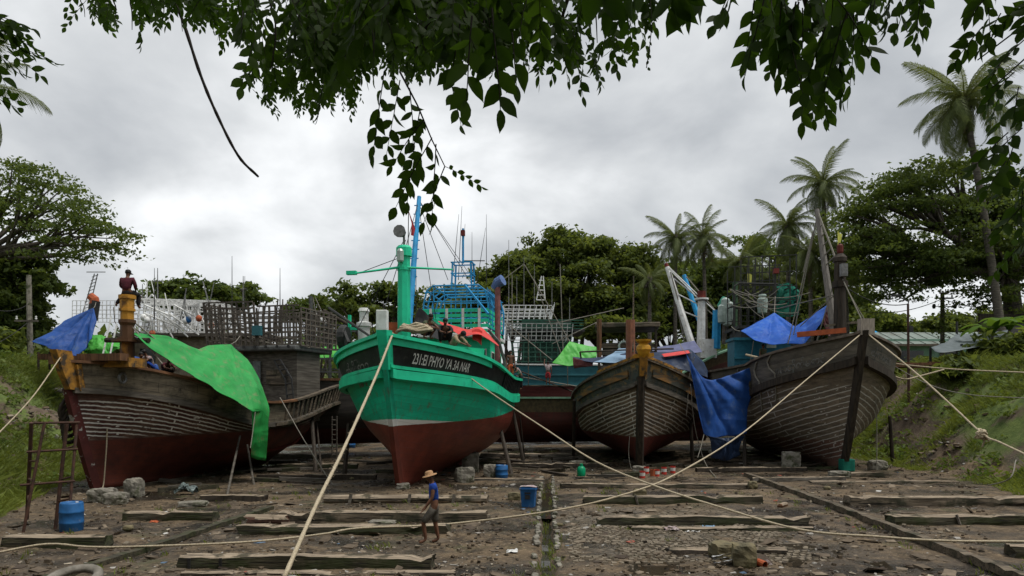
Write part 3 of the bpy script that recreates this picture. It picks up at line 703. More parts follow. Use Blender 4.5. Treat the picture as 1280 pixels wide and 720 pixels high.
# wheelhouse
wx, wy = LP(gb, 571, 410, 38.5).xy; wz = 3.9
mb = MB(); mb.box((wx+.1, wy+2.1, wz+1.45), (3.4, 4.2, 2.9)); wh = mb.build('wheelhouse', M['green_paint'], gb)
for k in range(4):
    mb = MB(); mb.box((wx-1.15+k*.82, wy-.015, wz+1.95), (.62, .06, .75)); fr = mb.build('window', M['white_paint'], wh)
    mb = MB(); mb.box((wx-1.15+k*.82, wy-.05, wz+1.95), (.5, .04, .62)); mb.build('pane', M['window_dark'], fr)
for k in range(3):
    mb = MB(); mb.box((wx+1.82, wy+.7+k*1.2, wz+1.8), (.06, .8, .8)); fr = mb.build('window', M['white_paint'], wh)
    mb = MB(); mb.box((wx+1.86, wy+.7+k*1.2, wz+1.8), (.04, .66, .66)); mb.build('pane', M['window_dark'], fr)
boxpart(gb, 'bridge_deck', M['white_paint'], (wx, wy+1.9, wz+3.02), (4.0, 5.0, .22), 0, .05)
zb = wz+3.13
mb = MB()                                               # slatted green rail round the bridge
for k in range(5):
    z = zb+.12+k*.27
    mb.beam((wx-1.75, wy-.5, z), (wx+1.75, wy-.5, z), .06, .17, up=(0, 0, 1)); mb.beam((wx+1.75, wy-.5, z), (wx+1.85, wy+4, z), .06, .17); mb.beam((wx-1.75, wy-.5, z), (wx-1.85, wy+4, z), .06, .17)
mb.build('slatted_rail', M['green_paint'], gb)
mb = MB()
for k in range(4): mb.beam((wx-1.3+k*.87, wy-.54, zb), (wx-1.3+k*.87, wy-.54, zb+1.3), .13, .05)
mb.build('rail_stile', M['white_paint'], gb)
mb = MB()                                               # blue tubular canopy frame
def arch(y0, hw, z0, z1): return [(wx-hw, y0, z0), (wx-hw*1.0, y0, z0+.55*(z1-z0)), (wx-hw*.90, y0, z0+.88*(z1-z0)), (wx-hw*.7, y0, z1), (wx+hw*.7, y0, z1), (wx+hw*.90, y0, z0+.88*(z1-z0)), (wx+hw*1.0, y0, z0+.55*(z1-z0)), (wx+hw, y0, z0)]
for k in range(5): mb.tube(arch(wy-.3+k*1.1, 1.75+.05*k, zb+.3, zb+2.55), .045, 6)
for k in range(9): a = arch(wy-.3, 1.75, zb+.3, zb+2.55)[min(k, 7)]; mb.tube([a, (a[0]*1.0+(a[0]-wx)*.08, wy+4.1, a[2])], .04, 5)
for z in (.9, 1.3, 1.7, 2.2): mb.tube([(wx-1.7, wy-.3, zb+z), (wx+1.7, wy-.3, zb+z)], .03, 5); mb.tube([(wx-1.9, wy+4.1, zb+z), (wx+1.9, wy+4.1, zb+z)], .03, 5)
for x in (-1.2, -.6, 0, .6, 1.2): mb.tube([(wx+x, wy-.3, zb+.6), (wx+x, wy-.3, zb+2.5)], .03, 5); mb.tube([(wx+x, wy+4.1, zb+.6), (wx+x, wy+4.1, zb+2.5)], .03, 5)
mb.beam((wx+.5, wy-.4, zb+2.55), (wx+1.9, wy-1.2, zb+.9), .1); mb.tube([(wx+1.78, wy+k*.9, zb+1.6) for k in range(5)], .04, 5); mb.tube([(wx+1.78, wy+k*.9, zb+2.1) for k in range(5)], .04, 5)
for k in range(9): mb.tube([(wx+1.8, wy-.3+k*.5, zb+.6), (wx+1.7, wy-.3+k*.5, zb+2.4)], .025, 5)
mb.build('canopy_frame', M['blue_paint'], gb)
mb = MB()
for sx in (-.55, .55):
    for sy in (.3, 1.2): mb.tube([(wx+.2+sx, wy+sy, zb+2.5), (wx+.2+sx*.9, wy+sy, zb+3.9)], .05, 5)
for z in (3.3, 3.9): mb.box((wx+.2, wy+.3, zb+z), (1.2, .06, .06)); mb.box((wx+.2, wy+1.2, zb+z), (1.2, .06, .06)); mb.box((wx-.35, wy+.75, zb+z), (.06, 1, .06)); mb.box((wx+.75, wy+.75, zb+z), (.06, 1, .06))
mb.tube([(wx+.2, wy+.7, zb+3.9), (wx+.2, wy+.7, zb+5.8)], .06, 6); mb.build('signal_tower', M['blue_paint'], gb)
boxpart(gb, 'tower_lamp', M['red_paint'], (wx+.2, wy+.7, zb+5.55), (.2, .2, .3))
for (px, pt_, pb, l) in ((567, 268, 330, .3), (577, 280, 330, .2), (590, 290, 355, 0), (608, 268, 345, 0), (596, 285, 345, .5), (573, 258, 340, .2)):
    a = LP(gb, px, pb+10, 40.5); c = LP(gb, px, pt_, 40.5); antenna(gb, a, c.z-a.z, .022, M['dark_metal'], lean=(l, 0))
mb = MB(); a = LP(gb, 578, 326, 40.5); c = LP(gb, 606, 326, 40.5); mb.tube([a, c], .03, 5); mb.build('yard', M['dark_metal'], gb)
mb = MB(); a = LP(gb, 622, 440, 38); c = LP(gb, 622, 358, 38); mb.tube([a-Vector((0, 0, .6)), c], .15, 10); xp = mb.build('exhaust_pipe', mk('pipe_paint', (.26, .105, .10), (.17, .075, .07), rough=.7), gb)
mb = MB(); mb.tube([c+Vector((-.2, .1, -.1)), c+Vector((.02, 0, .2)), c+Vector((.3, -.1, .32))], [.20, .28, .30], 12); mb.build('hood', mk('hood_blue', (.10, .17, .36), (.07, .12, .26), rough=.6), xp)
mb = MB()                                               # bent deck pipe aft of the rail
mb.tube([LP(gb, 610, 412, 37), LP(gb, 624, 428, 37.5), LP(gb, 630, 450, 38), LP(gb, 634, 480, 38.3)], .08, 6); mb.build('deck_pipe', M['metal'], gb)
mb = MB(); mb.lathe([(.42, -.18), (.5, -.1), (.5, .1), (.42, .18)], gh.pt(.62, .22, 1)+Vector((0, .3, -.35)), 16, Matrix.Rotation(R(90), 3, 'X')); mb.build('propeller_guard', M['pink_paint'], gb)
boxpart(gb, 'skeg', M['red_paint'], (0, 10, .28), (.3, 9, .5))
# ================================================================== LEFT WOODEN BOAT
ab = boat_root('wooden_boat', -15.75, 27.4, .25, 'large grey wooden boat with yellow bow horn and white caulked seams, under the green tarp')
AS = lambda t: 3.85-1.5*sstep(t/.48)+1.0*sstep((t-.5)/.5)
AK = lambda t: .1+1.9*sstep((t-.70)/.30)
ah = Hull(14.8, 5.4, AS, AK, 1.3, lambda t: 1.05-.0*t, Le=(.85, .36), run=(.9, .42), sr=.55, srake=1.6, flare=.14, g=(.85, 1.75), fan=.3)
amat = hullmat('grey_planked_hull', (.18, .105, .075), (.085, .052, .04), (.13, .032, .02), (.058, .018, .014), 1.98, trim=.02, caulk=(2.06, 3.5, 13, (.72, .70, .65), .40, .165, .03, 4.6), seam=.5, plank=.2, dirt=(.06, .022, .018), dlo=.42, dhi=.6)
ah.build(ab, amat); ah.deck(ab, M['deck'])
abw = hullmat('grey_bulwark', (.33, .275, .195), (.13, .108, .08), (.1, .03, .02), (.1, .03, .02), -5, seam=.7, plank=.3, dirt=(.045, .04, .033), dlo=.5, dhi=.65)
ah.bulwark(ab, abw, t1=.62); ah.bulwark(ab, M['grey_wood'], 'stern_bulwark', t0=.6)
ah.rail(ab, 'rub_rail', M['grey_wood'], 1.0, .2, .2, .08)
ah.rail(ab, 'cap_rail', mk('oiled_rail', (.20, .095, .045), (.11, .055, .028), stretch=(1, .3, 1), scale=4), 2.0, .3, .1, 0, 0, .6)
ah.rail(ab, 'stern_cap_rail', M['old_wood'], 2.0, .28, .1, 0, .58, 1)
ah.rail(ab, 'stern_rub_rail', M['old_wood'], 1.0, .16, .14, .16, .5, 1)
ah.rail(ab, 'bilge_strake', M['red_paint'], .50, .12, .12, .06, .48, .96)
for i in range(16):
    t = .56+.42*i/15
    mb = MB(); mb.beam(ah.pt(t, 1.02, 1, .05), ah.pt(t, 1.97, 1, .05), .14, .09); mb.build('stanchion', M['old_wood'], ab)
ah.stem(ab, mk('stem_red', (.085, .02, .017), (.05, .014, .012), rough=.7, scale=2, dirt=(.3, .29, .27), dscale=3, dlo=.60, dhi=.63), 1.02, .34, .2, name='lower_stem', top_extra=0)
mb = MB(); rows = []                                     # carved yellow horn of the stem
for i in range(13):
    q = i/12; p = ah.pt(0, 1+q); ww = lerp(.34, .38, q); d = .2+.12*q
    pos = p+Vector((0, -.2*q*q, .8*max(0, q-.55)))
    rows.append([pos+Vector((-ww/2, .3, 0)), pos+Vector((-ww*.4, -d, .03)), pos+Vector((ww*.4, -d, .03)), pos+Vector((ww/2, .3, 0)), pos+Vector((-ww/2, .3, 0))])
mb.grid(rows); mb.add(rows[-1][:4], [(0, 1, 2, 3)])
for sx in (-1, 1): mb.beam(ah.pt(0, 1.0)+Vector((sx*.22, .22, 0)), ah.pt(0, 1.9)+Vector((sx*.24, .3, 0)), .10, .22)
mb.build('bow_horn', M['yellow_ochre'], ab)
p = ah.pt(0, 2.0); mb = MB(); mb.box(p+Vector((.9, .75, .16)), (1.9, .42, .26)); mb.build('bow_beam', M['brown_wood'], ab)
mb = MB(); mb.box(p+Vector((1.15, 1.35, -.02)), (1.5, .9, .34)); mb.build('breasthook', M['yellow_ochre'], ab)
mb = MB(); mb.box(p+Vector((-1.05, 1.1, .1)), (1.3, .4, .3)); mb.build('bow_beam', M['brown_wood'], ab)
mb = MB()
q = ah.pt(.075, 1.55, 1, .06)
mb.tube([q+Vector((.04, math.cos(a)*.17, math.sin(a)*.17)) for a in np.linspace(0, 6.283, 15)], .055, 6); mb.build('hawse_ring', M['metal'], ab)
mb = MB()                                                # rope fender hung on the port bow
for k in range(5):
    c = ah.pt(.012, .86-.035*k, -1)+Vector((-.22, .1, -.1*k)); mb.tube([c+Vector((math.cos(a)*.14, math.sin(a)*.5, math.sin(a*1)*.16+math.cos(a)*.45)) for a in np.linspace(0, 6.283, 15)], .07, 6)
mb.build('rope_fender', M['dark_wood'], ab)
# carved post on the foredeck
bx, by = LP(ab, 159, 460, 28.0).xy; tz = 3.5+131/900*28.0
prof = []
mb = MB(); z = 3.3
for (z0, z1, r) in ((3.0, 5.75, .26), (5.75, 5.85, .55), (5.85, 5.95, .34), (5.95, 6.4, .25), (6.5, 6.62, .31), (6.62, 6.95, .24), (6.95, 7.05, .29), (7.05, tz-.15, .26), (tz-.15, tz, .31)): prof += [(r, z0), (r, z1)]
mb.lathe(prof[:10], (bx, by, 0), 8); mbh = MB(); mbh.lathe(prof[9:], (bx, by, 0), 8)
post = mb.build('bow_post', [mk('ochre_post', (.36, .17, .028), (.085, .042, .02), rough=.7, scale=1.3, lo=.56, hi=.66, stretch=(1, 1, .7), bump=.3)], ab); mbh.build('post_head', mk('ochre_head', (.42, .20, .025), (.12, .06, .02), rough=.7, scale=2.2, lo=.36, hi=.46, bump=.3), post)
mb = MB(); mb.tube([(bx-1.0, by, 5.85), (bx+1.0, by, 5.8)], .1, 8); mb.build('post_crossbar', M['dark_wood'], ab)
for k, (dx_, dy_, zt) in enumerate(((.9, .2, 6.6), (.95, 1.5, 6.75), (-.85, 1.0, 6.6), (-1.1, 2.2, 6.9), (1.3, 2.5, 6.5))):
    stay(ab, (bx, by, zt), (bx+dx_*1.6, by+dy_, 4.9 if k < 3 else 4.0), .03, M['grey_rope'], name='shroud')
for k in range(2): mb = MB(); a = LP(ab, 126+k*9, 455, 30); c = LP(ab, 139+k*7, 395+k*10, 30.5); mb.tube([a, c], .035, 5); mb.build('ladder_pole', M['white_paint'], ab)
# deckhouse aft
hx, hy = -.1, 11.0; hz = 2.35
mb = MB(); mb.box((hx-.1, hy+1.2, hz+1.85), (4.2, 2.4, 3.7)); house = mb.build('deckhouse', M['grey_wood'], ab)
boxpart(house, 'door_opening', M['window_dark'], (hx+.05, hy-.12, hz+2.0), (.5, .06, 2.2)) if False else None
mb = MB(); mb.box((hx-.75, hy-.115, hz+2.0), (.5, .04, 2.4)); mb.build('doorway', M['window_dark'], house)
mb = MB(); mb.box((hx-.28, hy-.13, hz+2.0), (.45, .06, 2.4)); mb.box((hx-.28, hy-.165, hz+2.5), (.3, .02, .9)); mb.build('door', mk('door_grey', (.15, .165, .16), (.09, .1, .1)), house)
mb = MB(); mb.beam((hx-1.15, hy-.3, hz), (hx-1.15, hy-.3, hz+3.75), .22); mb.build('corner_post', mk('pale_post', (.34, .22, .11), (.22, .14, .07), stretch=(4, 4, .6)), house)
mb = MB(); mb.box((hx+.85, hy-.13, hz+2.35), (1.1, .05, .75)); fr = mb.build('shutter', M['old_wood'], house)
mb = MB(); mb.box((hx-1.65, hy-.12, hz+2.2), (.7, .05, .8)); mb.build('window', M['window_dark'], house)
roof = boxpart(ab, 'deckhouse_roof', mk('roof_grey', (.12, .125, .12), (.07, .07, .07)), (hx-.3, hy+1.4, hz+3.85), (5.1, 4.0, .28), 0, .08)
mb = MB()
for k in range(8): mb.tube([(hx-2.6+k*.65, hy-.74, hz+3.9)]+[(hx-2.6+k*.65, hy-.76, hz+3.9)], .09, 8)
mb.build('porthole_row', M['dark_metal'], ab)
mb = MB(); a = Vector((hx+.95, hy-.45, hz+3.2)); c = Vector((hx+2.1, hy-.9, hz+.2)); mb_d = Vector((.42, -.1, .05))
mid = Vector((hx+1.75, hy-.7, hz+2.2))
for o in (Vector((0, 0, 0)), mb_d): mb.tube([a+o, mid+o, c+o], .045, 6)
for k in range(8): q = crs([a, mid, c], k/7); mb.tube([q, q+mb_d], .035, 5)
mb.build('roof_ladder', M['dark_metal'], ab)
zr = hz+4.0
lm = mk('weathered_slat', (.135, .115, .095), (.07, .058, .048), scale=3)
lattice(ab, 'lattice_rail', lm, (hx-3.0, hy-.55, zr), (3.0, .0, .0), (-.05, -.2, 2.25), 9, 8, .085)
lattice(ab, 'lattice_rail', lm, (hx+.1, hy-.55, zr), (2.2, .4, .1), (.0, -.15, 2.0), 7, 7, .085)
lattice(ab, 'lattice_rail', lm, (hx-3.0, hy-.55, zr), (0, 4, 0), (-.05, 0, 2.25), 8, 8, .075)
lattice(ab, 'lattice_rail', lm, (hx-3.0, hy+3.5, zr), (5.2, .3, 0), (0, 0, 2.2), 15, 8, .075)
lattice(ab, 'lattice_rail', lm, (hx+2.3, hy-.1, zr), (0, 3.8, 0), (0, 0, 2.0), 8, 7, .075)
boxpart(ab, 'meter_box', M['teal_paint'], (hx+.15, hy-.75, zr+.75), (.5, .2, .5))
for (px, pt_, pb) in ((290, 320, 390), (350, 335, 400), (193, 335, 385), (306, 345, 390)):
    a = LP(ab, px, pb, 38); antenna(ab, a-Vector((0, 0, .6)), LP(ab, px, pt_, 38).z-a.z+.6, .03, M['dark_metal'])
# ================================================================== CENTRE WOODEN BOAT
cb = boat_root('wooden_boat', 6.55, 37.0, .135, 'head-on brown wooden boat with yellow figurehead and pale blue canopy, paint cans below its keel')
CS = lambda t: 4.35-1.75*min(1, t/.36)**.85
ch = Hull(15, 6.8, CS, lambda t: .05+1.2*sstep((t-.75)/.25), 1.5, lambda t: 1.25-.3*sstep(t/.4), Le=(.8, .37), run=(.85, .4), sr=.55, flare=.22, g=(.78, 2.1), pe=2.1)
cmat = hullmat('brown_planked_hull', (.25, .175, .11), (.11, .08, .053), (.16, .034, .026), (.09, .023, .018), 1.6, trim=.02, caulk=(1.62, 3.95, 9, (.68, .65, .58), .31, .2, .034, 3.2), seam=.5, plank=.2, dirt=(.04, .032, .025), dlo=.5, dhi=.65)
ch.build(cb, cmat); ch.deck(cb, M['deck'])
cbw = hullmat('patched_bulwark', (.11, .125, .115), (.06, .07, .065), (.1, .03, .02), (.1, .03, .02), -5, seam=.5, plank=.3, dirt=(.30, .19, .07), dlo=.53, dhi=.60, streak=False)
ch.bulwark(cb, cbw); ch.rail(cb, 'rub_rail', M['grey_wood'], 1.0, .2, .22, .08)
ch.rail(cb, 'cap_rail', M['old_wood'], 2.0, .32, .12, 0)
ch.rail(cb, 'ochre_rail', M['yellow_ochre'], 2.0, .34, .13, 0, 0, .12, dz=.1)
ch.rail(cb, 'patch_strake', mk('worn_ochre', (.24, .125, .04), (.06, .062, .05), rough=.8, scale=1.6, lo=.44, hi=.6, stretch=(.5, .5, 2.5)), 1.55, .05, .36, .05, .03, .26)
ch.stem(cb, M['dark_wood'], 1.25, .42, .24, name='lower_stem', top_extra=0)
mb = MB(); rows = []
for i in range(11):
    q = i/10; p = ch.pt(0, 1.25+.75*q); ww = lerp(.40, .48, q)
    rows.append([p+Vector((-ww/2, .2, 0)), p+Vector((-ww*.4, -.30-.05*q, 0)), p+Vector((ww*.4, -.30-.05*q, 0)), p+Vector((ww/2, .2, 0)), p+Vector((-ww/2, .2, 0))])
mb.grid(rows); top = ch.pt(0, 2.0)
fh = mb.build('figurehead', M['yellow_ochre'], cb)
mb = MB(); mb.lathe([(.14, -.3), (.28, -.1), (.36, .10), (.33, .26), (.22, .38), (.38, .5), (.40, .58), (.1, .56)], top+Vector((0, -.2, .25)), 14); mb.beam(top+Vector((-.5, -.1, .02)), top+Vector((.5, -.1, .1)), .26, .18); mb.build('carved_cup', mk('gold_paint', (.50, .26, .02), (.38, .17, .015), rough=.5), fh)
a = LP(cb, 788, 455, 38.2); mb = MB(); mb.tube([a-Vector((0, 0, 1.5)), LP(cb, 788, 400, 38.2)], [.26, .24], 8); mb.build('fore_post', mk('rusty_post', (.24, .10, .055), (.14, .06, .04), scale=3), cb)
mb = MB(); mb.tube([LP(cb, 791, 440, 38.0), LP(cb, 792, 345, 38.3)], [.06, .03], 6); mb.build('bamboo_staff', M['old_wood'], cb)
mb = MB(); mb.tube([LP(cb, 749, 450, 42), LP(cb, 749, 399, 42)], .14, 8); mb.build('side_post', M['brown_wood'], cb)
# plank deckhouse far aft
wx, wy = LP(cb, 784, 430, 44).xy
mb = MB(); mb.box((wx, wy+1.5, 4.6), (3.0, 3, 4.8)); house = mb.build('deckhouse', M['grey_wood'], cb)
for k in range(5):
    mb = MB(); mb.box((wx, wy-.1, 5.0+k*.45), (3.3, .14, .24)); mb.build('plank_rail', [M['old_wood'], M['grey_wood'], M['orange_paint'], M['grey_wood'], M['old_wood']][k], house)
mb = MB(); mb.box((wx, wy+.1, 6.85), (1.1, .14, .4)); mb.build('window', M['window_dark'], house)
mb = MB(); mb.tube([(wx-.2+math.cos(a)*.3, wy-.3, 6.75+math.sin(a)*.3) for a in np.linspace(0, 6.283, 13)], .07, 6); mb.build('life_ring', M['lantern_glass'], house)
boxpart(cb, 'deckhouse_roof', M['old_wood'], (wx, wy+1.3, 8.05), (3.9, 3.6, .3), 0, .06)
for sx in (-1.7, 1.7): mb = MB(); mb.tube([(wx+sx, wy-.3, 4), (wx+sx, wy-.3, 8)], .08, 6); mb.build('roof_post', M['dark_wood'], cb)
mb = MB(); a = LP(cb, 725, 440, 40); c = LP(cb, 842, 436, 40); mb.tube([a, LP(cb, 790, 437, 40), c], .05, 6); e = LP(cb, 727, 452, 40); mb.tube([a, e], .05, 6); mb.build('canopy_rail', M['dark_wood'], cb)
# ================================================================== RIGHT DARK BOAT
db = boat_root('wooden_boat', 16.35, 35.6, .05, 'tall black weathered wooden boat with blue tarps on deck, nearest the grassy right bank')
DS = lambda t: 5.35-1.65*min(1, t/.25)**.85+.3*sstep((t-.6)/.4)
dh = Hull(19, 7.0, DS, lambda t: .05+1.4*sstep((t-.75)/.25), 2.0, lambda t: 1.3+.42*min(1, t/.25), Le=(.52, .24), run=(.85, .4), sr=.55, flare=.15, g=(.72, 2.0), pe=2.2, fan=1.0)
dmat = hullmat('black_planked_hull', (.24, .19, .135), (.10, .08, .058), (.19, .10, .072), (.10, .06, .046), 1.5, trim=.0, caulk=(.5, 4.2, 15, (.52, .50, .45), .40, .27, .03, 6.0), seam=.4, plank=.27, dirt=(.115, .10, .085), dlo=.55, dhi=.72)
dh.build(db, dmat); dh.deck(db, M['deck'])
dbw = hullmat('black_bulwark', (.165, .145, .115), (.075, .066, .054), (.1, .03, .02), (.1, .03, .02), -5, seam=.5, plank=.32, dirt=(.10, .09, .078), dlo=.56, dhi=.7)
dh.bulwark(db, dbw); dh.rail(db, 'rub_rail', M['dark_wood'], 1.0, .3, .36, .10)
dh.rail(db, 'cap_rail', mk('dry_rail', (.16, .13, .10), (.07, .055, .045), stretch=(1, .3, 1), scale=4), 2.0, .3, .12)
dh.stem(db, M['dark_wood'], 2.0, .36, .24, top_extra=.05)
p = dh.pt(0, 2.0); mb = MB(); mb.box(p+Vector((0, .05, .22)), (.62, .4, .75)); mb.build('stem_head', mk('bleached_wood', (.33, .29, .24), (.2, .17, .14), stretch=(4, 4, .7)), db)
boxpart(db, 'stem_foot', M['net_green'], dh.pt(0, .02)+Vector((0, -.1, .15)), (.6, .6, .6), 0, .05)
mb = MB(); a = dh.pt(.03, 2.0, -1); mb.beam(a+Vector((-1.6, .7, .22)), a+Vector((.4, -.1, .35)), .3, .24); mb.build('cross_beam', M['orange_paint'], db)
hull_text(dh, db, 'စောထိုက်မောင်', 1.6, 2.8, .25, .62, -1, M['faded_lettering'], name='faded_lettering')
hull_text(dh, db, 'ထိုက်မောင်', .8, 2.4, .35, .70, 1, M['faded_lettering'], name='faded_lettering')
q = dh.pt(.27, 1.45, -1, .06); mb = MB(); mb.beam(q+Vector((0, -.9, .1)), q+Vector((0, .9, -.05)), .08, .95); mb.build('hull_patch', M['old_wood'], db)
a = LP(db, 1050, 412, 36.5)
mb = MB(); zt = 3.5+185/900*36.5
mb.tube([(a.x, a.y, 5), (a.x, a.y, zt-1.8)], [.36, .30], 8); mb.tube([(a.x, a.y, zt-1.8), (a.x, a.y, zt-1.5)], .40, 8); mb.tube([(a.x, a.y, zt-1.5), (a.x, a.y, zt-.5)], [.31, .29], 8)
mb.tube([(a.x, a.y, zt-.5), (a.x, a.y, zt-.3), (a.x, a.y, zt-.1)], [.36, .36, .18], 8); mast = mb.build('mast', M['dark_wood'], db)
mb = MB(); mb.lathe([(.12, 0), (.16, .1), (.16, .42), (.08, .5)], (a.x, a.y, zt-.1), 10); mb.build('masthead_lamp', M['red_paint'], mast)
mb = MB(); mb.box((a.x, a.y-.45, zt-1.0), (.3, .3, .62)); mb.build('lantern', M['metal'], mast)
mb = MB(); mb.beam((a.x-.75, a.y-.1, zt-3.75), (a.x+1.1, a.y-.1, zt-3.55), .12); mb.build('spreader', M['old_wood'], mast)
mb = MB(); mb.grid([[(a.x-.1, a.y, zt+1.0), (a.x+.12, a.y, zt+.9)], [(a.x-.08, a.y, zt+.5), (a.x+.02, a.y, zt+.45)]]); mb.tube([(a.x-.1, a.y, zt), (a.x-.1, a.y, zt+1.05)], .02, 5); mb.build('pennant', M['yellow_trim'], mast)
b0 = LP(db, 1043, 415, 37.3); b1 = LP(db, 1021, 262, 38.5)
mb = MB(); mb.tube([b0, b1], [.22, .13], 8); mb.build('derrick', mk('bleached_spar', (.22, .20, .18), (.13, .12, .11), stretch=(4, 4, .6)), db)
b2 = LP(db, 1047, 330, 36.8)
mb = MB(); mb.tube([b1, b2], .05, 5)
for k in range(1, 7): mb.tube([b0.lerp(b1, .45+.08*k), b1.lerp(b2, 1-(k/7))], .035, 5)
mb.build('rope_ladder', M['grey_rope'], db)
for (x1, y1, Y1, x2, y2, Y2) in ((1022, 268, 38.5, 985, 430, 38.5), (1022, 268, 38.5, 990, 428, 39), (1016, 290, 38.5, 1004, 340, 38.6), (1049, 340, 36.5, 1082, 410, 34.4), (1049, 345, 36.5, 1095, 425, 36.5), (1049, 330, 36.5, 1020, 430, 37.2), (1047, 365, 36.5, 1000, 408, 38), (1044, 368, 37, 975, 385, 41)):
    stay(db, LP(db, x1, y1, Y1), LP(db, x2, y2, Y2), .028, M['grey_rope'], name='rigging_line')
mb = MB(); mb.tube([LP(db, 1000, 434, 38.0)+Vector((0, 0, 0))]+[LP(db, 1000-17*k, 434+[0, 13, 18, 12, 2][k]*.6+k*2, 38+k*.3) for k in range(5)], .06, 6); mb.build('slack_line', M['rope'], db)
for (px, y0, y1) in ((1052, 430, 490), (987, 445, 500), (958, 455, 505)):
    mb = MB(); t = [LP(db, px-6*i/4+ (2 if i % 2 else 0), lerp(y0, y1, i/4), lerp(36.3, 36.0, i/4)) for i in range(5)] if px == 1052 else None
    if t: mb.tube(t, .05, 6); mb.lathe([(.05, -.2), (.16, -.1), (.16, .1), (.05, .2)], t[-1], 8); mb.build('knotted_rope', M['rope'], db)
for (t_, v0, v1) in ((.19, 1.9, .8), (.33, 1.9, .9), (.14, 2.0, .85)):
    mb = MB(); mb.tube([dh.pt(t_+.012*math.sin(i*1.3), lerp(v0, v1, i/5), -1, .06) for i in range(6)], .045, 6); mb.build('hanging_rope', M['grey_rope'], db)
# deckhouse frame with lamps, aft
wx, wy = LP(db, 950, 430, 45.5).xy; wz = 4.2
mb = MB(); mb.box((wx+1.0, wy+1.5, wz+1.9), (4.3, 3, 3.8)); house = mb.build('deckhouse', mk('slate_house', (.055, .062, .068), (.035, .04, .043)), db)
boxpart(db, 'deckhouse_roof', M['dark_metal'], (wx+1, wy+1.5, wz+3.9), (4.8, 3.6, .2))
zf = wz+4
fm = mk('frame_black', (.035, .036, .034), (.02, .021, .02))
lattice(db, 'lamp_frame', fm, (wx-1.2, wy-.2, wz+2), (3.4, 0, 0), (0, 0, 6.3), 8, 7, .06)
lattice(db, 'lamp_frame', fm, (wx-1.2, wy+3.2, wz+2), (3.4, 0, 0), (0, 0, 6.3), 8, 7, .06)
mb = MB()
for k in range(7): mb.beam((wx-1.2+k*.57, wy-.3, zf+2.3), (wx-1.2+k*.57, wy+3.3, zf+2.3), .07)
for k in range(7): mb.beam((wx-1.2+k*.57, wy-.3, zf+1.5), (wx-1.2+k*.57, wy+3.3, zf+1.5), .07)
mb.tube([LP(db, 917, 430, 45), LP(db, 918, 358, 45), LP(db, 924, 354, 45), LP(db, 972, 355, 45)], .07, 6); mb.build('frame_top', fm, db)
lam = lambda q: mb.lathe([(.08, -.65), (.28, -.55), (.32, -.2), (.32, .3), (.2, .42), (.26, .5), (.22, .6)], q, 12)
mb = MB(); lam(LP(db, 953, 380, 45)); mb.build('deck_lamp', M['lantern_glass'], db)
mb = MB(); sheet(mb, [[LP(db, 971, 356, 46), LP(db, 985, 354, 46), LP(db, 998, 364, 46)], [LP(db, 969, 395, 45.5), LP(db, 986, 396, 45.5), LP(db, 999, 394, 45.5)]], 26, 30, .25, 1.1, 3); nto = mb.build('netting', M['net_green'], db, smooth=True); md = nto.modifiers.new('Wireframe', 'WIREFRAME'); md.thickness = .05
mb = MB(); c = LP(db, 969, 395, 44); mb.tube([c, LP(db, 969, 330, 44)], .06, 6); mb.beam(LP(db, 962, 335, 44), LP(db, 976, 335, 44), .06); mb.build('signal_mast', M['dark_metal'], db)
boxpart(db, 'signal_lamp', M['red_paint'], LP(db, 970, 339, 44), (.3, .3, .3))
for (px, pt_) in ((934, 328), (931, 345), (941, 335), (925, 350)):
    c = LP(db, px, 370, 46); antenna(db, c, LP(db, px, pt_, 46).z-c.z, .04, M['dark_metal'])
mb = MB(); c = LP(db, 934, 340, 46); mb.grid([[c, c+Vector((.3, 0, -.2))], [c+Vector((.02, 0, -.7)), c+Vector((.25, 0, -.9))]]); mb.build('pennant', M['yellow_trim'], db)
mb = MB(); q = LP(db, 948, 442, 42.5); mb.box(q, (3.2, 1.6, 1.5)); mb.box(q+Vector((0, 0, .8)), (3.4, 1.8, .16)); mb.box(q+Vector((0, -.85, -.3)), (3.3, .1, .12)); tk = mb.build('ice_chest', mk('chest_teal', (.02, .14, .20), (.015, .10, .15), rough=.5), db)
mb = MB(); mb.box(q+Vector((.5, -.83, .45)), (.55, .03, .35)); mb.build('sticker', M['lantern_glass'], tk)
boxpart(db, 'orange_locker', M['orange_paint'], LP(db, 969, 440, 42), (.6, .5, 1.5))
# ================================================================== BACKGROUND BOATS
def lampcluster(root, q, n, r=.3, s=1.0):
    for k in range(n):
        mb = MB(); c = Vector(q)+Vector((.55*(k % 3)*s, 0, -.5*(k//3)-.25*(k % 2)))
        mb.lathe([(.06*s, -.6*s), (.22*s, -.5*s), (.26*s, -.1*s), (.24*s, .3*s), (.1*s, .42*s)], c, 10); mb.build('deck_lamp', M['lantern_glass'], root)
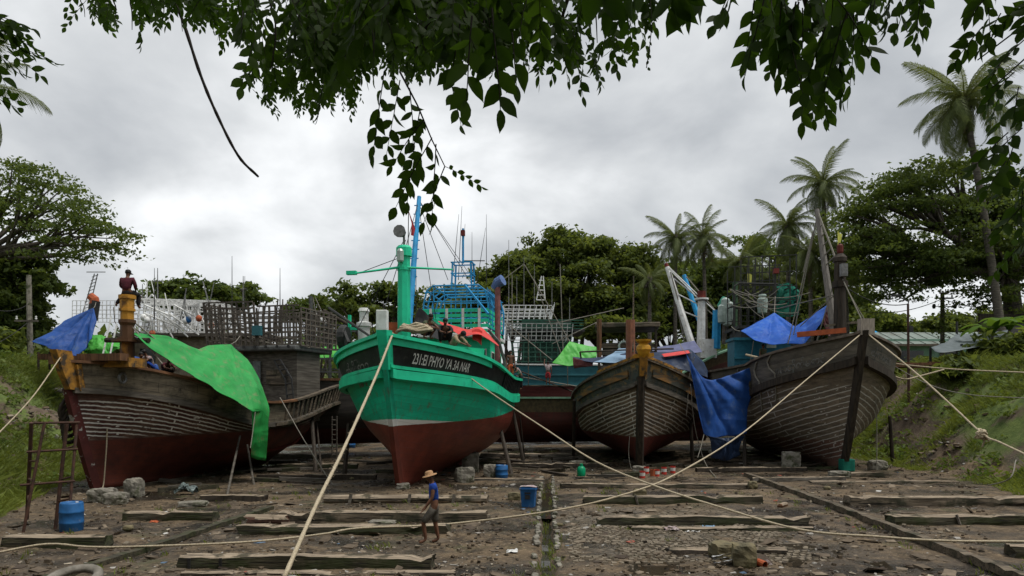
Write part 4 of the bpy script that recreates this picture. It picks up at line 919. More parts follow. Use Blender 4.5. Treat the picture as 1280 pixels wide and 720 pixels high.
# teal and red trawler, broadside
eb = boat_root('trawler', 0.5, 60, 1.0, 'teal over dark red trawler lying broadside behind the green boat', 'boats behind the front row')
eb.rotation_euler = (0, 0, R(-80)); WM[eb] = Matrix.Translation((-2.5, 58, 0)) @ Matrix.Rotation(R(-84), 4, 'Z'); eb.location = (-2.5, 58, 0); eb.rotation_euler = (0, 0, R(-84))
eh = Hull(15, 5, lambda t: 4.9-.2*sstep(t/.3), lambda t: 1.3, 1.2, lambda t: 1.55, Le=(.5, .3), run=(.4, .2), sr=.7, g=(.55, 2.6))
eh.build(eb, hullmat('trawler_red', (.14, .03, .028), (.10, .024, .022), (.14, .03, .028), (.1, .024, .022), 1.0, seam=.1, dirt=(.08, .03, .028)))
eh.bulwark(eb, M['teal_paint']); eh.deck(eb, M['deck']); eh.rail(eb, 'cap_rail', M['white_paint'], 2.0, .3, .1); eh.rail(eb, 'rub_strake', M['teal_paint'], 1.5, .12, .14, .06); eh.rail(eb, 'rub_rail', M['teal_paint'], 1.0, .14, .16, .06)
eh.rail(eb, 'keel_strake', M['pink_paint'], .0, .5, .45, .4, .05, 1)
eh.stem(eb, M['red_paint'])
wp = P(682, 440, 60); mb = MB(); mb.box((wp.x, 60, 8.1), (4.0, 3.4, 3.9)); house = mb.build('deckhouse', mk('dark_green_house', (.03, .085, .06), (.016, .045, .032), scale=2, dirt=(.05, .05, .04), dlo=.5, dhi=.62), eb, local=False)
for k in range(3):
    mb = MB(); mb.box((wp.x-1.15+k*1.2, 58.28, 8.45), (.6, .06, .62)); fr = mb.build('window', M['white_paint'], house, local=False)
    mb = MB(); mb.box((wp.x-1.15+k*1.2, 58.24, 8.45), (.48, .04, .5)); mb.build('pane', M['window_dark'], fr, local=False)
mb = MB(); mb.box((wp.x, 59.8, 9.05), (6, 5, .16)); mb.build('house_roof', M['dark_metal'], eb, local=False)
mb = MB(); [mb.beam((wp.x-2.9, 57.4, 9.2+k*.22), (wp.x+2.9, 57.4, 9.2+k*.22), .05, .07) for k in range(4)]; mb.build('roof_rail', mk('green_house', (.03, .12, .075), (.02, .07, .05)), eb, local=False)
def wlattice(root, name, mat, o, ux, uz, nx, nz, r):
    inv = WM[root].inverted(); o_ = inv @ Vector(o); return lattice(root, name, mat, o_, inv.to_3x3() @ Vector(ux), inv.to_3x3() @ Vector(uz), nx, nz, r)
lw = mk('lattice_white', (.78, .79, .78), (.58, .58, .56), rough=.6)
o = P(626, 408, 59); wlattice(eb, 'lattice_rail', lw, o, (4.0, 0, 0), (.25, 0, 1.7), 9, 6, .07)
wlattice(eb, 'lattice_rail', lw, o, (.1, 3, 0), (.2, 0, 1.7), 6, 6, .07); wlattice(eb, 'lattice_rail', lw, o+Vector((4, 0, 0)), (.1, 3, 0), (.4, 0, 1.9), 6, 6, .07); wlattice(eb, 'lattice_rail', lw, o+Vector((0, 3, 0)), (4, 0, 0), (.2, 0, 1.7), 9, 6, .07)
mb = MB(); c = P(676, 375, 59)
for s_ in (-.35, .35): mb.tube([c+Vector((s_, 0, 0)), P(678, 345, 59)+Vector((s_*.2, 0, 0))], .05, 5)
for k in range(5): q = lerp(-.35, -.1, k/5); zz = c.z+2*k/5; mb.tube([(c.x+q, 59, zz), (c.x-q, 59, zz)], .04, 5)
mb.build('signal_tower', lw, eb, local=False)
wlattice(eb, 'lattice_rail', mk('lattice_pale', (.42, .44, .42), (.22, .23, .22)), P(632, 425, 57), (5.2, 0, 0), (.1, 0, 1.3), 13, 4, .06)
wlattice(eb, 'lattice_rail', mk('lattice_green', (.04, .13, .09), (.025, .07, .05)), P(640, 452, 56.5), (5.4, 0, 0), (0, 0, 1.5), 12, 4, .07)
for (a, c) in (((622, 395), (690, 450)), ((640, 340), (640, 420)), ((668, 350), (705, 452)), ((690, 405), (780, 385)), ((690, 430), (752, 400)), ((655, 330), (600, 372)), ((655, 330), (720, 440)), ((700, 330), (704, 445))):
    mb = MB(); mb.tube([P(*a, 56.2), P(*c, 56)], .035, 5); mb.build('stay', M['grey_rope'], eb, local=False)
for px, pt_ in ((636, 300), (655, 320), (668, 330), (646, 345), (690, 352), (712, 372)):
    mb = MB(); mb.tube([P(px, 410, 59), P(px, pt_, 59)], [.05, .02], 5); mb.build('antenna', M['metal'], eb, local=False)
for x in (650, 675, 700, 716):
    mb = MB(); a = P(x, 462, 57.6); mb.beam(a, a+Vector((0, 0, .9)), .08); mb.build('rail_post', M['dark_metal'], eb, local=False)
mb = MB(); mb.tube([P(645, 470, 55.2), P(722, 483, 55.2)], .04, 5); mb.build('side_rope', M['grey_rope'], eb, local=False)
mb = MB(); mb.tube([P(645, 462, 55.2), P(722, 492, 55.2)], .06, 5); mb.build('side_pole', M['dark_wood'], eb, local=False)
# red-brown boat with white masts between the centre and dark boats
fb = empty('fishing_boat', (13.4, 51.3, 0), R(98), 'maroon boat with white mast and leaning white spar behind the centre boat', 'boat', 'boats behind the front row')
fh_ = Hull(15, 5, lambda t: 6.3-3.6*sstep(t/.45), lambda t: .6, 2.6, lambda t: .95, Le=(.7, .4), prk=1.4)
fh_.build(fb, hullmat('maroon_hull', (.16, .05, .038), (.10, .034, .027), (.1, .02, .02), (.1, .02, .02), -3, seam=.4, dirt=(.06, .05, .04)))
fh_.bulwark(fb, mk('ochre_bulwark', (.13, .10, .05), (.075, .06, .035))); fh_.rail(fb, 'cap_rail', mk('pale_green', (.2, .36, .24), (.12, .24, .16)), 2.0, .25, .12); fh_.deck(fb, M['deck']); fh_.stem(fb, M['brown_wood'])
def wt(root, name, mat, pts, r, n=8):
    mb = MB(); mb.tube(pts, r, n); return mb.build(name, mat, root, local=False)
wt(fb, 'mast', M['white_paint'], [P(876, 450, 50.5), P(877, 372, 50.5)], [.32, .26]); wt(fb, 'mast_cap', M['red_paint'], [P(877, 376, 50.5), P(877, 364, 50.5)], .29)
mb = MB(); mb.lathe([(.5, 0), (.5, .12)], P(877, 375, 50.5), 12); mb.build('mast_collar', M['white_paint'], fb, local=False)
wt(fb, 'leaning_spar', M['white_paint'], [P(868, 440, 50), P(834, 334, 51.5)], [.26, .17]); wt(fb, 'spar_tip', M['red_paint'], [P(835, 336, 51.5), P(832, 329, 51.5)], [.18, .12])
wt(fb, 'blue_spar', M['blue_paint'], [P(874, 400, 53), P(855, 344, 54)], [.2, .16]); wt(fb, 'blue_post', M['blue_paint'], [P(895, 436, 50), P(896, 388, 50)], [.3, .28])
wt(fb, 'green_post', mk('dull_green', (.04, .09, .04), (.025, .055, .028)), [P(918, 430, 51), P(919, 352, 51)], .2)
for (a, c) in (((836, 336), (868, 368)), ((842, 348), (876, 375)), ((848, 368), (876, 382)), ((856, 390), (874, 397)), ((836, 334), (897, 392)), ((858, 346), (900, 395)), ((838, 340), (866, 440)), ((846, 380), (858, 440)), ((854, 410), (862, 440)), ((876, 380), (893, 395))):
    wt(fb, 'rigging_line', M['white_paint'] if a[0] in (836, 842, 848, 856) else M['grey_rope'], [P(*a, 50.8), P(*c, 50.6)], .045, 5)
mb = MB(); sheet(mb, [[P(896, 380, 50), P(903, 371, 50), P(911, 376, 50)], [P(896, 392, 49.7), P(903, 395, 49.5), P(910, 390, 49.7)]], 10, 8, .2, 1.2, 5); mb.build('net_bundle', mk('pale_net', (.05, .26, .18), (.035, .18, .13)), fb, smooth=True, local=False)
for k, (px, py) in enumerate(((907, 384), (912, 389), (903, 392), (909, 395))):
    mb = MB(); mb.lathe([(.1, -.7), (.3, -.6), (.34, -.1), (.3, .5), (.14, .65)], P(px, py, 49.4), 10); mb.build('deck_lamp', M['lantern_glass'], fb, local=False)
wt(fb, 'lamp_post', M['grey_wood'], [P(905, 430, 49.6), P(906, 395, 49.6)], .16); wt(fb, 'lamp_bar', M['grey_wood'], [P(900, 400, 49.6), P(916, 404, 49.6)], .12)
mb = MB(); mb.box(P(884, 436, 50.2), (1.1, .8, 1.3)); mb.build('winch_box', M['white_paint'], fb, local=False)
# boat with white racks behind the left boat
lb = empty('fishing_boat', (-22.2, 40.5, 0), R(-70), 'fishing boat with long white lattice racks behind the left wooden boat', 'boat', 'boats behind the front row')
lh = Hull(19, 5, lambda t: 4.5-.6*sstep(t/.3), lambda t: .8, 1.2, lambda t: .8)
lh.build(lb, hullmat('dull_hull', (.07, .06, .05), (.035, .03, .027), (.1, .03, .02), (.07, .02, .016), 1.8)); lh.deck(lb, M['deck']); lh.bulwark(lb, M['grey_wood']); lh.rail(lb, 'cap_rail', M['brown_wood'], 2.0, .3, .14); lh.stem(lb, M['dark_wood'])
mb = MB(); mb.box((-19.5, 45, 6.0), (8, 3, 2.6)); house = mb.build('deckhouse', mk('tan_house', (.2, .17, .12), (.12, .10, .075)), lb, local=False)
for k in range(4): mb = MB(); mb.box((-22+k*1.7, 43.47, 6.2), (.9, .06, .8)); mb.build('window', M['window_dark'], house, local=False)
mb = MB(); mb.box((-19.4, 45, 7.4), (9, 4, .2)); mb.build('house_roof', M['grey_wood'], lb, local=False)
o = P(166, 422, 43); ux = P(270, 424, 44)-o
wlattice(lb, 'lattice_rack', lw, o, ux, (0, 0, 2.35), 14, 7, .065); wlattice(lb, 'lattice_rack', lw, o+Vector((0, 3.2, .1)), ux, (0, 0, 2.3), 14, 7, .06)
wlattice(lb, 'lattice_rack', lw, o+Vector((0, 0, 2.35)), ux, (0, 3.2, 0), 16, 5, .045)
for k in range(5): wlattice(lb, 'lattice_rack', lw, o+ux*k/4, (0, 3.2, 0), (0, 0, 2.3), 5, 6, .045)
o = P(90, 398, 45); ux = P(165, 398, 45)-o
wlattice(lb, 'lattice_rack', lw, o, ux, (0, 0, 1.1), 14, 4, .035)
wlattice(lb, 'lattice_rack', lw, o+Vector((0, 2.4, 0)), ux, (0, 0, 1.1), 14, 4, .035)
wt(lb, 'black_funnel', M['dark_metal'], [P(115, 400, 44), P(119, 376, 44)], [.32, .3]); wt(lb, 'funnel_bend', M['orange_paint'], [P(118, 380, 44), P(118, 374, 44), P(113, 370, 44)], [.3, .28, .24])
mb = MB(); a = P(106, 395, 46); c = P(120, 342, 46)
for o_ in (Vector((-.2, 0, 0)), Vector((.2, 0, 0))): mb.tube([a+o_, c+o_*.5], .035, 5)
for k in range(12): q = a.lerp(c, k/12); mb.tube([q-Vector((.2, 0, 0)), q+Vector((.2, 0, .15))], .025, 5)
mb.tube([c-Vector((.6, 0, -.1)), c+Vector((.6, 0, .1))], .03, 5); mb.build('aerial_tower', M['metal'], lb, local=False)
for px, pt_, hw in ((197, 335, .3), (178, 355, .35), (184, 362, .25), (170, 352, .25), (304, 345, .2)):
    mb = MB(); c = P(px, pt_, 44); mb.tube([P(px, 380, 44), c], [.05, .02], 5); mb.tube([c+Vector((-hw, 0, -.8)), c+Vector((hw, 0, -.8))], .03, 5); mb.build('antenna', M['metal'], lb, local=False)
mb = MB(); c = P(190, 378, 43.5); e = P(190, 368, 43.5)
for s_ in (-.35, .35): mb.tube([c+Vector((s_, 0, 0)), e], .05, 5)
mb.build('antenna_stand', lw, lb, local=False)
for px in (48, 62, 90, 112):
    wt(lb, 'awning_post', M['dark_wood'], [P(px, 462, 42.5), P(px, 440, 42.5)] if px < 100 else [P(px, 450, 42.5), P(px+4, 392, 43)], .07, 6)
mb = MB(); mb.beam(P(50, 446, 42), P(128, 447, 42), .4, .34); mb.build('outrigger_beam', M['brown_wood'], lb, local=False)
rj = random.Random(21)
for k in range(16):
    px = rj.uniform(150, 290); a = P(px, rj.uniform(405, 425), 43.2); c = P(px+rj.uniform(-14, 14), rj.uniform(350, 392), 43.4)
    mb = MB(); mb.tube([a, a.lerp(c, .5)+Vector((rj.uniform(-.2, .2), 0, 0)), c], rj.uniform(.02, .045), 5); mb.build('loose_pole', rj.choice([lw, M['metal'], M['old_wood']]), lb, local=False)
for k in range(9):
    px = rj.uniform(165, 275); mb = MB(); a = P(px, rj.uniform(378, 398), 42.8); c = P(px+rj.uniform(15, 45), rj.uniform(395, 424), 42.8); mb.tube([a, c], .05, 5); mb.build('rack_brace', lw, lb, local=False)
for (px, py, sx) in ((215, 404, 2.2), (240, 388, 1.6), (186, 408, 1.3)):
    mb = MB(); sheet(mb, [[P(px-10*sx/2, py-9, 42.7), P(px, py-6, 42.6), P(px+10*sx/2, py-10, 42.7)], [P(px-9*sx/2, py+8, 42.6), P(px, py+12, 42.5), P(px+9*sx/2, py+7, 42.6)]], 22, 16, .3, 1.3, int(px)); n_ = mb.build('hung_net', mk('grey_net%d' % px, (.3, .31, .3), (.2, .2, .19)), lb, smooth=True, local=False); md = n_.modifiers.new('Wireframe', 'WIREFRAME'); md.thickness = .012
for k in range(7):
    mb = MB(); mb.blob(P(rj.uniform(170, 270), rj.uniform(396, 424), 42.6), (.36, .36, .42), 2, .05, k); mb.build('float', rj.choice([M['orange_paint'], M['white_paint'], M['blue_plastic']]), lb, smooth=True, local=False)
for k in range(14):
    px = rj.uniform(275, 385); a = Vector(LP(ab, px, rj.uniform(425, 440), 38.2)); c = Vector(LP(ab, px+rj.uniform(-12, 12), rj.uniform(372, 405), 38.4)); mb = MB(); mb.tube([a, c], rj.uniform(.02, .04), 5); mb.build('loose_pole', rj.choice([M['grey_wood'], M['dark_metal'], M['old_wood']]), ab)
for k in range(8):
    a = Vector(LP(ab, rj.uniform(275, 330), rj.uniform(392, 420), 37.9)); c = Vector(LP(ab, rj.uniform(340, 388), rj.uniform(400, 435), 38.1)); stay(ab, a, c, .022, M['grey_rope'], .25, name='sagging_line')
for k in range(10):
    a = Vector(LP(db, rj.uniform(905, 950), rj.uniform(350, 380), 45)); c = Vector(LP(db, rj.uniform(955, 1020), rj.uniform(350, 415), 43)); stay(db, a, c, .022, M['grey_rope'], .4, name='sagging_line')
# small red boat with grey frames, seen between the left and green boats
hb = empty('fishing_boat', (-12.6, 50, 0), R(6), 'dark red boat with grey timber frames between the left boat and green boat', 'boat', 'boats behind the front row')
hh = Hull(14, 4.6, lambda t: 3.9-.8*sstep(t/.4), lambda t: .6, 1.2, lambda t: .8)
hh.build(hb, hullmat('small_red', (.12, .025, .02), (.07, .018, .015), (.1, .02, .02), (.07, .02, .02), 1.6)); hh.deck(hb, M['deck']); hh.bulwark(hb, M['grey_wood']); hh.rail(hb, 'cap_rail', M['grey_wood'], 2.0, .25, .12); hh.stem(hb, M['red_paint'])
gm = mk('grey_frame', (.085, .088, .085), (.05, .052, .05))
o = P(386, 478, 46); wlattice(hb, 'timber_frame', gm, o, (2.6, .3, 0), (-.05, 0, 3.6), 4, 5, .13)
wlattice(hb, 'timber_frame', gm, o+Vector((0, 2.5, 0)), (2.6, .3, 0), (-.05, 0, 3.6), 4, 4, .11)
wt(hb, 'mast', gm, [P(394, 470, 46.5), P(388, 370, 46.5)], [.2, .12]); wt(hb, 'white_spar', M['white_paint'], [P(394, 390, 47), P(409, 408, 47)], .13)
wt(hb, 'boom', M['dark_wood'], [P(404, 388, 46), P(440, 408, 46)], .1)
for k in range(3): wt(hb, 'stay', M['grey_rope'], [P(388+k*3, 372, 46.5), P(380+k*30, 470, 46.5)], .03, 5)
for o in (eb, fb, lb, hb): o['group'] = 'boats behind the front row'
# ================================================================== TARPS
P_ = P
tarp('tarpaulin', M['green_tarp'], [
    [[P(168, 416, 28.0), P(210, 420, 29.2), P(250, 437, 30.8), P(262, 432, 31.4), P(289, 430, 32.3), P(300, 441, 32.7)],
     [P(168.5, 417, 27.9), P(205, 426, 28.7), P(246, 450, 29.7), P(272, 455, 30.4), P(299, 458, 31.4), P(312, 466, 32.1)],
     [P(168.5, 418, 27.8), P(198, 432, 28.3), P(240, 462, 28.9), P(280, 482, 29.6), P(309, 488, 30.5), P(322, 492, 31.4)],
     [P(169, 419, 27.6), P(194, 438, 27.9), P(236, 466, 28.3), P(280, 492, 29.0), P(319, 515, 29.75), P(330, 514, 30.7)]],
    [[P(289, 430, 32.3), P(298, 439, 32.4), P(310, 449, 32.6)], [P(299, 458, 31.4), P(312, 458, 31.9), P(325, 472, 32.2)], [P(309, 488, 30.5), P(322, 482, 31.2), P(331, 492, 31.8)], [P(319, 515, 29.75), P(328, 508, 30.6), P(339, 512, 31.4)],
     [P(316, 545, 30.1), P(325, 543, 30.5), P(337, 545, 31.2)], [P(314, 571, 30.3), P(324, 575, 30.6), P(334, 576, 31.2)]]],
    'large bright green tarpaulin draped over the left wooden boat', wr=.10, wl=.9, seed=1, sharp=True, fan=(P(289, 429, 32.4), .38, 7), cords=[(P(168, 416, 28), P(160, 408, 27.9)), (P(319, 515, 29.75), P(313, 560, 29)), (P(289, 430, 32.3), P(300, 420, 35))])
tarp('tarpaulin', M['blue_tarp'], [
    [[P(84, 402, 43.5), P(98, 394, 43.3), P(117, 385, 42.6)], [P(70, 416, 42.6), P(92, 412, 42.2), P(121, 402, 42)], [P(58, 423, 42), P(86, 430, 41.2), P(119, 424, 41.6)], [P(45, 428, 41.6), P(78, 440, 40.8), P(100, 447, 40.8)]]],
    'blue tarpaulin pitched as a tent behind the yellow bow horn', wr=.12, wl=.7, seed=2, sharp=True, fan=(P(118, 384, 42.8), .7, 8), cords=[(P(117, 385, 42.6), P(120, 378, 43.5)), (P(45, 428, 41.6), P(38, 446, 41.6))])
tarp('tarpaulin', M['lime_tarp'], [[[P(112, 420, 43), P(128, 420, 43), P(150, 428, 43), P(168, 428, 43)], [P(106, 440, 42.5), P(128, 445, 42.4), P(150, 436, 42.5), P(168, 440, 42.5)]]],
    'crumpled green sheet behind the carved bow post of the left boat', wr=.35, wl=.9, seed=3)
tarp('tarpaulin', M['blue_tarp'], [[[P(158, 444, 30.5), P(168, 445, 30.5), P(196, 456, 30.5)], [P(152, 464, 30), P(172, 466, 30), P(205, 474, 30)]]],
    'small blue sheet behind the crew seated on the left boat', wr=.2, wl=1.2, seed=4)
tarp('tarpaulin', M['blue_tarp'], [
    [[P(857, 440, 37.2), P(862, 450, 37.4), P(880, 474, 38.0), P(906, 471, 38.7), P(938, 458, 39.6)], [P(862, 462, 37.3), P(872, 478, 37.5), P(890, 494, 37.9), P(912, 488, 38.5), P(937, 474, 39.3)],
     [P(868, 492, 37.3), P(880, 510, 37.5), P(896, 519, 37.9), P(914, 512, 38.4), P(935, 498, 39.1)], [P(874, 522, 37.3), P(886, 532, 37.5), P(902, 534, 37.8), P(916, 530, 38.2), P(931, 522, 38.8)],
     [P(880, 543, 37.3), P(890, 548, 37.5), P(904, 545, 37.8), P(916, 545, 38.1), P(931, 541, 38.6)]]],
    'big blue tarpaulin hanging down the gap between the centre and dark boats', wr=.10, wl=.6, seed=5, fan=(P(858, 438, 37.4), .55, 9), cords=[(P(857, 440, 37.2), P(850, 430, 39)), (P(938, 458, 39.6), P(945, 452, 40.5)), (P(880, 543, 37.3), P(872, 572, 36))])
tarp('tarpaulin', M['navy_tarp'], [[[P(884, 545, 37.2), P(905, 548, 37.2), P(932, 545, 38)], [P(888, 572, 37.4), P(908, 576, 37.4), P(926, 570, 38)]]],
    'dark navy sheet hanging below the big blue tarpaulin', wr=.25, wl=.9, seed=15)
tarp('tarpaulin', M['bright_blue_tarp'], [
    [[P(925, 414, 41), P(948, 402, 41.6), P(968, 391, 42), P(982, 401, 41.2), P(994, 410, 40.6)], [P(934, 420, 40.2), P(950, 416, 40.4), P(967, 412, 40.6), P(980, 416, 40), P(993, 417, 39.8)], [P(942, 426, 39.6), P(954, 429, 39.3), P(966, 431, 39.1), P(977, 430, 38.9), P(988, 428, 38.8)]]],
    'bright blue tarpaulin peaked like a tent on the dark boat', wr=.08, wl=.9, seed=6, sharp=True, fan=(P(968, 390, 42), .4, 8), cords=[(P(925, 414, 41), P(914, 408, 43)), (P(968, 391, 42), P(969, 370, 44)), (P(942, 426, 39.6), P(938, 450, 40))])
tarp('tarpaulin', M['bright_blue_tarp'], [
    [[P(988, 412, 40.4), P(1010, 398, 39.6), P(1034, 381, 38.6)], [P(984, 424, 39.2), P(1006, 414, 38.8), P(1032, 389, 38.3)], [P(983, 430, 38.7), P(1003, 431, 38.2), P(1024, 405, 37.9)]]],
    'bright blue tarpaulin drawn up to a point beside the dark mast', wr=.08, wl=.9, seed=7, sharp=True, fan=(P(1035, 380, 38.6), .4, 9))
tarp('tarpaulin', M['maroon_tarp'], [[[P(1034, 382, 38.7), P(1040, 395, 38.4), P(1043, 410, 38)], [P(1028, 404, 38.4), P(1032, 412, 38.2), P(1036, 420, 37.8)]]],
    'dark red sheet hanging at the foot of the dark mast', wr=.12, wl=1, seed=8)
tarp('tarpaulin', M['pale_blue_tarp'], [[[P(773, 436, 41), P(782, 435.5, 41), P(789, 436, 41)], [P(758, 446, 39), P(775, 446, 39), P(790, 446, 39)], [P(742, 452, 38.3), P(765, 453.5, 38.2), P(790, 453, 38.2)]]],
    'pale blue canopy sheet left of the centre boat figurehead', wr=.08, wl=.8, seed=9)
tarp('tarpaulin', M['navy_tarp'], [[[P(716, 446, 40.5), P(745, 447, 40), P(790, 440, 39.8)], [P(717, 448, 39), P(745, 454, 38.4), P(790, 455, 38.4)]]],
    'dark canopy edge left of the centre boat post', wr=.12, wl=.8, seed=10)
tarp('tarpaulin', M['maroon_tarp'], [[[P(716, 447, 38.9), P(730, 451, 38.7), P(741, 453, 38.6)], [P(718, 461, 38.8), P(730, 459, 38.7), P(741, 457, 38.5)]]],
    'maroon end flap of the dark canopy', wr=.1, wl=1, seed=11)
tarp('tarpaulin', M['navy_tarp'], [[[P(804, 441, 41), P(838, 440, 40.8), P(862, 436, 40.3), P(874, 446, 40)], [P(806, 451, 39), P(838, 449, 38.8), P(863, 439, 38.7), P(886, 464, 38.7)], [P(836, 459, 38.2), P(850, 462, 38.2), P(866, 466, 38.2), P(885, 472, 38.4)]]],
    'black canopy sheet right of the yellow figurehead', wr=.08, wl=.9, seed=12, sharp=True)
tarp('tarpaulin', M['red_tarp'], [[[P(826, 443, 39.6), P(845, 440, 39.4), P(860, 438, 39)], [P(830, 446, 38.8), P(847, 444, 38.6), P(863, 441, 38.2)]]],
    'thin red sheet folded over the black canopy', wr=.05, wl=1, seed=13)
tarp('tarpaulin', M['purple_tarp'], [[[P(806, 436, 47), P(840, 432, 47), P(868, 426, 47)], [P(806, 444, 45), P(840, 444, 45), P(878, 440, 45)]]],
    'dull purple tarpaulin behind the black canopy', wr=.15, wl=.7, seed=14)
tarp('tarpaulin', M['lime_tarp'], [[[P(712, 427, 50), P(728, 431, 50), P(745, 434, 50)], [P(690, 454, 49), P(716, 457, 49), P(745, 448, 49.5)]]],
    'lime green tarpaulin slung between the trawler and the centre boat', wr=.12, wl=.7, seed=16)
tarp('tarpaulin', M['lime_tarp'], [[[P(388, 438, 48), P(410, 432, 48), P(432, 428, 48)], [P(386, 447, 47), P(410, 447, 47), P(434, 444, 47)]]],
    'lime green sheet behind the grey timber frames', wr=.15, wl=.8, seed=17)
tarp('tarpaulin', M['red_tarp'], [[[P(548, 401, 36.5), P(570, 408, 36.5), P(585, 412, 36.3), P(600, 409, 36.3), P(610, 417, 36.3), P(622, 430, 36.2)], [P(550, 404, 35.2), P(566, 414, 34.6), P(580, 420, 34.4), P(598, 418, 34.4), P(610, 424, 34.8), P(623, 433, 35.2)]]],
    'red awning stretched in front of the green wheelhouse', wr=.1, wl=.9, seed=18)
tarp('tarpaulin', M['red_tarp'], [[[P(590, 413, 34.8), P(597, 411, 34.9), P(603, 414, 35)], [P(591, 425, 34.8), P(597, 427, 34.8), P(602, 432, 34.9)]]],
    'red flap hanging from the red awning', wr=.05, wl=.9, seed=20)
tarp('tarpaulin', M['black_tarp'], [[[P(517, 418, 33.2), P(517, 402, 33.4), P(523, 385, 33.6)], [P(530, 418, 33.2), P(532, 405, 33.8), P(534, 394, 34)], [P(548, 424, 33), P(552, 416, 33.6), P(554, 409, 34.2)]]],
    'black sheet propped up behind the green mast', wr=.1, wl=.9, seed=19)

# ================================================================== PEOPLE
def skin_obj(name, pts, edges, rad, mat, parent, root=0, sub=1):
    me = bpy.data.meshes.new(name); me.from_pydata([tuple(p) for p in pts], edges, []); o = bpy.data.objects.new(name, me); COL.objects.link(o)
    md = o.modifiers.new('Skin', 'SKIN'); md.use_smooth_shade = True
    sv = me.skin_vertices[0].data
    for i, r in enumerate(rad): sv[i].radius = r if hasattr(r, '__len__') else (r, r)
    sv[root].use_root = True
    s2 = o.modifiers.new('Sub', 'SUBSURF'); s2.levels = sub; s2.render_levels = sub
    dg = bpy.context.evaluated_depsgraph_get(); m2 = bpy.data.meshes.new_from_object(o.evaluated_get(dg)); bpy.data.objects.remove(o); bpy.data.meshes.remove(me)
    m2.name = name; m2.materials.clear(); m2.materials.append(mat); o = bpy.data.objects.new(name, m2); COL.objects.link(o); o.parent = parent; WM[o] = WM[parent]; return o
STAND = dict(pel=(0, 0, .92), wai=(0, 0, 1.08), che=(0, 0, 1.30), nek=(0, .01, 1.46), hed=(0, -.015, 1.58), top=(0, -.01, 1.68),
             sl=(-.19, 0, 1.40), el=(-.24, .03, 1.12), wl=(-.25, -.06, .88), sr=(.19, 0, 1.40), er=(.24, .03, 1.12), wr=(.25, -.06, .88),
             hl=(-.10, 0, .88), kl=(-.11, -.02, .48), al=(-.11, .02, .09), tl=(-.12, -.15, .035), hr=(.10, 0, .88), kr=(.11, -.02, .48), ar=(.11, .02, .09), tr=(.12, -.15, .035))
